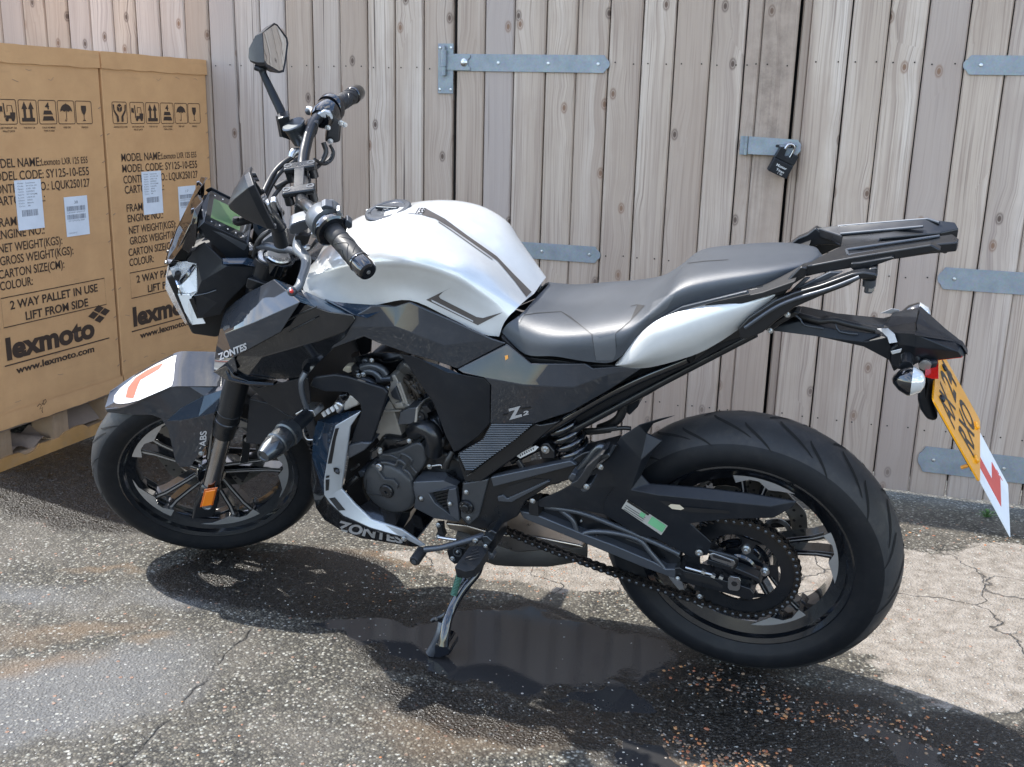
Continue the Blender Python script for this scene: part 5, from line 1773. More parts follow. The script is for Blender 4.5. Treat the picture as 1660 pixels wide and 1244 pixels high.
for k_ in range(5):
    an = 2 * math.pi * k_ / 5 + 0.55
    v2 = []
    for (r_, dw) in ((0.040, 0.50), (0.060, 0.20), (0.072, 0.20), (0.085, 0.42)):
        for dd, yy in ((-dw, SPY + 0.0028), (dw, SPY + 0.0028), (dw, SPY - 0.0028), (-dw, SPY - 0.0028)):
            v2.append((r_ * math.cos(an + dd), yy, r_ * math.sin(an + dd)))
    g.add(v2, [(i * 4 + q, i * 4 + (q + 1) % 4, i * 4 + 4 + (q + 1) % 4, i * 4 + 4 + q) for i in range(3) for q in range(4)])
spk = put(g, 'sprocket', M_satin, ang=25)
turn('sprocket_hub', (0, 0.045, 0), [(0, 0), (0, 0.062), (0.02, 0.060), (0.03, 0.052), (0.041, 0.050), (0.042, 0.036), (0.046, 0.032), (0.050, 0.018), (0.050, 0.0)], M_gloss, n=48, ang=25)
for k_ in range(5):
    an = 2 * math.pi * k_ / 5 + 0.55
    put(G().lathe((0.052 * math.cos(an), SPY + 0.003, 0.052 * math.sin(an)), (0, 1, 0), [(0, 0.0098), (0.002, 0.0098), (0.002, 0.0072), (0.008, 0.0072), (0.008, 0.0045), (0.011, 0.004), (0.011, 0)], 6 if False else 12), 'sprocket_nut', M_bolt, spk)
# chain path: around the rear sprocket, tangents to the front one
FS = Vector((0.60, 0, 0.045)); fr = 0.036
pitch_c = 2 * SPR * math.sin(math.pi / NT)
def chain_path():
    d = Vector((FS.x, FS.z))
    D_ = d.length
    base_a = math.atan2(d.y, d.x)
    be = math.acos((SPR - fr) / D_)
    a_top, a_bot = base_a + be, base_a - be
    pts = []
    # bottom: rear sprocket tangent point -> front, with sag
    pr_b = Vector((SPR * math.cos(a_bot), SPR * math.sin(a_bot)))
    pf_b = d + Vector((fr * math.cos(a_bot), fr * math.sin(a_bot)))
    pr_t = Vector((SPR * math.cos(a_top), SPR * math.sin(a_top)))
    pf_t = d + Vector((fr * math.cos(a_top), fr * math.sin(a_top)))
    for i in range(61):
        t = i / 60
        p = pr_b.lerp(pf_b, t)
        p.y -= 0.012 * math.sin(math.pi * t)
        pts.append(p)
    for i in range(1, 20):
        an = a_bot + (a_top - a_bot - 0) * i / 20
        an = a_bot + (2 * be) * i / 20
        pts.append(d + Vector((fr * math.cos(an), fr * math.sin(an))))
    for i in range(61):
        pts.append(pf_t.lerp(pr_t, i / 60))
    tot = 2 * math.pi - 2 * be
    for i in range(1, 60):
        an = a_top + tot * i / 60
        pts.append(Vector((SPR * math.cos(an), SPR * math.sin(an))))
    return pts
cp = chain_path()
cum = [0]
for i in range(len(cp)):
    cum.append(cum[-1] + (cp[(i + 1) % len(cp)] - cp[i]).length)
tot = cum[-1]
nl = int(round(tot / pitch_c / 2)) * 2
step = tot / nl
def at_len(s):
    s %= tot
    import bisect
    i = bisect.bisect_right(cum, s) - 1
    a_, b_ = cp[i % len(cp)], cp[(i + 1) % len(cp)]
    t = (s - cum[i]) / max(1e-9, cum[i + 1] - cum[i])
    return a_.lerp(b_, t)
pins = [at_len(step * i) for i in range(nl)]
g = G()
for i in range(nl):
    a_, b_ = pins[i], pins[(i + 1) % nl]
    dd = (b_ - a_).normalized(); nn = Vector((-dd.y, dd.x))
    outer = i % 2
    for sg in (-1, 1):
        yo = SPY + sg * (0.0078 if outer else 0.0052)
        pl = []
        hh_ = 0.0072
        for c_, s0_ in ((a_, 90), (b_, -90)):
            for t in range(0, 181, 45):
                an = R(s0_ + t)
                pl.append(c_ + dd * (hh_ * math.cos(an)) + nn * (hh_ * math.sin(an)))
        # waist
        pl.insert(5, (a_ + b_) / 2 - nn * 0.0052)
        pl.append((a_ + b_) / 2 + nn * 0.0052)
        m = len(pl)
        vs = [(p.x, yo + t_, p.y) for t_ in (0.001, -0.001) for p in pl]
        g.add(vs, [tuple(range(m)), tuple(range(m, 2 * m))] + [(q, (q + 1) % m, m + (q + 1) % m, m + q) for q in range(m)])
    g.lathe((a_.x, SPY - 0.0098, a_.y), (0, 1, 0), [(0, 0), (0, 0.0024), (0.0196, 0.0024), (0.0200, 0.0018), (0.0200, 0)], 8)
    g.lathe((a_.x, SPY - 0.004, a_.y), (0, 1, 0), [(0, 0.0048), (0.008, 0.0048)], 8)
chn = put(g, 'chain', M_chain, ang=30)
g = G()
for i in range(nl):
    a_ = pins[i]
    g.lathe((a_.x, SPY + 0.0092, a_.y), (0, 1, 0), [(0, 0.0034), (0.0016, 0.0032), (0.0026, 0.0018), (0.0026, 0)], 10)
pn = put(g, 'pin_heads', M_sating, chn)
pn['kind'] = 'stuff'
turn('front_sprocket', (FS.x, SPY - 0.003, FS.z), [(0, 0), (0, fr), (0.006, fr), (0.006, 0)], M_chain, n=28)
# hugger / chain guard
HY = 0.132
HV = [(1285, 97, .098, 'K'), (1215, 112, .105, 'K'), (1120, 140, .112, 'K'), (1035, 195, .118, 'K'), (985, 285, .120, 'K'), (880, 372, .120, 'K'), (760, 440, .118, 'K'), (640, 492, .116, 'K'),
      (665, 518, .120, 'K'), (820, 522, .124, 'K'), (960, 550, .128, 'K'), (1130, 652, .128, 'K'), (230, 600, .128, 'L'), (400, 690, .126, 'L'), (472, 680, .124, 'L'), (490, 622, .128, 'L'), (392, 535, .134, 'L'),
      (560, 515, .130, 'L'), (775, 510, .126, 'L'), (860, 462, .124, 'L'), (882, 434, .120, 'L'), (680, 400, .118, 'L'), (440, 370, .118, 'L'), (205, 352, .118, 'L'), (168, 312, .116, 'L'), (215, 215, .112, 'L'), (265, 155, .106, 'L'), (195, 122, .098, 'L'), (220, 78, .097, 'L'),
      (1010, 420, .136, 'K'), (120, 380, .138, 'L'), (250, 405, .137, 'L'), (500, 430, .135, 'L'), (760, 458, .130, 'L'), (0, 430, .137, 'L'), (1130, 300, .126, 'K'), (300, 520, .137, 'L')]
HF = [(0, 1, 27, 28) if False else (0, 1, 28), (1, 2, 27, 28), (2, 3, 35, 27), (27, 35, 26), (35, 25, 26), (3, 4, 29, 35), (35, 29, 30), (35, 30, 24, 25), (4, 5, 29), (5, 6, 29), (6, 7, 8), (6, 8, 9), (6, 9, 29), (29, 9, 10), (29, 10, 34), (34, 10, 11), (30, 29, 34),
      (24, 30, 23), (30, 31, 23), (31, 32, 22, 23), (32, 21, 22), (32, 33, 20, 21), (33, 19, 20), (33, 18, 19), (32, 17, 18, 33), (31, 16, 17, 32), (34, 36, 31, 30), (31, 36, 16), (34, 11, 12, 36), (36, 12, 13), (36, 13, 15, 16), (13, 14, 15)]
hug = facet('rear_hugger', 'K', HV, HF, M_matte, th=0.004, bevel=0.003, seg=3, ang=40)
hsurf = surf_of(HV, HF, 'K')
decal('hugger_slot', 'L', [[(248, 428), (300, 432), (340, 455), (420, 462), (575, 474), (572, 488), (400, 482), (330, 470), (285, 452)]], hsurf, M_blackdeep, parent=hug)
decal('hugger_slot_light', 'L', [[(293, 452), (305, 444), (345, 447), (366, 465), (350, 471), (310, 466)]], hsurf, M_foil, off=0.0012, parent=hug)  # cream patch painted where light shows through the slot
decal('information_sticker', 'K', [[(1066, 480), (1252, 600), (1222, 643), (1040, 520)]], hsurf, M_sticker, off=0.0008, parent=hug)
decal('sticker_header', 'K', [[(1070, 482), (1168, 546), (1162, 553), (1064, 490)]], hsurf, M_ink, off=0.0012, parent=hug)
decal('sticker_green_field', 'K', [[(1180, 556), (1246, 600), (1226, 630), (1160, 588)]], hsurf, M_stgreen, off=0.0012, parent=hug)
decal('sticker_rule', 'K', [[(1060 + d, 505 + e), (1150 + d, 562 + e), (1149 + d, 564 + e), (1059 + d, 507 + e)] for d, e in ((0, 0), (-5, 8), (-10, 16))], hsurf, M_ink, off=0.0012, parent=hug)
decal('sticker_rule', 'K', [[(1130, 535), (1152, 548), (1140, 565), (1120, 552)]], hsurf, M_stgreen, off=0.0013, parent=hug)
# rear brake caliper, mudguard inner parts seen past the wheel
pris('brake_caliper', 'O', [(415, 120), (480, 90), (560, 88), (620, 130), (640, 190), (625, 250), (600, 230), (520, 215), (420, 225)], -0.045, -0.10, M_satin, bevel=0.004)
pris('caliper_pad', 'O', [(425, 100), (500, 88), (590, 92), (625, 130), (600, 170), (560, 110), (440, 130)], -0.04, -0.09, M_steel, bevel=0.002)
rod('brake_hose', [(325, 215, -.05), (380, 180, -.05), (420, 175, -.05)], 0.006, M_steel, 'O')
rod('brake_hose', [(280, 120, -.05), (340, 150, -.05), (400, 200, -.05)], 0.005, M_cable, 'O')
turn('abs_ring', L('O', 890, 530, -0.055), [(0, 0.020), (0, 0.030), (0.003, 0.030), (0.003, 0.020), (0, 0.020)], M_steel, n=40)
# rear shock
q0, q1 = L('FP', 640, 330, 0.02), L('FP', 760, 560, 0.02)
rod('shock_body', [(0.47, 0.02, 0.33), (0.44, 0.02, 0.20), (0.42, 0.02, 0.10)], 0.018, M_steel, n=20)
pts = []
a_, b_ = L('FP', 665, 320, 0.085), L('FP', 790, 600, 0.085)
ax_ = (b_ - a_); e1 = ax_.orthogonal().normalized(); e2 = ax_.normalized().cross(e1)
for i in range(8 * 16 + 1):
    t = i / (8 * 16)
    an = t * 5.0 * 2 * math.pi
    pts.append(a_ - ax_ * 0.3 + ax_ * (1.6 * t) + e1 * (0.031 * math.cos(an)) + e2 * (0.031 * math.sin(an)))
put(G().tube(pts, 0.0075, 10), 'shock_spring', M_gloss, ang=60)
put(G().tube([a_ - ax_ * 0.3, b_ + ax_ * 0.3], 0.016, 16), 'shock_rod', M_steel)
pris('shock_mount', 'FP', [(395, 500), (410, 480), (470, 478), (500, 520), (545, 570), (550, 650), (405, 655), (385, 560)], 0.122, 0.09, M_satin, bevel=0.003)
pxbolt('FP', 443, 545, 0.124, 0.0085)
pris('compliance_tag', 'FP', [(120, 620), (160, 590), (330, 503), (368, 520), (330, 560), (160, 645)], 0.125, 0.124, M_decwhite, bevel=0)
for i in range(7):
    x0_, y0_ = 155 + i * 24, 605 - i * 12.5
    pris('tag_print', 'FP', [(x0_, y0_), (x0_ + 9, y0_ - 5), (x0_ + 16, y0_ + 16), (x0_ + 7, y0_ + 21)], 0.1256, 0.125, M_ink, bevel=0)
rod('rubber_stub', [(130, 660, 0.115), (190, 745, 0.115)], 0.007, M_satin, 'FP')
for pts_ in ([(770, 350, .06), (900, 350, .07), (1100, 330, .08), (1300, 305, .08), (1400, 310, .08)], [(740, 340, .06), (880, 330, .07), (1050, 322, .08), (1250, 296, .08)], [(800, 365, .05), (1000, 355, .07), (1170, 335, .08)]):
    rod('rear_cable', pts_, 0.0045, M_cable, 'FP')
rod('brake_pipe_rear', [(1050, 310, .05), (1180, 260, .06), (1270, 190, .07), (1310, 90, .07), (1305, 20, .07)], 0.0095, M_cable, 'FP')
pris('electrics_box', 'FP', [(1290, -20), (1500, -10), (1480, 70), (1385, 165), (1340, 130), (1300, 60)], 0.06, 0.01, M_matte, bevel=0.002)
pris('relay', 'FP', [(1320, -60), (1400, -70), (1430, -20), (1350, 12)], 0.07, 0.03, M_orange, bevel=0.002)
# pillion footrest on its hanger
fpk = rod('pillion_hanger', [(1150, 590, .16), (1110, 535, .165), (1060, 520, .165), (1000, 570, .165), (940, 650, .165), (860, 740, .16), (790, 830, .155), (740, 870, .15)], 0.0085, M_bobbin, 'FP', n=12)
pris('footrest', 'FP', [(1060, 600), (1095, 600), (1030, 700), (870, 960), (850, 1000), (720, 955), (730, 925), (800, 890), (900, 740)], 0.215, 0.165, M_rubside, parent=fpk, bevel=0.004)
pris('footrest_clevis', 'FP', [(1050, 600), (1150, 590), (1170, 635), (1060, 670), (1000, 650)], 0.19, 0.15, M_bobbin, parent=fpk, bevel=0.003)
pris('footrest_clevis', 'FP', [(700, 860), (740, 810), (790, 830), (800, 890), (740, 905)], 0.18, 0.15, M_sating, parent=fpk, bevel=0.003)
pris('footrest_end', 'FP', [(830, 1000), (880, 950), (960, 925), (945, 985), (900, 1025), (860, 1030)], 0.21, 0.17, M_sating, parent=fpk, bevel=0.003)
pxbolt('FP', 1060, 740, 0.20, 0.006, parent=fpk); pxbolt('FP', 905, 960, 0.212, 0.006, parent=fpk)

# ------------------------------------------------------------------ shift lever, rider peg, side stand
rod('shift_lever', [(215, 222, .19), (350, 205, .19), (520, 160, .175), (660, 120, .16), (720, 105, .15)], [.0075, .0065, .0065, .0075, .009], M_sating, 'SS', n=14)
a_, b_ = L('SS', 190, 225, .185), L('SS', 115, 330, .225)
put(G().tube([a_, a_.lerp(b_, 0.1), a_.lerp(b_, 0.92), b_], [0.009, 0.0125, 0.0125, 0.011], 18), 'shift_toe_rubber', M_rubside)
put(G().tube([b_, b_ + (b_ - a_) * 0.04], 0.006, 14), 'shift_toe_pin', M_sating)
rod('shift_rod', [(330, 115, .15), (420, 130, .15), (490, 138, .15)], 0.004, M_steel, 'SS')
pris('shift_crank', 'SS', [(300, 0), (360, 0), (365, 60), (385, 110), (330, 140), (300, 110), (320, 60)], 0.135, 0.12, M_satin, bevel=0.002)
pxbolt('SS', 326, 6, 0.137, 0.006); pxbolt('SS', 328, 112, 0.137, 0.006)
pegb = pris('peg_bracket', 'SS', [(720, 90), (790, 52), (840, 80), (835, 130), (830, 200), (790, 270), (740, 190), (700, 150)], 0.17, 0.10, M_satin, bevel=0.004)
pris('peg_clevis', 'SS', [(715, 110), (750, 105), (800, 150), (760, 200), (720, 180)], 0.185, 0.165, M_bobbin, parent=pegb, bevel=0.002)
pxbolt('SS', 655, 145, 0.178, 0.007, parent=pegb); pxbolt('SS', 742, 190, 0.187, 0.005, parent=pegb)
turn('peg_boss', L('SS', 800, 240, 0.15), [(0, 0.0), (0, 0.011), (0.015, 0.011), (0.018, 0.006), (0.018, 0)], M_sating, parent=pegb, n=20)
PV = [(600, 195, .19), (720, 185, .185), (760, 230, .185), (700, 330, .215), (640, 400, .24), (560, 415, .255), (480, 405, .26), (468, 375, .26), (530, 290, .235)]
facet('rider_peg', 'SS', PV, [(0, 1, 2, 3, 8), (8, 3, 4, 5, 7), (5, 6, 7)], M_rubside, off=(0, -0.004, -0.022), bevel=0.004, seg=3)
for t in range(5):
    rod('peg_groove', [(540 + t * 30, 330 - t * 32, .246 - t * .012), (690 - 5 * t, 290 - t * 26, .225 - t * .008)], 0.0016, M_blackdeep, 'SS', smooth=2)
pris('stand_bracket', 'SS', [(400, 230), (460, 200), (560, 210), (590, 260), (540, 330), (470, 355), (420, 310)], 0.11, 0.09, M_satin, bevel=0.002)
turn('stand_switch', L('SS', 500, 240, 0.112), [(0, 0.008), (0, 0.011), (0.005, 0.011), (0.005, 0.008)], M_sating, n=20)
pxbolt('SS', 452, 302, 0.112, 0.0065); pxbolt('SS', 498, 240, 0.113, 0.004)
pris('stand_bracket', 'SS', [(640, 400), (690, 380), (760, 330), (760, 270), (700, 330), (600, 400), (560, 470), (600, 480)], 0.15, 0.11, M_satin, bevel=0.003)
stand = rod('side_stand', [(690, 330, .135), (660, 420, .15), (590, 510, .175), (510, 620, .20), (445, 740, .225), (405, 850, .25), (385, 960, .268), (370, 1060, .28)], [.012, .012, .0115, .011, .011, .011, .012, .014], M_gloss, 'SS', n=16)
rod('stand_web', [(560, 470, .168), (520, 570, .19), (460, 660, .21), (430, 740, .222), (400, 790, .235)], 0.006, M_sating, 'SS', parent=stand)
rod('stand_tang', [(410, 780, .235), (350, 820, .24), (300, 830, .245), (265, 850, .25)], [.007, .008, .006, .004], M_satin, 'SS', parent=stand)
turn('tang_tip', L('SS', 312, 828, .252), [(0, 0), (0, .004), (.003, .004), (.004, 0)], M_bolt, parent=stand, n=12)
rod('stand_shin', [(360, 860, .255), (340, 960, .268), (300, 1060, .275), (260, 1130, .28)], [.009, .010, .011, .012], M_sating, 'SS', parent=stand)
pris('stand_foot', 'SS', [(235, 1120), (300, 1055), (340, 1040), (400, 1060), (428, 1110), (425, 1150), (340, 1180), (240, 1178), (225, 1150)], 0.285, 0.235, M_gloss, parent=stand, bevel=0.005, seg=3)
# coil return spring
a_, b_ = L('SS', 520, 425, .20), L('SS', 460, 625, .225)
ax_ = b_ - a_; e1 = ax_.orthogonal().normalized(); e2 = ax_.normalized().cross(e1)
put(G().tube([a_ + ax_ * (i / 208) + e1 * (0.0068 * math.cos(i * 2 * math.pi / 13)) + e2 * (0.0068 * math.sin(i * 2 * math.pi / 13)) for i in range(209)], 0.0013, 6), 'stand_spring', M_spring, stand, ang=60)
put(G().tube([a_, b_], 0.004, 10), 'spring_core', M_satin, stand)
pris('spring_hook', 'SS', [(565, 460), (600, 450), (608, 475), (575, 490)], 0.185, 0.175, M_steel, parent=stand, bevel=0.001)
# ------------------------------------------------------------------ tank
TR = [
 [(508, 418, 0, 'P'), (559, 366, 0, 'P'), (616, 341, 0, 'P'), (680, 341, 0, 'P'), (757, 381, 0, 'P'), (808, 419, 0, 'P'), (866, 476, 0, 'P')],
 [(503, 430, .050, 'P'), (548, 394, .075, 'P'), (606, 371, .085, 'P'), (672, 373, .090, 'P'), (743, 407, .085, 'P'), (793, 438, .070, 'P'), (852, 487, .045, 'P')],
 [(497, 441, .085, 'P'), (543, 416, .122, 'P'), (600, 402, .140, 'P'), (668, 403, .144, 'P'), (732, 427, .134, 'P'), (778, 454, .110, 'P'), (843, 495, .075, 'P')],
 [(493, 452, .105, 'P'), (540, 433, .142, 'P'), (598, 425, .160, 'P'), (664, 425, .163, 'P'), (727, 443, .150, 'P'), (770, 467, .126, 'P'), (833, 505, .092, 'P')],
 [(491, 461, .112, 'P'), (539, 445, .146, 'P'), (597, 438, .158, 'P'), (662, 438, .158, 'P'), (724, 456, .148, 'P'), (767, 480, .128, 'P'), (824, 514, .104, 'P')],
 [(492, 470, .120, 'P'), (539, 466, .146, 'P'), (598, 462, .150, 'P'), (662, 462, .146, 'P'), (724, 484, .142, 'P'), (770, 506, .128, 'P'), (815, 528, .112, 'P')],
 [(496, 479, .130, 'P'), (540, 489, .148, 'P'), (602, 495, .152, 'P'), (664, 487, .150, 'P'), (730, 516, .144, 'P'), (780, 541, .132, 'P'), (809, 546, .118, 'P')],
]
tank, tsurf = grid('fuel_tank', 'P', TR, M_white, sub=(5, 6), join=True, th=0.003, ang=50)
tank_t = tsurf
# filler cap
cc = L('P', 629, 340, 0.0)
cn = Vector((0.10, 0.12, 0.98))
cc = cc + Vector((0, 0, -0.003))
turn('filler_cap', cc, [(-0.006, 0.050), (0.003, 0.050), (0.0052, 0.047), (0.0056, 0.038), (0.0040, 0.036), (0.0040, 0.012), (0.008, 0.010), (0.009, 0)], M_sating, axis=cn, n=48, parent=tank)
put(G().box(cc + cn * 0.0072, (0.052, 0.012, 0.007)), 'cap_flap', M_bobbin, tank, bevel=0.002)
for k_ in range(3):
    an = 2 * math.pi * k_ / 3 + 0.4
    bolt(cc + cn * 0.0048 + Vector((0.0425 * math.cos(an), 0.0425 * math.sin(an), 0)), 0.003, axis=cn, parent=tank, h=0.002, name='cap_screw')
decal('tank_stripe', 'G', [[(690, 135), (740, 150), (860, 215), (1000, 320), (1100, 390), (1185, 450), (1290, 560), (1405, 675), (1372, 708), (1300, 610), (1190, 480), (1050, 380), (900, 275), (800, 215), (712, 190)]], tank_t, M_decdark, parent=tank)
decal('tank_stripe', 'G', [[(690, 135), (738, 152), (715, 188), (640, 182), (618, 178), (665, 155)]], tank_t, M_decal, off=0.0013, parent=tank)
decal('tank_badge', 'G', None, tank_t, M_ink, off=0.0018, parent=tank, text=('155', [(672, 186), (722, 184), (742, 152), (696, 148)], 0.03))
decal('tank_stripe_edge', 'G', [[(820, 232), (900, 285), (1050, 392), (1160, 470), (1158, 474), (1048, 397), (898, 290), (818, 238)]], tank_t, M_decdark, parent=tank)
decal('knee_panel_decal', 'G', [[(742, 724), (900, 646), (850, 672), (822, 700), (832, 715), (1060, 832), (1100, 838), (1225, 802), (1068, 884)]], tank_t, M_decdark, parent=tank)
decal('knee_panel_line', 'G', [[(775, 722), (795, 730), (1040, 856), (1036, 862), (780, 734)]], tank_t, M_decal, off=0.0013, parent=tank)
# ------------------------------------------------------------------ seat
SC_ = [(867, 472, 812, 538, .110), (900, 475, 851, 574, .135), (945, 475, 900, 578, .150), (992, 469, 958, 587, .150), (1045, 460, 999, 584, .145), (1080, 443, 1042, 538, .130), (1115, 416, 1088, 505, .115), (1180, 407, 1152, 484, .100), (1258, 404, 1234, 464, .085), (1318, 408, 1294, 447, .055), (1334, 416, 1308, 436, .030)]
SR = []
for f_, g_, t_ in ((0, 0, 0), (.6, .07, .3), (.87, .24, .55), (.97, .52, .8), (1, 1, 1)):
    row = []
    for (xt, S_, xb, B_, W_) in SC_:
        rid = S_ + .62 * W_ * 260 - 5
        T_ = B_ - rid - W_ * 260
        row.append((xt + (xb - xt) * t_, rid + f_ * W_ * 260 + g_ * T_, f_ * W_, 'P'))
    SR.append(row)
seat, ssurf = grid('seat', 'P', SR, M_seat, sub=(5, 5), join=True, th=0.006, ang=70)
decal('seat_ribbed_inset', 'H', [[(600, 545), (640, 558), (722, 535), (726, 640), (712, 678), (618, 678), (612, 640)]], ssurf, M_seat2, parent=seat)
decal('seat_ribbed_inset', 'H', [[(925, 365), (1010, 330), (1040, 330), (1000, 400), (965, 425), (905, 460), (910, 420)]], ssurf, M_seat2, parent=seat)
decal('seat_ribbed_inset', 'H', [[(190, 440), (280, 345), (300, 330), (240, 420), (205, 480)]], ssurf, M_seat2, parent=seat)
for pts_ in ([(190, 442), (300, 425), (430, 417), (520, 480), (600, 543)], [(430, 417), (480, 445), (600, 543)], [(1110, 157), (1200, 146), (1330, 138)], [(726, 532), (800, 470), (880, 384), (840, 380), (806, 388)], [(596, 545), (606, 600), (618, 680)], [(722, 535), (727, 600), (712, 680)]):
    ribb = []
    for i, q in enumerate(pts_):
        a_ = pts_[max(0, i - 1)]; b_ = pts_[min(len(pts_) - 1, i + 1)]
        dx, dy = b_[0] - a_[0], b_[1] - a_[1]
        l_ = math.hypot(dx, dy)
        ribb.append((q[0] - dy / l_ * 1.6, q[1] + dx / l_ * 1.6, q[0] + dy / l_ * 1.6, q[1] - dx / l_ * 1.6))
    decal('seat_seam', 'H', [[(r_[0], r_[1]) for r_ in ribb] + [(r_[2], r_[3]) for r_ in reversed(ribb)]], ssurf, M_blackdeep, off=0.0006, parent=seat)
# seat base, its deep black painted as the shadow under the seat
pris('seat_base_shade', 'P', [(812, 545), (851, 580), (900, 584), (958, 592), (1000, 592), (1044, 545), (1090, 512), (1154, 492), (1236, 474), (1290, 455), (1280, 470), (1180, 500), (1060, 560), (1010, 605), (850, 600), (815, 560)], 0.125, -0.125, M_blackdeep, bevel=0.002)
# ------------------------------------------------------------------ silver tail panels
TP = [[(998, 589, .128, 'P'), (1021, 560, .134, 'P'), (1050, 530, .134, 'P'), (1084, 511, .130, 'P'), (1150, 493, .122, 'P'), (1210, 483, .112, 'P'), (1262, 473, .10, 'P')],
      [(998, 590, .134, 'P'), (1021, 566, .144, 'P'), (1050, 541, .148, 'P'), (1086, 526, .146, 'P'), (1150, 506, .136, 'P'), (1210, 490, .122, 'P'), (1262, 474, .104, 'P')],
      [(998, 592, .138, 'P'), (1020, 585, .152, 'P'), (1052, 568, .156, 'P'), (1090, 553, .154, 'P'), (1150, 529, .142, 'P'), (1208, 504, .126, 'P'), (1262, 476, .106, 'P')],
      [(999, 593, .138, 'P'), (1020, 592, .150, 'P'), (1052, 583, .152, 'P'), (1094, 570, .148, 'P'), (1148, 547, .138, 'P'), (1205, 517, .122, 'P'), (1262, 478, .105, 'P')],
      [(1000, 595, .130, 'P'), (1020, 597, .136, 'P'), (1052, 596, .136, 'P'), (1100, 584, .132, 'P'), (1145, 567, .124, 'P'), (1200, 532, .112, 'P'), (1262, 480, .102, 'P')]]
grid('tail_panel', 'P', TP, M_white, sub=(4, 5), mirror=True, th=0.003, ang=35)
pris('seat_catch', 'H', [(1440, 300), (1520, 285), (1500, 330), (1445, 335)], 0.10, 0.07, M_satin, bevel=0.002)
pris('seat_trim_strip', 'H', [(1080, 392), (1430, 306), (1440, 320), (1300, 352), (1080, 410), (960, 470), (880, 530), (870, 520), (970, 450)], 0.127, 0.12, M_sating, bevel=0.001)
# ------------------------------------------------------------------ side covers below the tank
C1 = [(575, 512, .178, 'P'), (603, 496, .166, 'P'), (640, 497, .160, 'P'), (664, 490, .156, 'P'), (731, 519, .152, 'P'), (798, 550, .142, 'P'), (820, 557, .138, 'P'), (741, 598, .160, 'P'), (700, 584, .166, 'P'), (664, 574, .168, 'P'), (612, 556, .172, 'P'), (590, 546, .176, 'P'), (536, 566, .180, 'P'), (560, 530, .182, 'P'), (640, 530, .176, 'P'), (720, 560, .170, 'P')]
F1 = [(0, 1, 14, 13), (1, 2, 14), (2, 3, 14), (3, 4, 15, 14), (4, 5, 15), (5, 6, 7, 15), (15, 7, 8), (14, 15, 8, 9), (14, 9, 10), (14, 10, 11, 13), (13, 11, 12)]
s1 = facet('side_cover', 'P', C1, F1, M_char, th=0.004, mirror=True, ang=24, bevel=0.002)
facet('upper_trim', 'G', [(100, 722, .150), (140, 737, .150), (400, 757, .154), (520, 762, .158), (370, 842, .182), (280, 818, .182)], [(0, 1, 5), (1, 2, 4, 5), (2, 3, 4)], M_charg, th=0.004, mirror=True)
C2 = [(821, 558, .138, 'P'), (861, 590, .146, 'P'), (949, 590, .146, 'P'), (961, 598, .146, 'P'), (997, 595, .142, 'P'), (1040, 598, .136, 'P'), (985, 634, .136, 'P'), (925, 668, .134, 'P'), (868, 687, .140, 'P'), (795, 687, .152, 'P'), (796, 625, .164, 'P'), (785, 613, .166, 'P'), (752, 606, .164, 'P'), (741, 599, .160, 'P'), (850, 625, .168, 'P'), (930, 628, .156, 'P'), (985, 608, .146, 'P')]
F2_ = [(13, 0, 14, 11), (13, 11, 12), (0, 1, 14), (1, 2, 15, 14), (2, 3, 15), (3, 4, 16, 15), (4, 5, 16), (5, 6, 16), (6, 7, 15, 16), (7, 8, 14, 15), (8, 9, 10, 14), (10, 11, 14)]
s2 = facet('side_cover', 'P', C2, F2_, M_char, th=0.004, mirror=True, ang=40, bevel=0.002, seg=3)
decal('side_badge', 'H', None, surf_of(C2, F2_, 'P'), M_decal, off=0.0012, parent=s2[0], text=('Z', [(152, 998), (226, 978), (212, 922), (142, 940)], 0.05))
decal('side_badge', 'H', None, surf_of(C2, F2_, 'P'), M_decal, off=0.0012, parent=s2[0], text=('2', [(226, 975), (256, 968), (260, 946), (230, 950)], 0.05))
decal('side_badge_bar', 'H', [[(120, 968), (148, 962), (146, 968), (118, 974)], [(215, 935), (270, 928), (268, 934), (213, 941)]], surf_of(C2, F2_, 'P'), M_ink, off=0.0012, parent=s2[0])
decal('side_sticker', 'H', [[(128, 655), (145, 650), (147, 668), (132, 678)]], surf_of(C2, F2_, 'P'), M_orange, off=0.0012, parent=s2[0])
inner = facet('air_box_cover', 'F', [(860, 50, .150), (960, 70, .152), (1120, 150, .156), (1215, 166, .156), (1330, 185, .158), (1366, 222, .158), (1362, 440, .152), (1300, 510, .148), (1190, 590, .142), (1160, 600, .138), (1110, 500, .140), (1050, 330, .142), (925, 150, .146), (1150, 330, .164)],
      [(0, 1, 12), (1, 2, 13, 12), (2, 3, 13), (3, 4, 13), (4, 5, 13), (5, 6, 13), (6, 7, 13), (7, 8, 13), (8, 9, 10, 13), (10, 11, 13), (11, 12, 13)], M_matte, th=0.004, mirror=True, bevel=0.003, ang=40, seg=3)
facet('air_box_side', 'EG', [(740, 95, .150), (600, 80, .12), (420, 90, .11), (250, 130, .10), (480, 200, .07), (700, 280, .06), (820, 350, .06), (1000, 640, .06), (1200, 930, .09), (1330, 1150, .13), (1050, 470, .145), (930, 300, .148)],
      [(0, 1, 4, 5), (1, 2, 4), (2, 3, 4), (0, 5, 11), (11, 5, 6), (11, 6, 10), (10, 6, 7), (10, 7, 8), (10, 8, 9)], M_gloss, th=0.004, bevel=0.002)
decal('cover_notch', 'F', [[(985, 78), (1130, 148), (1215, 162), (1190, 150), (1070, 100)]], surf_of([(860, 50, .150), (1366, 50, .158), (1362, 440, .158), (860, 440, .150)], [(0, 1, 2, 3)], 'F'), M_charg, off=0.004, parent=inner[0])
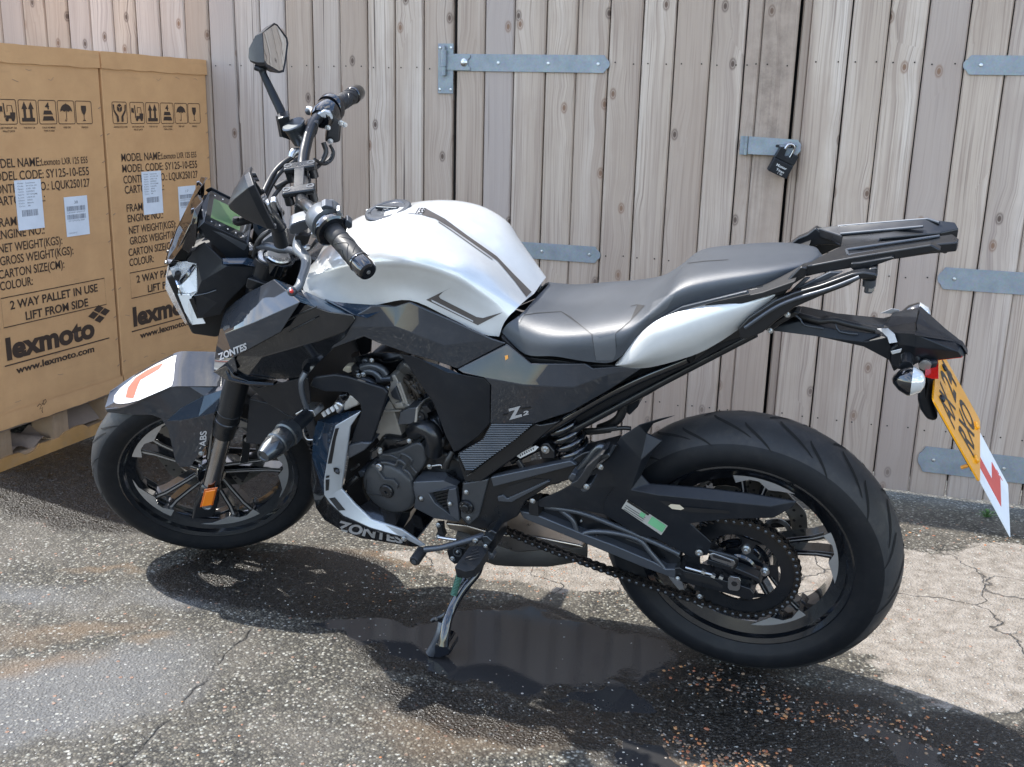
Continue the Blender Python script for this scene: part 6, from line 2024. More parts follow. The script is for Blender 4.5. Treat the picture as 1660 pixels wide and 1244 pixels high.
# ribbed kick panel
KV = [(440, 131, .150), (640, 134, .140), (560, 205, .141), (330, 372, .146), (288, 272, .150), (400, 205, .152)]
kick = facet('kick_panel', 'K', KV, [(0, 1, 2, 5), (5, 2, 3, 4)], M_satin, th=0.012, mirror=True, bevel=0.002)
g = G()
for i in range(26):
    y_ = 138 + i * 8.2
    # left and right limits of the panel at this height
    xl = 440 + (400 - 440) * (y_ - 131) / 74 if y_ < 205 else (400 + (288 - 400) * (y_ - 205) / 67 if y_ < 272 else 288 + (330 - 288) * (y_ - 272) / 100)
    xr = 640 + (560 - 640) * (y_ - 134) / 71 if y_ < 205 else 560 + (330 - 560) * (y_ - 205) / 167
    if xr - xl < 12: continue
    a_, b_ = L('K', xl + 7, y_, 0.1515), L('K', xr - 7, y_, 0.1435)
    if y_ > 205: a_, b_ = L('K', xl + 7, y_, 0.1515), L('K', xr - 7, y_, 0.1455)
    g.tube([a_, b_], 0.0016, 6)
put(g, 'kick_panel_rib', M_sating, kick[0])
pris('kick_edge', 'K', [(330, 372), (640, 134), (665, 140), (720, 130), (760, 120), (620, 240), (395, 400), (320, 400), (285, 290), (290, 272)], 0.135, 0.11, M_satin, bevel=0.004)
# ------------------------------------------------------------------ front shrouds
SHV = [(430, 835, .135), (560, 742, .150), (702, 668, .158), (850, 795, .212), (742, 962, .222), (560, 1062, .206), (480, 1105, .196), (500, 1180, .180), (365, 1190, .140), (378, 1060, .150), (408, 920, .152), (430, 972, .188), (600, 905, .222), (470, 1195, .175)]
SHF = [(0, 1, 12, 11), (1, 2, 3, 12), (0, 11, 10), (11, 12, 5, 6), (12, 3, 4, 5), (10, 11, 6, 9), (9, 6, 8), (6, 7, 13, 8)]
shr = facet('front_shroud', 'C', SHV, SHF, M_char, th=0.004, mirror=True, ang=18, bevel=0.0018)
decal('shroud_lettering', 'C', None, surf_of(SHV, SHF, 'C'), M_decal, off=0.0012, parent=shr[0], text=('ZONTES', [(402, 1122), (556, 1060), (552, 1020), (392, 1084)], 0.035))
facet('shroud_top', 'C', [(702, 668, .158), (760, 690, .150), (865, 733, .140), (1000, 795, .150), (1150, 868, .178), (1020, 850, .190), (850, 795, .196)], [(0, 1, 6), (1, 2, 6), (2, 3, 5, 6), (3, 4, 5)], M_charg, th=0.004, mirror=True)
BLV = [(850, 795, .192), (1020, 850, .190), (1148, 868, .182), (1160, 892, .182), (1105, 990, .182), (950, 1140, .165), (885, 1215, .150), (700, 1230, .150), (540, 1232, .160), (462, 1165, .170), (500, 1095, .195), (742, 960, .205), (960, 1010, .205), (640, 1100, .200), (1100, 960, .190)]
BLF = [(0, 1, 12, 11), (1, 2, 14, 12), (2, 3, 14), (3, 4, 14), (14, 4, 5, 12), (11, 12, 13), (12, 5, 6, 13), (6, 7, 13), (7, 8, 13), (8, 9, 10, 13), (10, 11, 13)]
blk = facet('shroud_inner', 'C', BLV, BLF, M_gloss, th=0.004, mirror=True, ang=20, bevel=0.002)
rod('shroud_crease', [(770, 905, .206), (850, 860, .203), (945, 820, .20)], 0.0018, M_satin, 'C', parent=blk[0])
rod('shroud_crease', [(790, 960, .208), (870, 920, .206), (935, 888, .204)], 0.0014, M_satin, 'C', parent=blk[0])
facet('shroud_chin', 'E', [(788, 158, .150), (870, 212, .165), (1000, 240, .165), (1142, 243, .150), (1145, 226, .150), (1000, 215, .168), (910, 180, .176), (868, 120, .172)], [(0, 1, 6, 7), (1, 2, 5, 6), (2, 3, 4, 5)], M_gloss, off=(0, -0.02, -0.002), mirror=True, bevel=0.002)
facet('chin_lip', 'E', [(860, 150, .176), (905, 200, .172), (1000, 222, .172), (1145, 232, .155), (1145, 238, .155), (990, 232, .172), (880, 205, .172)], [(0, 1, 6), (1, 2, 5, 6), (2, 3, 4, 5)], M_charg, th=0.003)
# liner triangles between the shroud and the radiator
facet('radiator_guard', 'F', [(0, 215, .14), (70, 240, .14), (280, 190, .15), (345, 185, .15), (360, 330, .14), (250, 400, .13), (120, 330, .12)], [(0, 1, 6), (1, 2, 5, 6), (2, 3, 4, 5)], M_matte, th=0.004, mirror=True)
pris('lower_liner', 'R', [(400, 30), (560, 70), (700, 160), (880, 200), (900, 330), (700, 370), (480, 390), (370, 380)], 0.10, 0.0, M_matte, bevel=0.003)
# crash bar bracket and bobbin
rod('crash_bracket', [(330, 150, .165), (305, 210, .175), (318, 300, .18), (350, 380, .18)], [.012, .011, .011, .012], M_sating, 'F', flat=0.55)
pris('crash_mount', 'F', [(270, 385), (310, 362), (370, 365), (385, 400), (330, 420), (285, 410)], 0.19, 0.15, M_steel, bevel=0.002)
a_, b_ = L('R', 800, 210, .215), L('R', 508, 480, .345)
ax_ = b_ - a_
put(G().tube([a_ - ax_ * 0.2, a_ + ax_ * 0.25], 0.0155, 24), 'bobbin_shaft', M_satin)
ln = ax_.length
prf = [(ln * .22, 0), (ln * .22, .026), (ln * .30, .0290), (ln * .40, .0290), (ln * .42, .0255), (ln * .44, .0262), (ln * .64, .0258), (ln * .66, .0235), (ln * .68, .0240), (ln * .86, .0205), (ln * .95, .0165), (ln * 1.0, .0145), (ln * 1.0, .010), (ln * .985, .009), (ln * .985, 0)]
bob = put(G().lathe(a_, ax_, prf, 48), 'crash_bobbin', M_bobbin, ang=28)
e1 = ax_.normalized().orthogonal().normalized(); e2 = ax_.normalized().cross(e1)
for ring_, (t0, t1, r0, r1, wd_) in enumerate(((.46, .60, .0263, .0261, .30), (.71, .84, .0240, .0212, .30))):
    for k_ in range(8):
        an = 2 * math.pi * k_ / 8 + ring_ * 0.4
        f = lambda t, r_, a__: a_ + ax_ * t + (e1 * math.cos(a__) + e2 * math.sin(a__)) * (r_ + 0.0006)
        up = ring_ == 0
        put(G().add([f(t0 if up else t1, r0 if up else r1, an - wd_ * .05), f(t1 if up else t0, r1 if up else r0, an - wd_), f(t1 if up else t0, r1 if up else r0, an + wd_)], [(0, 1, 2)]), 'bobbin_notch', M_blackdeep, bob)
mirror_pts = [Vector((p.x, -p.y, p.z)) for p in (a_ - ax_ * 0.2, a_ + ax_ * .25, a_ + ax_)]
put(G().tube(mirror_pts, [.0155, .026, .016], 24), 'crash_bobbin', M_bobbin)
# radiator side shroud (matte, hooked shape)
RSV = [(350, 230), (372, 180), (490, 164), (560, 175), (765, 240), (790, 268), (740, 430), (695, 560), (660, 585), (565, 602), (600, 470), (640, 370), (632, 330), (560, 265), (440, 262)]
pris('radiator_shroud', 'F', RSV, 0.160, 0.150, M_matte, bevel=0.004, seg=3, mirror=True)
pris('radiator_shroud_foot', 'F', [(565, 560), (640, 545), (700, 548), (660, 590), (570, 640), (560, 600)], 0.166, 0.12, M_sating, bevel=0.004)
pris('radiator_tank', 'EG', [(90, 690), (160, 600), (170, 560), (230, 570), (295, 620), (285, 680), (180, 720), (120, 750)], 0.15, 0.10, M_alu, bevel=0.006)
rod('radiator_hose', [(20, 690, .14), (60, 650, .15), (100, 690, .15), (60, 740, .15)], 0.006, M_steel, 'EG')
pris('radiator_cap_block', 'EG', [(0, 640), (60, 560), (150, 545), (170, 640), (80, 720), (0, 740)], 0.12, 0.05, M_gloss, bevel=0.004)
for i in range(4):
    pris('warning_tag', 'F', [(415 + i * 24, 380 - i * 14), (428 + i * 24, 372 - i * 14), (442 + i * 24, 398 - i * 14), (430 + i * 24, 405 - i * 14)], 0.156, 0.15, M_decwhite, bevel=0.0006)
rod('loose_loop', [(325, 440, .15), (318, 480, .15), (335, 525, .15), (372, 530, .15)], 0.0022, M_steel, 'F')
# ------------------------------------------------------------------ belly cowl
BY = 0.172
SV_ = [(484, 122, BY - .012), (405, 238, BY), (372, 470, BY), (338, 705, BY), (440, 820, BY), (562, 932, BY - .004), (650, 960, BY - .012), (790, 1008, BY - .022), (965, 1130, BY - .036), (925, 1135, BY - .036), (780, 1062, BY - .018), (560, 1000, BY + .008), (350, 905, BY + .016), (250, 810, BY + .018), (208, 750, BY + .020), (205, 640, BY + .020), (245, 400, BY + .020), (290, 232, BY + .014), (330, 250, BY + .010), (270, 740, BY + .012)]
SF_ = [(0, 1, 18, 17), (1, 2, 18), (18, 2, 16, 17), (2, 3, 19, 16), (16, 19, 15), (15, 19, 14), (14, 19, 13), (19, 3, 4, 13), (13, 4, 12), (12, 4, 5, 11), (11, 5, 6, 10), (10, 6, 7), (10, 7, 8, 9)]
cowl = facet('belly_cowl', 'BP', SV_, SF_, M_silver, th=0.006, mirror=True, ang=20, bevel=0.0022)
cs = surf_of(SV_, SF_, 'BP')
decal('cowl_slot', 'BP', [[(292, 252), (321, 246), (300, 320), (266, 512), (236, 516), (268, 350)], [(226, 606), (250, 600), (248, 618), (222, 622)], [(222, 634), (250, 630), (244, 712), (220, 718)], [(246, 774), (290, 766), (370, 862), (318, 866)]], cs, M_blackdeep, off=0.001, parent=cowl[0])
decal('cowl_fastener_well', 'BP', [[(278, 545), (300, 542), (322, 552), (326, 580), (322, 596), (300, 590), (282, 572)]], cs, M_blackdeep, off=0.001, parent=cowl[0])
pxbolt('BP', 310, 572, BY + .012, 0.005, parent=cowl[0], mat=M_sating)
facet('cowl_facet', 'BP', [(482, 118, BY - .014), (290, 228, BY + .014), (245, 400, BY + .018), (205, 640, BY + .018), (208, 755, BY + .018), (195, 655, BY - .005), (118, 470, BY - .035), (128, 300, BY - .035), (160, 195, BY - .035), (330, 140, BY - .03)], [(0, 1, 9), (1, 8, 9), (1, 2, 7, 8), (2, 3, 6, 7), (3, 4, 5, 6)], M_charg, th=0.004, mirror=True, ang=18)
LV = [(118, 470, BY - .035), (195, 655, BY - .004), (208, 755, BY + .017), (250, 812, BY + .017), (350, 907, BY + .015), (560, 1002, BY + .007), (780, 1064, BY - .019), (925, 1137, BY - .037), (870, 1138, BY - .05), (640, 1098, BY - .035), (480, 1072, BY - .035), (330, 1010, BY - .04), (210, 935, BY - .05), (150, 850, BY - .055), (108, 650, BY - .055)]
LF_ = [(0, 1, 14), (1, 2, 13, 14), (2, 3, 12, 13), (3, 4, 11, 12), (4, 5, 10, 11), (5, 6, 9, 10), (6, 7, 8, 9)]
low = facet('belly_underside', 'BP', LV, LF_, M_gloss, th=0.005, mirror=True, ang=20)
decal('cowl_lettering', 'BP', None, surf_of(LV, LF_, 'BP'), M_decal, off=0.0015, parent=low[0], text=('ZONTES', [(285, 1010), (800, 1112), (790, 1050), (330, 935)], 0.04))
pxbolt('BP', 805, 1077, BY - .018, 0.0065, parent=low[0])
facet('belly_pan', 'BP', [(210, 935, BY - .05), (330, 1010, BY - .04), (480, 1072, BY - .035), (640, 1098, BY - .035), (870, 1138, BY - .05), (870, 1130, 0.0), (640, 1060, 0.0), (420, 960, 0.0), (250, 860, 0.0)], [(0, 1, 8), (1, 2, 7, 8), (2, 3, 6, 7), (3, 4, 5, 6)], M_gloss, off=(0, 0, 0.004), mirror=True)
# ------------------------------------------------------------------ rear rack
def rk(x, y, yy): return L('I', x, y, yy)
RV = {'a': rk(520, 390, .095), 'b': rk(650, 318, .050), 'c': rk(765, 262, .000), 'd': rk(775, 200, -.035), 'e': rk(612, 148, -.095), 'f': rk(742, 132, -.075), 'g': rk(1285, 92, -.040), 'h': rk(1465, 112, -.040),
      'i': rk(1490, 155, -.030), 'j': rk(1380, 178, -.012), 'k': rk(1010, 212, -.010), 'l': rk(1000, 232, .004), 'm': rk(1300, 208, .010), 'n': rk(1450, 185, .012), 'o': rk(1490, 216, .028), 'p': rk(1480, 238, .040), 'q': rk(1318, 252, .050), 'r': rk(830, 328, .080), 's': rk(800, 282, .045)}
keys = list(RV)
P_ = [RV[k_] for k_ in keys]
ix = {k_: i for i, k_ in enumerate(keys)}
def slabz(name, P, F, th, mat, parent=None, bevel=0.0025, mirror=False):
    n = len(P)
    ed = {}
    for f in F:
        for i in range(len(f)):
            e = (f[i], f[(i + 1) % len(f)])
            ed[e] = 1
    bound = [e for e in ed if (e[1], e[0]) not in ed]
    g = G()
    g.add(P + [p + Vector((0, 0, -th)) for p in P], F + [tuple(i + n for i in reversed(f)) for f in F] + [(e[1], e[0], e[0] + n, e[1] + n) for e in bound])
    return put(g, name, mat, parent, mirror=mirror, bevel=bevel, ang=25, seg=3)
FK = ['a b s r', 'b c l s', 's l m q r', 'm n o p q', 'c d k l', 'd e f', 'd f g k', 'k g j', 'g h i j']
rack = slabz('luggage_rack', P_, [tuple(ix[c_] for c_ in f.split()) for f in FK], 0.017, M_satin)
def strip3(name, pts, w, mat, parent):
    """thin raised bead following survey points"""
    return put(G().tube([rk(*p) for p in pts], w, 8), name, mat, parent, ang=60)
for pts_ in ([(800, 284, .047), (1370, 200, .018)], [(812, 318, .075), (1312, 243, .046)], [(812, 318, .075), (800, 284, .047)], [(750, 140, -.072), (1300, 96, -.04)], [(765, 187, -.038), (1270, 142, -.018)], [(1300, 96, -.04), (1368, 118, -.03)]):
    strip3('rack_rib', pts_, 0.0028, M_sating, rack)
pris('rack_foot', 'I', [(440, 262), (500, 215), (560, 190), (612, 150), (650, 180), (770, 262), (700, 255), (620, 258), (600, 275), (460, 278)], -0.085, -0.105, M_satin, parent=rack, bevel=0.003)
pris('rack_rail', 'I', [(520, 390), (830, 330), (1100, 286), (1318, 252), (1382, 288), (1318, 304), (1092, 344), (1010, 366), (830, 398), (640, 430), (548, 452)], 0.092, 0.072, M_satin, parent=rack, bevel=0.003)
pris('rack_pad', 'I', [(826, 366), (880, 362), (1085, 326), (1098, 340), (910, 404), (850, 416), (828, 400)], 0.100, 0.085, M_satin, parent=rack, bevel=0.003)
rk_arm = [(262, 662), (280, 620), (340, 550), (430, 480), (520, 388), (560, 392), (548, 452), (470, 500), (400, 580), (360, 615), (290, 668)]
for s_ in (1, -1):
    g = prism(G(), 'I', rk_arm, 0.108, 0.092)
    put(g, 'rack_arm', M_satin, rack, mirror=False, bevel=0.003) if s_ > 0 else None
arm_l = prism(G(), 'I', rk_arm, 0.108, 0.092)
for p in arm_l.v: p.y = -p.y
put(arm_l, 'rack_arm', M_satin, rack, bevel=0.003)
brace_pts = [(136, 768), (200, 700), (360, 595), (480, 545), (640, 500), (835, 430), (905, 420), (985, 432), (990, 455), (880, 468), (800, 510), (640, 570), (480, 640), (380, 715), (290, 790), (200, 832), (148, 830)]
for flip in (False, True):
    g = prism(G(), 'I', brace_pts, 0.128, 0.108)
    if flip:
        for p in g.v: p.y = -p.y
    put(g, 'rack_brace', M_satin, rack, bevel=0.004, seg=3)
rod('brace_highlight_rib', [(180, 760, .129), (360, 640, .129), (500, 580, .129), (700, 520, .129), (880, 450, .129)], 0.0035, M_sating, 'I', parent=rack)  # grey bead painting a highlight along the black brace
for pts_ in ([(480, 525), (700, 420), (780, 420), (640, 490), (540, 525)], [(405, 590), (540, 460), (580, 455), (470, 560)]):
    pris('rack_web', 'I', pts_, 0.102, 0.094, M_sating, parent=rack, bevel=0.002)
turn('rack_nut', rk(942, 462, .10), [(0, 0), (0, .011), (0.012, .011), (0.014, .007), (0.024, .007), (0.024, 0)], M_sating, axis=(0, 0, -1), n=16, parent=rack)
turn('rack_nut', rk(943, 512, .10), [(0, 0), (0, .008), (0.006, .008), (0.006, 0)], M_bolt, axis=(0, 0, -1), n=6, parent=rack)
pris('rack_mount_block', 'I', [(940, 400), (990, 392), (985, 470), (905, 475), (880, 450)], 0.11, 0.085, M_satin, parent=rack, bevel=0.003)
for (x, y, yy) in ((1405, 268, .03), (1405, 172, -.03)):
    turn('rack_bung', rk(x, y, yy), [(0, .004), (.008, .005), (.010, .0035), (.010, 0)], M_matte, axis=(0, 0, -1), n=14, parent=rack)
pxbolt('I', 440, 680, .11, 0.005); pxbolt('I', 335, 778, .10, 0.005)
pris('grab_bracket', 'I', [(290, 770), (420, 690), (480, 660), (520, 670), (400, 740), (330, 790)], 0.085, 0.06, M_satin, bevel=0.003)
# ------------------------------------------------------------------ tail boom, lamp body, indicators
BMV = [(340, 760, .040), (490, 662, 0), (640, 695, 0), (740, 730, 0), (1000, 772, 0), (1060, 800, 0), (345, 778, .045), (620, 815, .045), (905, 878, .045), (1060, 960, .045), (1090, 1030, .04), (1120, 1010, .04), (500, 720, .036), (720, 768, .036), (1010, 800, .036), (905, 850, .048), (1050, 820, .048)]
facet('tail_boom', 'I', BMV, [(0, 1, 12), (1, 2, 13, 12), (2, 3, 13), (3, 4, 14, 13), (0, 12, 7, 6), (12, 13, 15, 7), (7, 15, 8), (13, 14, 15), (14, 16, 15), (15, 16, 9, 8), (4, 5, 16, 14), (9, 16, 11, 10)], M_matte, off=(0, -0.03, 0), mirror=True, bevel=0.002)
put(G().add([rk(490, 662, .028), rk(1000, 772, .030), rk(1000, 772, .030) * 1, rk(490, 662, .028) * 1], [(0, 1, 2, 3)]), 'boom_top', M_matte) if False else None
for pts_ in ([(480, 680, .034), (520, 710, .037), (545, 745, .040), (660, 765, .042)], [(705, 720, .031), (735, 740, .036), (760, 785, .043), (870, 800, .046)]):
    rod('cable_clip', pts_, 0.0016, M_sating, 'I', smooth=2)
rod('tail_harness', [(300, 690, .02), (430, 670, .02), (560, 700, .03), (640, 720, .034), (720, 715, .034), (820, 740, .034), (980, 775, .034)], 0.006, M_cable, 'I')
TLV = [(1000, 770, 0), (1160, 742, 0), (1220, 730, 0), (1330, 778, 0), (1510, 856, 0), (1545, 915, .0), (1508, 944, .020), (1265, 972, .035), (1210, 945, .05), (1130, 915, .052), (1110, 860, .055), (1065, 790, .045), (1225, 800, .060), (1222, 880, .062), (1480, 905, .028)]
TLF = [(0, 1, 11), (1, 2, 12, 11), (2, 3, 12), (3, 4, 14, 12), (4, 5, 14), (5, 6, 14), (14, 6, 7, 13), (12, 14, 13), (7, 8, 13), (8, 9, 10, 13), (10, 11, 12, 13)]
facet('tail_lamp_housing', 'I', TLV, TLF, M_matte, off=(0, -0.012, 0), mirror=True, bevel=0.002, ang=18)
facet('tail_lamp_lens', 'I', [(1508, 944, .020), (1265, 972, .035), (1508, 930, -.02), (1265, 948, -.035)], [(0, 1, 3, 2)], M_red, off=(0, 0, 0.004))
facet('silver_strap', 'I', [(985, 768, .036), (1055, 765, .046), (1095, 800, .056), (1112, 850, .060), (1062, 858, .062), (1050, 820, .054), (1020, 790, .044)], [(0, 1, 6), (1, 2, 5, 6), (2, 3, 4, 5)], M_decal, th=0.002, mirror=True)
facet('silver_strap', 'I', [(1070, 905, .058), (1140, 888, .058), (1132, 912, .056), (1080, 925, .056)], [(0, 1, 2, 3)], M_decwhite, th=0.002)
pris('tail_neck', 'I', [(1060, 890), (1120, 850), (1220, 900), (1260, 970), (1190, 1010), (1120, 1025), (1070, 1000)], 0.05, -0.05, M_matte, bevel=0.006)
# plate carrier
pris('plate_hanger', 'J', [(330, 330), (440, 325), (420, 420), (405, 520), (440, 640), (380, 635), (345, 580), (328, 520), (355, 440)], 0.045, -0.045, M_matte, bevel=0.01, seg=3)
turn('seat_lock', L('I', 1282, 985, .045), [(0, 0), (0, .010), (.003, .010), (.004, .006), (.004, 0)], M_steel, n=24)
turn('seat_lock', L('J', 372, 345, .045), [(0, 0), (0, .011), (.004, .010), (.005, .005), (.005, 0)], M_steel, n=24)
# number plate in its own plane
PT_, PB_ = L('NP', 118, 345, .1145), L('NP', 412, 868, .1145)
DN = (PB_ - PT_); DN.y = 0; DNn = DN.normalized(); PH = DN.length
PN = Vector((DNn.z, 0, -DNn.x)); PN = PN if PN.x < 0 else -PN
PO = Vector((PT_.x, 0, PT_.z))
def pl(u, v, w=0.0):
    """u: towards the bike's right from the left edge (0..W), v: down the plate"""
    return PO + Vector((0, 0.1145 - u, 0)) + DNn * v + PN * w
PW = 0.229
g = G()
def rrect(u0, u1, v0, v1, r_, n=5):
    out = []
    for cu_, cv_, a0 in ((u1 - r_, v1 - r_, 0), (u0 + r_, v1 - r_, 90), (u0 + r_, v0 + r_, 180), (u1 - r_, v0 + r_, 270)):
        for i in range(n + 1):
            an = R(a0 + 90 * i / n)
            out.append((cu_ + r_ * math.cos(an), cv_ + r_ * math.sin(an)))
    return out
def plate(pts, w0, w1, name, mat, parent=None):
    n = len(pts)
    g = G()
    g.add([pl(u, v, w0) for u, v in pts] + [pl(u, v, w1) for u, v in pts], [tuple(range(n)), tuple(range(n, 2 * n))] + [(i, (i + 1) % n, n + (i + 1) % n, n + i) for i in range(n)])
    return put(g, name, mat, parent, ang=30)
npl = plate(rrect(0, PW, 0.0, PH, 0.008), 0, 0.0032, 'number_plate', M_yellow)
plate(rrect(0.02, PW - 0.02, 0.03, PH - 0.01, 0.008), -0.006, -0.0005, 'plate_backing', M_matte)
def ptext(txt, u0, u1, v, cap, mat, name, parent, w=0.0036, bold=0.0):
    me = text_mesh(txt, 1.0, bold)
    xs_ = [q.co.x for q in me.vertices]
    mh = text_mesh('H', 1.0, bold); hc = max(q.co.y for q in mh.vertices); bpy.data.meshes.remove(mh)
    a0_, b0_ = min(xs_), max(xs_)
    for q in me.vertices:
        p = pl(u0 + (q.co.x - a0_) / (b0_ - a0_) * (u1 - u0), v - q.co.y / hc * cap, w)
        q.co = p - BASE
    me.name = name
    return link(name, me, mat, parent)
ptext('AX', 0.022, 0.105, 0.078, 0.060, M_ink, 'registration', npl, bold=0.02)
ptext('24', 0.124, 0.207, 0.078, 0.060, M_ink, 'registration', npl, bold=0.02)
ptext('RXO', 0.045, 0.184, 0.154, 0.060, M_ink, 'registration', npl, bold=0.02)
for (u, v) in ((0.052, 0.028), (PW - 0.052, 0.028)):
    put(G().lathe(pl(u, v, 0.0032), PN, [(0, .0075), (.003, .007), (.005, .004), (.005, 0)], 18), 'plate_bolt', M_matte, npl)
for (u, v) in ((0.052, PH - 0.018), (PW - 0.052, PH - 0.018)):
    put(G().lathe(pl(u, v, 0.0032), PN, [(0, .0085), (.003, .0085), (.006, .006), (.0065, 0)], 18), 'plate_bolt_cap', M_yellow, npl)
put(G().tube([pl(0.035, PH - 0.02, 0), pl(0.035, PH - 0.02, -0.022)], 0.0035, 10), 'plate_bolt_thread', M_orange, npl)
# rear reflector above the plate
pt_ = [(0.052, -0.012), (0.095, -0.012), (0.095, -0.002), (0.052, -0.002)]
facet('rear_reflector', 'NP', [(118, 212, .075), (165, 214, .075), (163, 90, .02), (120, 90, .02)], [(0, 1, 2, 3)], M_red, off=(0.012, -0.004, 0))
# learner plate hung behind the number plate
LO_t, LO_b = L('NP', 412, 840, .09), L('NP', 612, 1210, .09)
dl = LO_b - LO_t; dl.y = 0; dn = dl.normalized()
ln_n = Vector((dn.z, 0, -dn.x)); ln_n = ln_n if ln_n.x < 0 else -ln_n
LB = Vector((LO_b.x, 0, LO_b.z))
def lp(u, v, w=0.0):
    return LB + Vector((0, 0.089 - u, 0)) - dn * v + ln_n * w
def lpoly(pts, w0, w1, name, mat, parent=None):
    n = len(pts)
    g = G()
    g.add([lp(u, v, w0) for u, v in pts] + [lp(u, v, w1) for u, v in pts], [tuple(range(n)), tuple(range(n, 2 * n))] + [(i, (i + 1) % n, n + (i + 1) % n, n + i) for i in range(n)])
    return put(g, name, mat, parent, ang=30)
LW = 0.178
lpl_ = lpoly([(0, 0), (LW, 0), (LW, 0.178), (0, 0.178)], -0.0008, 0.0006, 'learner_plate', M_platewhite)
lpoly([(0.045, 0.038), (0.146, 0.038), (0.146, 0.076), (0.083, 0.076), (0.083, 0.14), (0.045, 0.14)], 0.0006, 0.0012, 'red_letter', M_decred, lpl_)
for (u, v, hh_) in ((0.150, 0.028, .012), (0.150, 0.044, .010)):
    lpoly([(u, v), (u + 0.0028, v), (u + 0.0028, v + hh_), (u, v + hh_)], 0.0006, 0.0012, 'small_print', M_decred, lpl_)
# indicators
def indicator(k, st0, st1, c_, rr, name='rear_indicator', st=False, sgn=1):
    o = rod(name, [st0, st1], 0.011, M_satin, k, st=st, smooth=2, n=16)
    C_ = L(k, *c_, st)
    ax_ = Vector((-1, 0, 0))
    put(G().lathe(C_, ax_, [(-rr * 1.1, 0), (-rr * 1.0, rr * .30), (-rr * .6, rr * .72), (-rr * .05, rr), (rr * .15, rr)], 24), 'indicator_body', M_gloss, o, st)
    put(G().lathe(C_, ax_, [(rr * .15, rr), (rr * .22, rr * .98), (rr * .75, rr * .70), (rr * .95, rr * .35), (rr * 1.0, 0)], 24), 'indicator_lens', M_lens, o, st)
indicator('I', (1170, 940, .07), (1165, 1000, .105), (1185, 1085, .122), 0.026)
C_ = L('P', 1485, 512, -.122)
o = put(G().tube([C_ + Vector((0, .055, .012)), C_], 0.011, 14), 'rear_indicator', M_satin)
put(G().lathe(C_, (-1, 0, 0), [(-.028, 0), (-.026, .008), (-.016, .019), (0, .026), (.004, .026)], 24), 'indicator_body', M_gloss, o)
put(G().lathe(C_, (-1, 0, 0), [(.004, .026), (.006, .0255), (.02, .018), (.025, .009), (.026, 0)], 24), 'indicator_lens', M_lens, o)
# ================================================================== steered front end
def FK_(t, y):
    """point on the fork line at height t above the front axle (bike frame, unsteered)"""
    return Vector((1.385, 0, -0.035)) + AXS * t + Vector((0, y, 0))
for y in (0.10, -0.10):
    lo, hi = FK_(0.055, y), FK_(0.215, y)
    # find the chrome limits from the left leg as seen
    put(G().tube([FK_(0.03, y), FK_(0.26, y)], 0.0205, 28), 'fork_stanchion', M_chrome, None, True, ang=60)
    ou = put(G().lathe(FK_(0.222, y), AXS, [(0, .021), (0, .0265), (.035, .0275), (.038, .0295), (.050, .0295), (.052, .0275), (.072, .0275), (.074, .0290), (.082, .0290), (.084, .0285), (.2, .0300), (.463, .0300), (.478, .0285), (.518, .0285), (.520, .024), (.522, 0)], 36), 'fork_tube', M_satin, None, True, ang=35)
    put(G().lathe(FK_(0.2975, y), AXS, [(0, .0292), (0, .0298), (.002, .0298), (.002, .0292)], 36), 'fork_ring', M_sating, ou, True)
    put(G().lathe(FK_(0.742, y), AXS, [(0, .0245), (.003, .0245), (.004, .018), (.004, .010), (.008, .009), (.008, 0)], 32), 'fork_cap', M_steel, ou, True)
    # lower clamp that carries the axle
    g = G()
    g.tube([FK_(-0.045, y), FK_(-0.03, y), FK_(0.0, y), FK_(0.045, y), FK_(0.052, y)], [0.018, 0.024, 0.027, 0.026, 0.022], 28)
    put(g, 'fork_bottom', M_satin, ou, True, ang=40)
    pts = [FK_(-0.05, y) + Vector((0.03, 0, 0)), FK_(-0.05, y) - Vector((0.028, 0, 0)), FK_(0.0, y) - Vector((0.03, 0, 0)), FK_(0.05, y) - Vector((0.024, 0, 0)), FK_(0.05, y) + Vector((0.022, 0, 0)), FK_(0.0, y) + Vector((0.032, 0, 0))]
    g = G()
    n = len(pts)
    sg = 1 if y > 0 else -1
    g.add([p + Vector((0, 0.026 * sg, 0)) for p in pts] + [p + Vector((0, -0.022 * sg, 0)) for p in pts], [tuple(range(n)), tuple(range(n, 2 * n))] + [(i, (i + 1) % n, n + (i + 1) % n, n + i) for i in range(n)])
    put(g, 'axle_clamp', M_satin, ou, True, bevel=0.006, seg=3)
    put(G().lathe((1.385, (0.1275 if y > 0 else -0.1275), -0.038), (0, sg, 0), [(0, 0), (0, .0125), (.002, .0125), (.003, .0095), (.001, .009), (.001, 0)], 28), 'axle_nut', M_steel, ou, True)
    # amber side reflector
    for (m_, d0, rw, rh, hh_) in ((M_amberd, .026, .0165, .032, .004), (M_amber, .0295, .0125, .027, .003)):
        c_ = FK_(0.030, y)
        rect = []
        for (a_, b_) in ((-1, -1), (1, -1), (1, 1), (-1, 1)):
            rect.append(c_ + Vector((1, 0, 0)) * rw * a_ + AXS * rh * b_)
        g = G()
        g.add([p + Vector((0, d0 * sg, 0)) for p in rect] + [p + Vector((0, (d0 + hh_) * sg, 0)) for p in rect], [(0, 1, 2, 3), (4, 5, 6, 7), (0, 1, 5, 4), (1, 2, 6, 5), (2, 3, 7, 6), (3, 0, 4, 7)])
        put(g, 'side_reflector', m_, ou, True, bevel=0.0015)
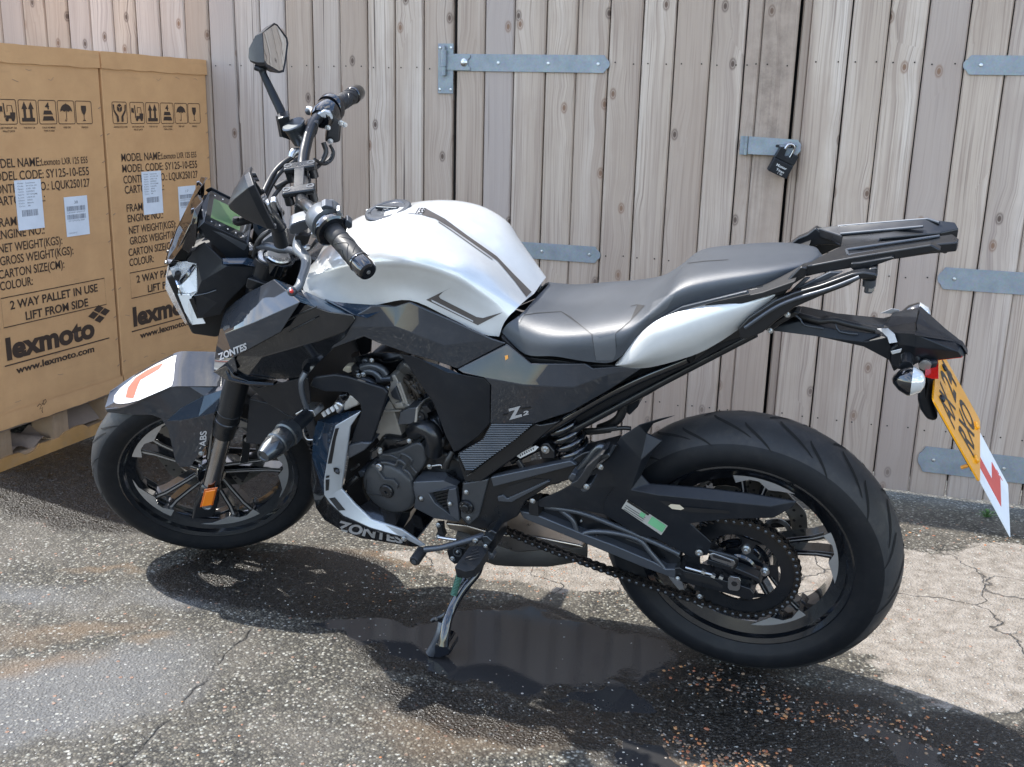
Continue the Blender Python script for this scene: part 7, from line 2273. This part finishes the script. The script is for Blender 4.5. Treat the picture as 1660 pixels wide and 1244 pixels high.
    # triple clamps
put(G().tube([(1.385, -0.115, -0.030), (1.385, 0.115, -0.030)], 0.0085, 20), 'front_axle', M_steel, None, True)
for t_, nm_ in ((0.70, 'upper_yoke'), (0.50, 'lower_yoke')):
    c0 = FK_(t_, 0)
    pts = []
    for (dx, dy) in ((0.02, 0.10), (0.035, 0.13), (0.0, 0.137), (-0.03, 0.13), (-0.045, 0.09), (-0.085, 0.03), (-0.085, -0.03), (-0.045, -0.09), (-0.03, -0.13), (0.0, -0.137), (0.035, -0.13), (0.02, -0.10), (-0.01, -0.04), (-0.01, 0.04)):
        fx = Vector((AXS.z, 0, -AXS.x))
        pts.append(c0 + fx * dx + Vector((0, dy, 0)))
    n = len(pts)
    put(G().add(pts + [p - AXS * 0.026 for p in pts], [tuple(range(n)), tuple(range(n, 2 * n))] + [(i, (i + 1) % n, n + (i + 1) % n, n + i) for i in range(n)]), nm_, M_satin, None, True, bevel=0.004)
# brake caliper on the far leg
pris('front_caliper', 'R', [(300, 640), (250, 560), (330, 500), (400, 520), (420, 590), (360, 680)], -0.055, -0.10, M_satin, st=True, bevel=0.004)
pris('caliper_bracket', 'R', [(350, 350), (400, 345), (410, 400), (395, 530), (330, 540), (345, 440)], 0.05, 0.03, M_satin, st=True, bevel=0.003)
pxbolt('R', 388, 350, .052, .008, st=True)
rod('caliper_hose', [(150, 320, .03), (190, 400, .03), (150, 470, .03), (95, 470, .03)], 0.004, M_cable, 'R', st=True)
# ------------------------------------------------------------------ front mudguard
FR = [
 [(148, 366, 0), (238, 314, 0), (350, 242, 0), (458, 186, 0), (560, 146, 0), (642, 138, 0), (800, 145, 0), (895, 170, 0)],
 [(150, 380, .034), (255, 368, .056), (375, 318, .063), (470, 278, .066), (550, 246, .067), (645, 243, .067), (800, 243, .066), (890, 244, .064)],
]
P_ = [[L('E', *v, True) for v in r] for r in FR]
fen, fsurf = grid('front_mudguard', 'E', FR, M_char, sub=(5, 5), join=True, st=True, ang=50)
# drop the unsteered surface for projections
def lowerV():
    return [(150, 380, .034), (255, 368, .052), (375, 318, .060), (470, 278, .064), (550, 246, .066), (645, 243, .066), (800, 243, .064), (882, 244, .066),
            (160, 398, .032), (300, 412, .056), (430, 415, .066), (482, 436, .070), (512, 448, .072), (600, 372, .078), (735, 300, .080), (868, 258, .078)]
facet('mudguard_side', 'E', lowerV(), [(0, 1, 9, 8), (1, 2, 10, 9), (2, 3, 11, 10), (3, 4, 13, 11), (11, 13, 12), (4, 5, 14, 13), (5, 6, 14), (6, 7, 15, 14)], M_char, th=0.003, st=True, mirror=True, parent=fen, ang=20)
facet('mudguard_wedge', 'E', [(512, 448, .072), (600, 372, .078), (735, 300, .080), (868, 258, .078), (840, 300, .098), (800, 398, .100), (700, 425, .095), (600, 445, .085)], [(0, 1, 7), (1, 2, 6, 7), (2, 3, 4, 6), (4, 5, 6)], M_charg, th=0.003, st=True, mirror=True, parent=fen, ang=20)
LGV = [(482, 436, .070), (512, 449, .072), (600, 446, .085), (700, 426, .095), (798, 400, .100), (780, 520, .098), (745, 600, .096), (700, 655, .094), (655, 720, .092), (590, 722, .088), (565, 690, .084), (545, 600, .078), (522, 500, .074)]
leg_ = facet('mudguard_leg', 'E', LGV, [(0, 1, 12), (1, 2, 11, 12), (2, 3, 6, 11), (3, 4, 5, 6), (11, 6, 7, 10), (10, 7, 8, 9)], M_char, th=0.004, st=True, mirror=True, parent=fen, ang=30)
ls = surf_of(LGV, [(0, 1, 12), (1, 2, 11, 12), (2, 3, 6, 11), (3, 4, 5, 6), (11, 6, 7, 10), (10, 7, 8, 9)], 'E', True)
decal('mudguard_lettering', 'E', None, ls, M_decal, off=0.0012, st=True, parent=leg_[0], text=('ABS', [(748, 600), (752, 505), (712, 510), (708, 600)], 0.02))
decal('mudguard_mark', 'E', [[(705, 612), (712, 606), (722, 595), (714, 613)]], ls, M_decal, off=0.0012, st=True, parent=leg_[0])
bolt(L('E', 718, 641, .096, True), .0065, st=True, parent=leg_[0])
decal('learner_sticker', 'E', [[(200, 335), (204, 300), (240, 255), (330, 185), (450, 115), (545, 68), (572, 60), (562, 120), (556, 200), (545, 243), (500, 264), (420, 298), (350, 328), (285, 345), (240, 350), (212, 346)]], fsurf, M_decwhite, off=0.0012, st=True, parent=fen)
decal('faded_red_letter', 'E', [[(272, 312), (285, 255), (330, 195), (400, 150), (490, 108), (494, 112), (468, 145), (360, 208), (345, 240), (318, 318)]], fsurf, M_decpink, off=0.0020, st=True, parent=fen)
# ------------------------------------------------------------------ headlight, screen and display   (crop HL = photograph 240..480, 290..540)
CF['HL'] = (240, 290, 4.975)
HB_ = [(312, 660, .070), (400, 545, .085), (455, 517, .088), (600, 655, .105), (598, 690, .112), (880, 715, .115), (940, 700, .110), (630, 1010, .118), (590, 1095, .110), (410, 1130, .100), (368, 960, .095), (395, 920, .105), (398, 690, .088), (430, 830, .112), (640, 705, .116), (560, 1000, .118)]
HF_ = [(0, 1, 12), (1, 2, 3, 13, 12), (3, 4, 14, 13), (4, 5, 14), (5, 6, 14), (14, 6, 7, 15), (13, 14, 15, 11), (12, 13, 11), (11, 15, 10), (10, 15, 9), (15, 7, 8, 9)]
hl = facet('headlight_cowl', 'HL', HB_, HF_, M_matte, th=0.005, st=True, mirror=True, ang=18, bevel=0.0018)
facet('cowl_shoulder', 'HL', [(600, 645, .108), (800, 643, .095), (935, 680, .085), (882, 718, .116), (760, 690, .120), (605, 692, .114)], [(0, 1, 4, 5), (1, 2, 3, 4)], M_charg, th=0.004, st=True, mirror=True, parent=hl[0])
rod('cowl_seam', [(372, 944, .102), (470, 925, .112), (550, 898, .117)], 0.0012, M_sating, 'HL', st=True, parent=hl[0], smooth=2)
blockm('headlight_core', [(1.30, 0.60), (1.20, 0.62), (1.12, 0.60), (1.12, 0.47), (1.24, 0.42), (1.29, 0.44)], -0.06, 0.06, M_blackdeep, st=True)
# silver running-light shell and reflector
facet('running_light', 'HL', [(203, 928, .045), (335, 935, .098), (465, 1170, .092), (360, 1180, .070)], [(0, 1, 2, 3)], M_drl, th=0.004, st=True, mirror=True, bevel=0.0015)
facet('lamp_housing', 'HL', [(203, 918, .045), (325, 800, .086), (392, 700, .084), (398, 905, .098), (340, 925, .097)], [(0, 1, 3, 4), (1, 2, 3)], M_drl, th=0.004, st=True, mirror=True, bevel=0.0015)
facet('lamp_bezel', 'HL', [(175, 860, .03), (205, 905, .05), (325, 790, .088), (385, 700, .088), (360, 690, .078), (300, 770, .07)], [(0, 1, 2, 5), (5, 2, 3, 4)], M_gloss, th=0.003, st=True, mirror=True, bevel=0.001)
facet('lamp_black_insert', 'HL', [(330, 975, .099), (368, 960, .100), (410, 1128, .099), (395, 1130, .096)], [(0, 1, 2, 3)], M_blackdeep, th=0.002, st=True, mirror=True)
turn('lamp_reflector', L('HL', 265, 705, .035, True), [(-.01, 0), (0, .012), (.02, .024), (.022, .026)], M_reflector, axis=(1, 0.25, 0), st=True, mirror=True, n=24)
turn('lamp_projector', L('HL', 300, 850, .05, True), [(-.01, 0), (0, .012), (.015, .022), (.018, .022)], M_reflector, axis=(1, 0.35, 0), st=True, mirror=True, n=24)
LN = [(160, 705, .0), (210, 680, .035), (305, 668, .062), (390, 690, .085), (398, 910, .100), (345, 960, .099), (362, 1182, .070), (280, 1110, .045), (190, 985, .0), (140, 880, .0), (145, 780, 0.), (250, 850, .062), (300, 1165, .0)]
facet('headlight_lens', 'HL', LN, [(0, 1, 11, 10), (1, 2, 11), (2, 3, 4, 11), (11, 4, 5), (10, 11, 9), (9, 11, 8), (8, 11, 5, 7), (5, 6, 7), (7, 6, 12), (8, 7, 12)], M_clear, th=0.002, st=True, mirror=True, ang=35, bevel=0)
pris('screen_inner', 'HL', [(185, 650), (240, 500), (310, 350), (365, 230), (400, 300), (392, 480), (330, 600), (300, 660)], 0.035, -0.035, M_blackdeep, st=True, bevel=0.001)  # black block added so the space behind the screen reads dark
# smoked screen
SV2 = [(130, 690, .0), (175, 540, .0), (230, 400, .0), (290, 280, .0), (365, 165, .0), (408, 132, .015), (165, 700, .040), (270, 560, .085), (345, 370, .085), (375, 250, .070), (446, 178, .050), (400, 300, .082), (385, 500, .098), (330, 605, .095)]
facet('smoked_screen', 'HL', SV2, [(0, 1, 7, 6), (1, 2, 8, 7), (2, 3, 9, 8), (3, 4, 9), (4, 5, 10, 9), (9, 10, 11), (8, 9, 11), (8, 11, 12, 7), (7, 12, 13)], M_smoke, th=0.003, st=True, mirror=True, ang=50, bevel=0.001)
rod('screen_rib', [(345, 370, .083), (290, 480, .080), (200, 660, .04)], 0.002, M_gloss, 'HL', st=True, mirror=True)
bolt(L('HL', 148, 672, .02, True), .004, st=True, mirror=True)
pris('screen_bracket', 'HL', [(345, 250), (372, 240), (392, 480), (370, 560), (345, 500), (350, 380)], 0.06, 0.055, M_gloss, st=True, mirror=True, bevel=0.001)
# display binnacle: near edge at y=.065, mirrored to the far side
DV = {'nt': L('HL', 462, 350, .065, True), 'nb': L('HL', 788, 500, .065, True)}
def dsp(u, v, w=0.0):
    """u: 0 top .. 1 bottom of the display, v: -1 (bike's right) .. 1 (left), w: above the glass"""
    p = DV['nt'].lerp(DV['nb'], u)
    d = (DV['nb'] - DV['nt']); d.y = 0; d.normalize()
    nrm = Vector((d.z, 0, -d.x)); nrm = nrm if nrm.z > 0 else -nrm
    return Vector((p.x, 0.065 * v, p.z)) + nrm * w
def dpan(u0, u1, v0, v1, w0, w1, name, mat, parent=None, bevel=0.0):
    q = [dsp(u0, v0, w0), dsp(u0, v1, w0), dsp(u1, v1, w0), dsp(u1, v0, w0)]
    q2 = [dsp(u0, v0, w1), dsp(u0, v1, w1), dsp(u1, v1, w1), dsp(u1, v0, w1)]
    return put(G().add(q + q2, [(0, 1, 2, 3), (4, 5, 6, 7), (0, 1, 5, 4), (1, 2, 6, 5), (2, 3, 7, 6), (3, 0, 4, 7)]), name, mat, parent, True, bevel=bevel)
def dpoly(pts, w0, w1, name, mat, parent=None, bevel=0.0):
    n = len(pts)
    return put(G().add([dsp(u, v, w0) for u, v in pts] + [dsp(u, v, w1) for u, v in pts], [tuple(range(n)), tuple(range(n, 2 * n))] + [(i, (i + 1) % n, n + (i + 1) % n, n + i) for i in range(n)]), name, mat, parent, True, bevel=bevel)
dis = dpoly([(-.06, -.9), (-.16, 0), (-.06, .9), (.03, 1.18), (1.10, 1.12), (1.12, -1.12), (.03, -1.18)], -0.030, -0.0005, 'instrument_display', M_sating, bevel=0.004)
dpoly([(-.02, -.92), (-.02, .92), (.03, 1.0), (1.0, 1.0), (1.02, .9), (1.02, -.9), (1.0, -1.0), (.03, -1.0)], -0.001, 0.001, 'display_glass', M_display, dis)
dpan(.10, .82, -.62, .62, 0.001, 0.0014, 'lcd_panel', M_lcd, dis)
for u in (.12, .32, .52, .72, .9):
    dpan(u, u + .03, .80, .86, 0.001, 0.0014, 'display_icon', M_decal, dis)
for u in (.1, .3):
    dpan(u, u + .03, -.86, -.80, 0.001, 0.0014, 'display_icon', M_decal, dis)
facet('display_cowl', 'HL', [(408, 385, .078), (455, 352, .076), (790, 508, .074), (820, 560, .070), (800, 650, .072), (640, 645, .080), (470, 480, .084)], [(0, 1, 2, 3, 4, 5, 6)], M_matte, th=0.004, st=True, mirror=True, parent=dis, bevel=0.002)
facet('display_hood', 'HL', [(405, 392, .080), (455, 345, .075), (500, 115, -.075), (455, 130, -.080)], [(0, 1, 2, 3)], M_silver, off=(.004, 0, -.004), st=True, parent=dis, bevel=0.001)
pris('ignition_panel', 'HB', [(60, 560), (130, 540), (220, 600), (215, 640), (130, 730), (60, 640)], 0.02, 0.0, M_sating, st=True, bevel=0.002)
pris('panel_print', 'HB', [(85, 570), (160, 560), (190, 595), (110, 640)], 0.0215, 0.02, M_charg, st=True, bevel=0)
pris('bracket_plate', 'HB', [(225, 690), (330, 760), (340, 800), (190, 810), (130, 780), (150, 740)], 0.07, 0.05, M_sating, st=True, bevel=0.002)
turn('steering_stem_cup', L('HB', 290, 900, .10, True), [(-.030, 0), (-.028, .030), (0.0, .034), (.003, .034), (.003, .030), (.001, .026), (.001, 0)], M_gloss, axis=AXS, st=True, n=36)
turn('cup_ring', L('HB', 290, 880, .10, True), [(0, 0), (0, .026), (.003, .024), (.003, 0)], M_steel, axis=AXS, st=True, n=36)
# ------------------------------------------------------------------ handlebar
BAR = [(0.838, .395, .752), (0.905, .262, .780), (0.940, .19, .785), (0.962, .12, .762), (0.972, .065, .742), (0.974, 0, .738)]
BARP = [Vector(p) for p in BAR]
full = BARP + [Vector((p.x, -p.y, p.z)) for p in BARP[-2::-1]]
bar = put(G().tube(catmull(full, 8), 0.0125, 22), 'handlebar', M_satin, None, True, ang=60)
for s_ in (1, -1):
    A_, B_ = Vector((0.905, .262 * s_, .780)), Vector((0.838, .395 * s_, .752))
    d = (B_ - A_).normalized()
    def al(t): return A_ + (B_ - A_) * t
    put(G().tube([al(.06), al(.10), al(.30), al(.32), al(.34), al(.72), al(.735), al(.74)], [.0165, .0195, .0195, .0180, .0192, .0188, .0188, .016], 28), 'grip', M_rubside, bar, True, ang=40)
    put(G().lathe(al(.06), d, [(-.012, 0), (-.012, .031), (-.004, .034), (.003, .034), (.006, .030), (.006, .019)], 36), 'grip_flange', M_gloss, bar, True)
    be = put(G().lathe(al(.745), d, [(0, .0165), (0, .0195), (.003, .0212), (.006, .0212), (.007, .0195), (.028, .0200), (.036, .0178), (.038, .0145), (.038, .004), (.037, 0)], 36), 'bar_end', M_gloss, bar, True)
    put(G().lathe(al(.745) + d * .038, d, [(0, .0045), (.0015, .0042), (.002, .002), (.001, 0)], 14), 'bar_end_screw', M_bolt, be, True)
    for t in range(7):
        an = t * .9
        g = G()
        e1_ = d.orthogonal().normalized(); e2_ = d.cross(e1_)
        pts = []
        for i in range(14):
            tt = .36 + .34 * i / 13
            a__ = an + 1.2 * abs((i / 13) * 2 - 1)
            pts.append(al(tt) + (e1_ * math.cos(a__) + e2_ * math.sin(a__)) * .0192)
        g.tube(pts, .0007, 6)
        put(g, 'grip_ridge', M_satin, bar, True)
# left switchgear, clutch lever and perch
SWC = Vector((0.918, .228, .781))
SWD = (Vector((0.905, .262, .780)) - Vector((0.940, .19, .785))).normalized()
swl = put(G().lathe(SWC, SWD, [(-.020, 0), (-.020, .024), (-.012, .031), (.012, .034), (.024, .034), (.026, .028), (.026, 0)], 28), 'switch_housing', M_switch, None, True, ang=35)
pris('switch_block', 'HB', [(600, 560), (640, 490), (700, 470), (790, 450), (850, 500), (880, 560), (800, 540), (720, 560), (670, 640), (620, 660), (590, 610)], .245, .20, M_switch, st=True, parent=swl, bevel=0.006, seg=3)
pris('switch_toggle', 'HB', [(680, 430), (720, 410), (790, 425), (800, 450), (750, 455), (690, 460)], .25, .225, M_sating, st=True, parent=swl, bevel=0.002)
pris('switch_toggle', 'HB', [(820, 465), (855, 455), (880, 500), (860, 530), (830, 500)], .26, .24, M_steel, st=True, parent=swl, bevel=0.002)
pris('switch_button', 'HB', [(905, 560), (925, 545), (968, 580), (968, 620), (930, 635), (900, 600)], .27, .25, M_sating, st=True, parent=swl, bevel=0.002)
pris('horn_button', 'HB', [(585, 680), (620, 655), (650, 670), (650, 710), (600, 720)], .25, .23, M_steel, st=True, parent=swl, bevel=0.002)
pris('turn_switch', 'HB', [(720, 560), (760, 535), (800, 560), (760, 600), (720, 590)], .275, .25, M_sating, st=True, parent=swl, bevel=0.002)
perch = pris('lever_perch', 'HB', [(380, 640), (400, 590), (480, 560), (590, 535), (600, 590), (560, 640), (480, 680), (400, 690)], .21, .17, M_sating, st=True, bevel=0.005)
pris('perch_body', 'HB', [(440, 700), (480, 680), (560, 700), (590, 680), (560, 770), (480, 800), (440, 760)], .20, .16, M_blackdeep, st=True, bevel=0.004)
rod('clutch_cable_sleeve', [(90, 795, .10), (200, 790, .12), (300, 815, .14), (380, 830, .15)], [.004, .009, .009, .006], M_sating, 'HB', st=True)
rod('clutch_lever', [(470, 700, .19), (460, 760, .20), (470, 820, .215), (530, 880, .24), (545, 930, .265), (530, 1010, .29), (505, 1080, .315), (480, 1150, .335), (430, 1200, .35)], [.007, .009, .011, .0105, .0105, .010, .0095, .0095, .0095], M_switch, 'HB', st=True, n=14, flat=0.75)
put(G().sphere(L('HB', 415, 1203, .352, True), .0095, 14), 'lever_ball', M_sating, None, True)
put(G().sphere(L('HB', 410, 1200, .360, True), .0042, 10), 'lever_ball_mark', M_decred, None, True)
rod('lever_slider', [(380, 820, .17), (430, 830, .19), (480, 850, .21)], .0075, M_sating, 'HB', st=True)
rod('clutch_adjuster', [(480, 810, .20), (520, 800, .20), (560, 790, .19)], .006, M_steel, 'HB', st=True)
for pts_ in ([(220, 640, .10), (140, 690, .10), (90, 770, .10), (60, 880, .10)], [(210, 650, .12), (120, 730, .11), (100, 800, .10), (75, 880, .09)], [(660, 720, .19), (610, 790, .17), (540, 830, .15), (460, 870, .12)], [(640, 740, .20), (590, 800, .18), (520, 840, .15), (400, 850, .12)]):
    rod('cable', pts_, .0042, M_cable, 'HB', st=True)
# bar clamps
for yc in (.052, -.052):
    base_ = Vector((0.974, yc, .738))
    put(G().tube([base_ + Vector((.012, 0, -.070)), base_ + Vector((0.0, 0, -.015))], .017, 20), 'bar_riser', M_satin, None, True)
    g = G()
    g.box(base_ + Vector((0, 0, .016)), (.070, .030, .014))
    cl = put(g, 'bar_clamp', M_satin, None, True, bevel=.005, seg=3)
    for dx in (-.025, .025):
        put(G().lathe(base_ + Vector((dx, 0, .0225)), (0, 0, 1), [(0, .0085), (.0015, .0085), (.0015, .0055), (-.001, .0052), (-.001, 0)], 20), 'clamp_bolt', M_sating, cl, True)
        put(G().tube([base_ + Vector((dx, 0, -.012)), base_ + Vector((dx, 0, .012))], .010, 16), 'clamp_post', M_satin, cl, True)
put(G().box(Vector((0.974, 0, .757)), (.022, .10, .006)), 'clamp_bridge', M_satin, None, True, bevel=.002)
put(G().tube([Vector((0.974, .02, .738)), Vector((0.974, -.02, .738))], .0145, 20), 'bar_knurl', M_steel, None, True)
turn('ignition_lock', FK_(.70, 0) + Vector((.045, 0, 0.004)), [(0, .019), (.012, .019), (.014, .015), (.014, .006), (.010, .005), (.010, 0)], M_steel, axis=AXS, st=True, n=28)
# right switchgear, front brake master cylinder (crop D)
SRC = Vector((SWC.x, -SWC.y, SWC.z)); SRD = Vector((SWD.x, -SWD.y, SWD.z))
swr = put(G().lathe(SRC, SRD, [(-.018, 0), (-.018, .022), (-.010, .028), (.012, .031), (.024, .031), (.026, .026), (.026, 0)], 28), 'switch_housing', M_gloss, None, True, ang=35)
pris('switch_block', 'D', [(640, 800), (700, 765), (760, 770), (790, 830), (830, 870), (820, 1010), (780, 1020), (700, 1010), (720, 900), (640, 850)], -.21, -.25, M_satin, st=True, parent=swr, bevel=.005)
pris('switch_cap', 'D', [(640, 790), (700, 762), (745, 775), (770, 830), (740, 850), (690, 820), (640, 830)], -.205, -.23, M_silver, st=True, parent=swr, bevel=.004)
for (x, y) in ((725, 895), (745, 1000), (828, 858), (855, 872)):
    bolt(L('D', x, y, -.205, True), .006, st=True, parent=swr)
mc = L('D', 500, 950, -.185, True)
mco = put(G().lathe(mc, (0.25, .0, 1), [(-.022, 0), (-.022, .016), (-.018, .021), (.022, .0245), (.024, .027), (.028, .027), (.030, .024), (.030, 0)], 32), 'master_cylinder', M_bobbin, None, True, ang=30)
pris('reservoir_window', 'D', [(555, 905), (575, 890), (590, 930), (585, 960), (565, 955)], -.16, -.165, M_steel, st=True, parent=mco)
pris('cylinder_clamp', 'D', [(560, 880), (620, 850), (660, 860), (640, 950), (560, 1060), (500, 1080), (520, 1000)], -.175, -.21, M_satin, st=True, parent=mco, bevel=.004)
pris('mirror_boss', 'D', [(330, 830), (420, 800), (430, 850), (440, 1000), (365, 975), (345, 880)], -.20, -.23, M_satin, st=True, bevel=.004)
rod('brake_lever', [(575, 860, -.21), (605, 830, -.25), (612, 800, -.29), (595, 752, -.335), (570, 748, -.345)], [.007, .006, .0055, .0055, .006], M_silver, 'D', st=True)
put(G().sphere(L('D', 575, 770, -.345, True), .009, 12), 'lever_ball', M_sating, None, True)
rod('banjo', [(500, 1080, -.16), (460, 1090, -.15), (440, 1130, -.14)], [.009, .010, .007], M_steel, 'D', st=True)
for pts_, r_ in (([(440, 1130, -.14), (370, 1180, -.12), (310, 1244, -.10), (260, 1330, -.06), (215, 1440, -.02), (190, 1600, .0)], .0062), ([(540, 1110, -.15), (420, 1190, -.12), (350, 1250, -.10), (290, 1340, -.07), (240, 1450, -.03), (210, 1600, 0)], .0052),
                 ([(560, 1120, -.14), (480, 1230, -.11), (400, 1320, -.08), (300, 1440, -.04), (240, 1600, 0)], .0045), ([(690, 1010, -.2), (710, 1090, -.19), (660, 1180, -.17), (600, 1230, -.14), (540, 1290, -.11), (420, 1310, -.08), (320, 1360, -.06)], .0058),
                 ([(740, 1030, -.21), (770, 1090, -.20), (750, 1150, -.19), (690, 1180, -.17), (620, 1140, -.15)], .0035), ([(745, 1030, -.205), (760, 1100, -.20), (700, 1170, -.18), (650, 1160, -.16)], .0030)):
    rod('control_cable', pts_, r_, M_cable, 'D', st=True)
# ------------------------------------------------------------------ mirrors
def spt(k, x, y, P0, n):
    X, Y = pxy(k, x, y)
    d = STI @ (RBI @ ray(X, Y))
    c_ = STI @ (CAMB - APT) + APT
    t = (P0 - c_).dot(n) / d.dot(n)
    return c_ + d * t
MN = Vector((-.92, .36, .15)).normalized()
MP = L('P', 447, 78, -.33, True)
out_ = [(308, 82), (335, 95), (412, 198), (420, 240), (402, 380), (385, 466), (345, 474), (245, 420), (232, 390), (215, 160)]
inn_ = [(312, 98), (332, 108), (398, 205), (404, 245), (388, 375), (374, 448), (345, 455), (255, 402), (234, 372), (222, 160)]
OP = [spt('D', x, y, MP, MN) for x, y in out_]
IP = [spt('D', x, y, MP - MN * .002, MN) for x, y in inn_]
n = len(OP)
apex = [spt('D', x, y, MP - MN * .05, MN) for x, y in ((205, 190), (150, 250), (98, 330), (95, 372), (190, 412), (230, 415))]
g = G()
cen = sum(OP, Vector()) / n
back = []
for p in OP:
    back.append(p.lerp(cen, .10) - MN * .022)
tipc = spt('D', 105, 355, MP - MN * .055, MN)
back2 = [p.lerp(tipc, .55) - MN * .006 for p in back]
back3 = [p.lerp(tipc, .93) for p in back]
g.add(OP + back + back2 + back3, [(i, (i + 1) % n, n + (i + 1) % n, n + i) for i in range(n)] + [(n + i, n + (i + 1) % n, 2 * n + (i + 1) % n, 2 * n + i) for i in range(n)] + [(2 * n + i, 2 * n + (i + 1) % n, 3 * n + (i + 1) % n, 3 * n + i) for i in range(n)] + [tuple(range(3 * n, 4 * n))])
g.add(OP + [p - MN * .0 for p in IP], [(i, (i + 1) % n, n + (i + 1) % n, n + i) for i in range(n)])
mr = put(g, 'mirror', M_matte, None, True, bevel=.002, seg=2, ang=40)
# slightly convex glass
cenI = sum(IP, Vector()) / n
rings_ = []
g = G()
m = 6
for j in range(m + 1):
    t = j / m
    rings_.append([p.lerp(cenI, t) + MN * (.0012 * t * (2 - t)) for p in IP])
vs = [p for r_ in rings_ for p in r_]
g.add(vs, [(j * n + i, j * n + (i + 1) % n, (j + 1) * n + (i + 1) % n, (j + 1) * n + i) for j in range(m) for i in range(n)])
gl = put(g, 'mirror_glass', M_mirror, mr, True, ang=80)
rod('mirror_stem', [(165, 425, -.30), (215, 440, -.295), (225, 480, -.29), (300, 640, -.265), (375, 800, -.235), (390, 880, -.225)], [.010, .012, .0095, .0115, .0125, .0135], M_matte, 'D', st=True, n=10, parent=mr, flat=.75)
put(G().tube([L('D', 370, 800, -.235, True), L('D', 400, 960, -.22, True)], .0150, 18), 'mirror_collar', M_matte, mr, True)
# left mirror: seen from behind, glass edge-on
P1 = L('P', 424, 315, .33, True)
e1 = Vector((.16, -.87, 0)).normalized()
e2 = Vector((.16, 0, .99)).normalized()
N2 = e1.cross(e2).normalized()
N2 = N2 if N2.x > 0 else -N2
shape = [(-.060, .052), (-.020, .058), (.055, .030), (.068, .005), (.060, -.040), (.045, -.052), (-.030, -.058), (-.060, -.040), (-.068, .0)]
OL = [P1 + e1 * a_ + e2 * b_ for a_, b_ in shape]
n = len(OL)
tipL = L('P', 363, 338, .33, True)
tipL2 = tipL + (P1 - tipL) * .06
b1 = [p.lerp(P1, .06) + N2 * .012 for p in OL]
b2 = [p.lerp(tipL2, .5) + N2 * .004 for p in b1]
b3 = [p.lerp(tipL2, .90) for p in b1]
g = G()
g.add(OL + b1 + b2 + b3, [(i, (i + 1) % n, n + (i + 1) % n, n + i) for i in range(n)] + [(n + i, n + (i + 1) % n, 2 * n + (i + 1) % n, 2 * n + i) for i in range(n)] + [(2 * n + i, 2 * n + (i + 1) % n, 3 * n + (i + 1) % n, 3 * n + i) for i in range(n)] + [tuple(range(3 * n, 4 * n))])
g.add([p for p in OL] + [p.lerp(P1, .09) - N2 * .002 for p in OL], [(i, (i + 1) % n, n + (i + 1) % n, n + i) for i in range(n)])
ml = put(g, 'mirror', M_matte, None, True, bevel=.002, ang=40)
put(G().add([p.lerp(P1, .09) - N2 * .002 for p in OL], [tuple(range(n))]), 'mirror_glass', M_mirror, ml, True)
rod('mirror_stem', [(640, 330, .33), (575, 325, .32), (500, 345, .33), (490, 320, .33)], [.009, .010, .008, .005], M_matte, 'C', st=True, parent=ml)
rod('mirror_stem', [(120, 340, .31), (170, 440, .29), (235, 520, .265), (280, 600, .25), (300, 640, .245)], [.010, .0105, .0115, .0145, .0150], M_matte, 'HB', st=True, parent=ml, n=12)
put(G().tube([L('HB', 290, 610, .248, True), L('HB', 320, 760, .235, True)], .0155, 20), 'mirror_collar', M_matte, ml, True)
pris('mirror_perch', 'HB', [(210, 380), (270, 370), (310, 480), (340, 560), (380, 720), (330, 720), (300, 500), (230, 480)], .235, .215, M_steel, st=True, bevel=.004)
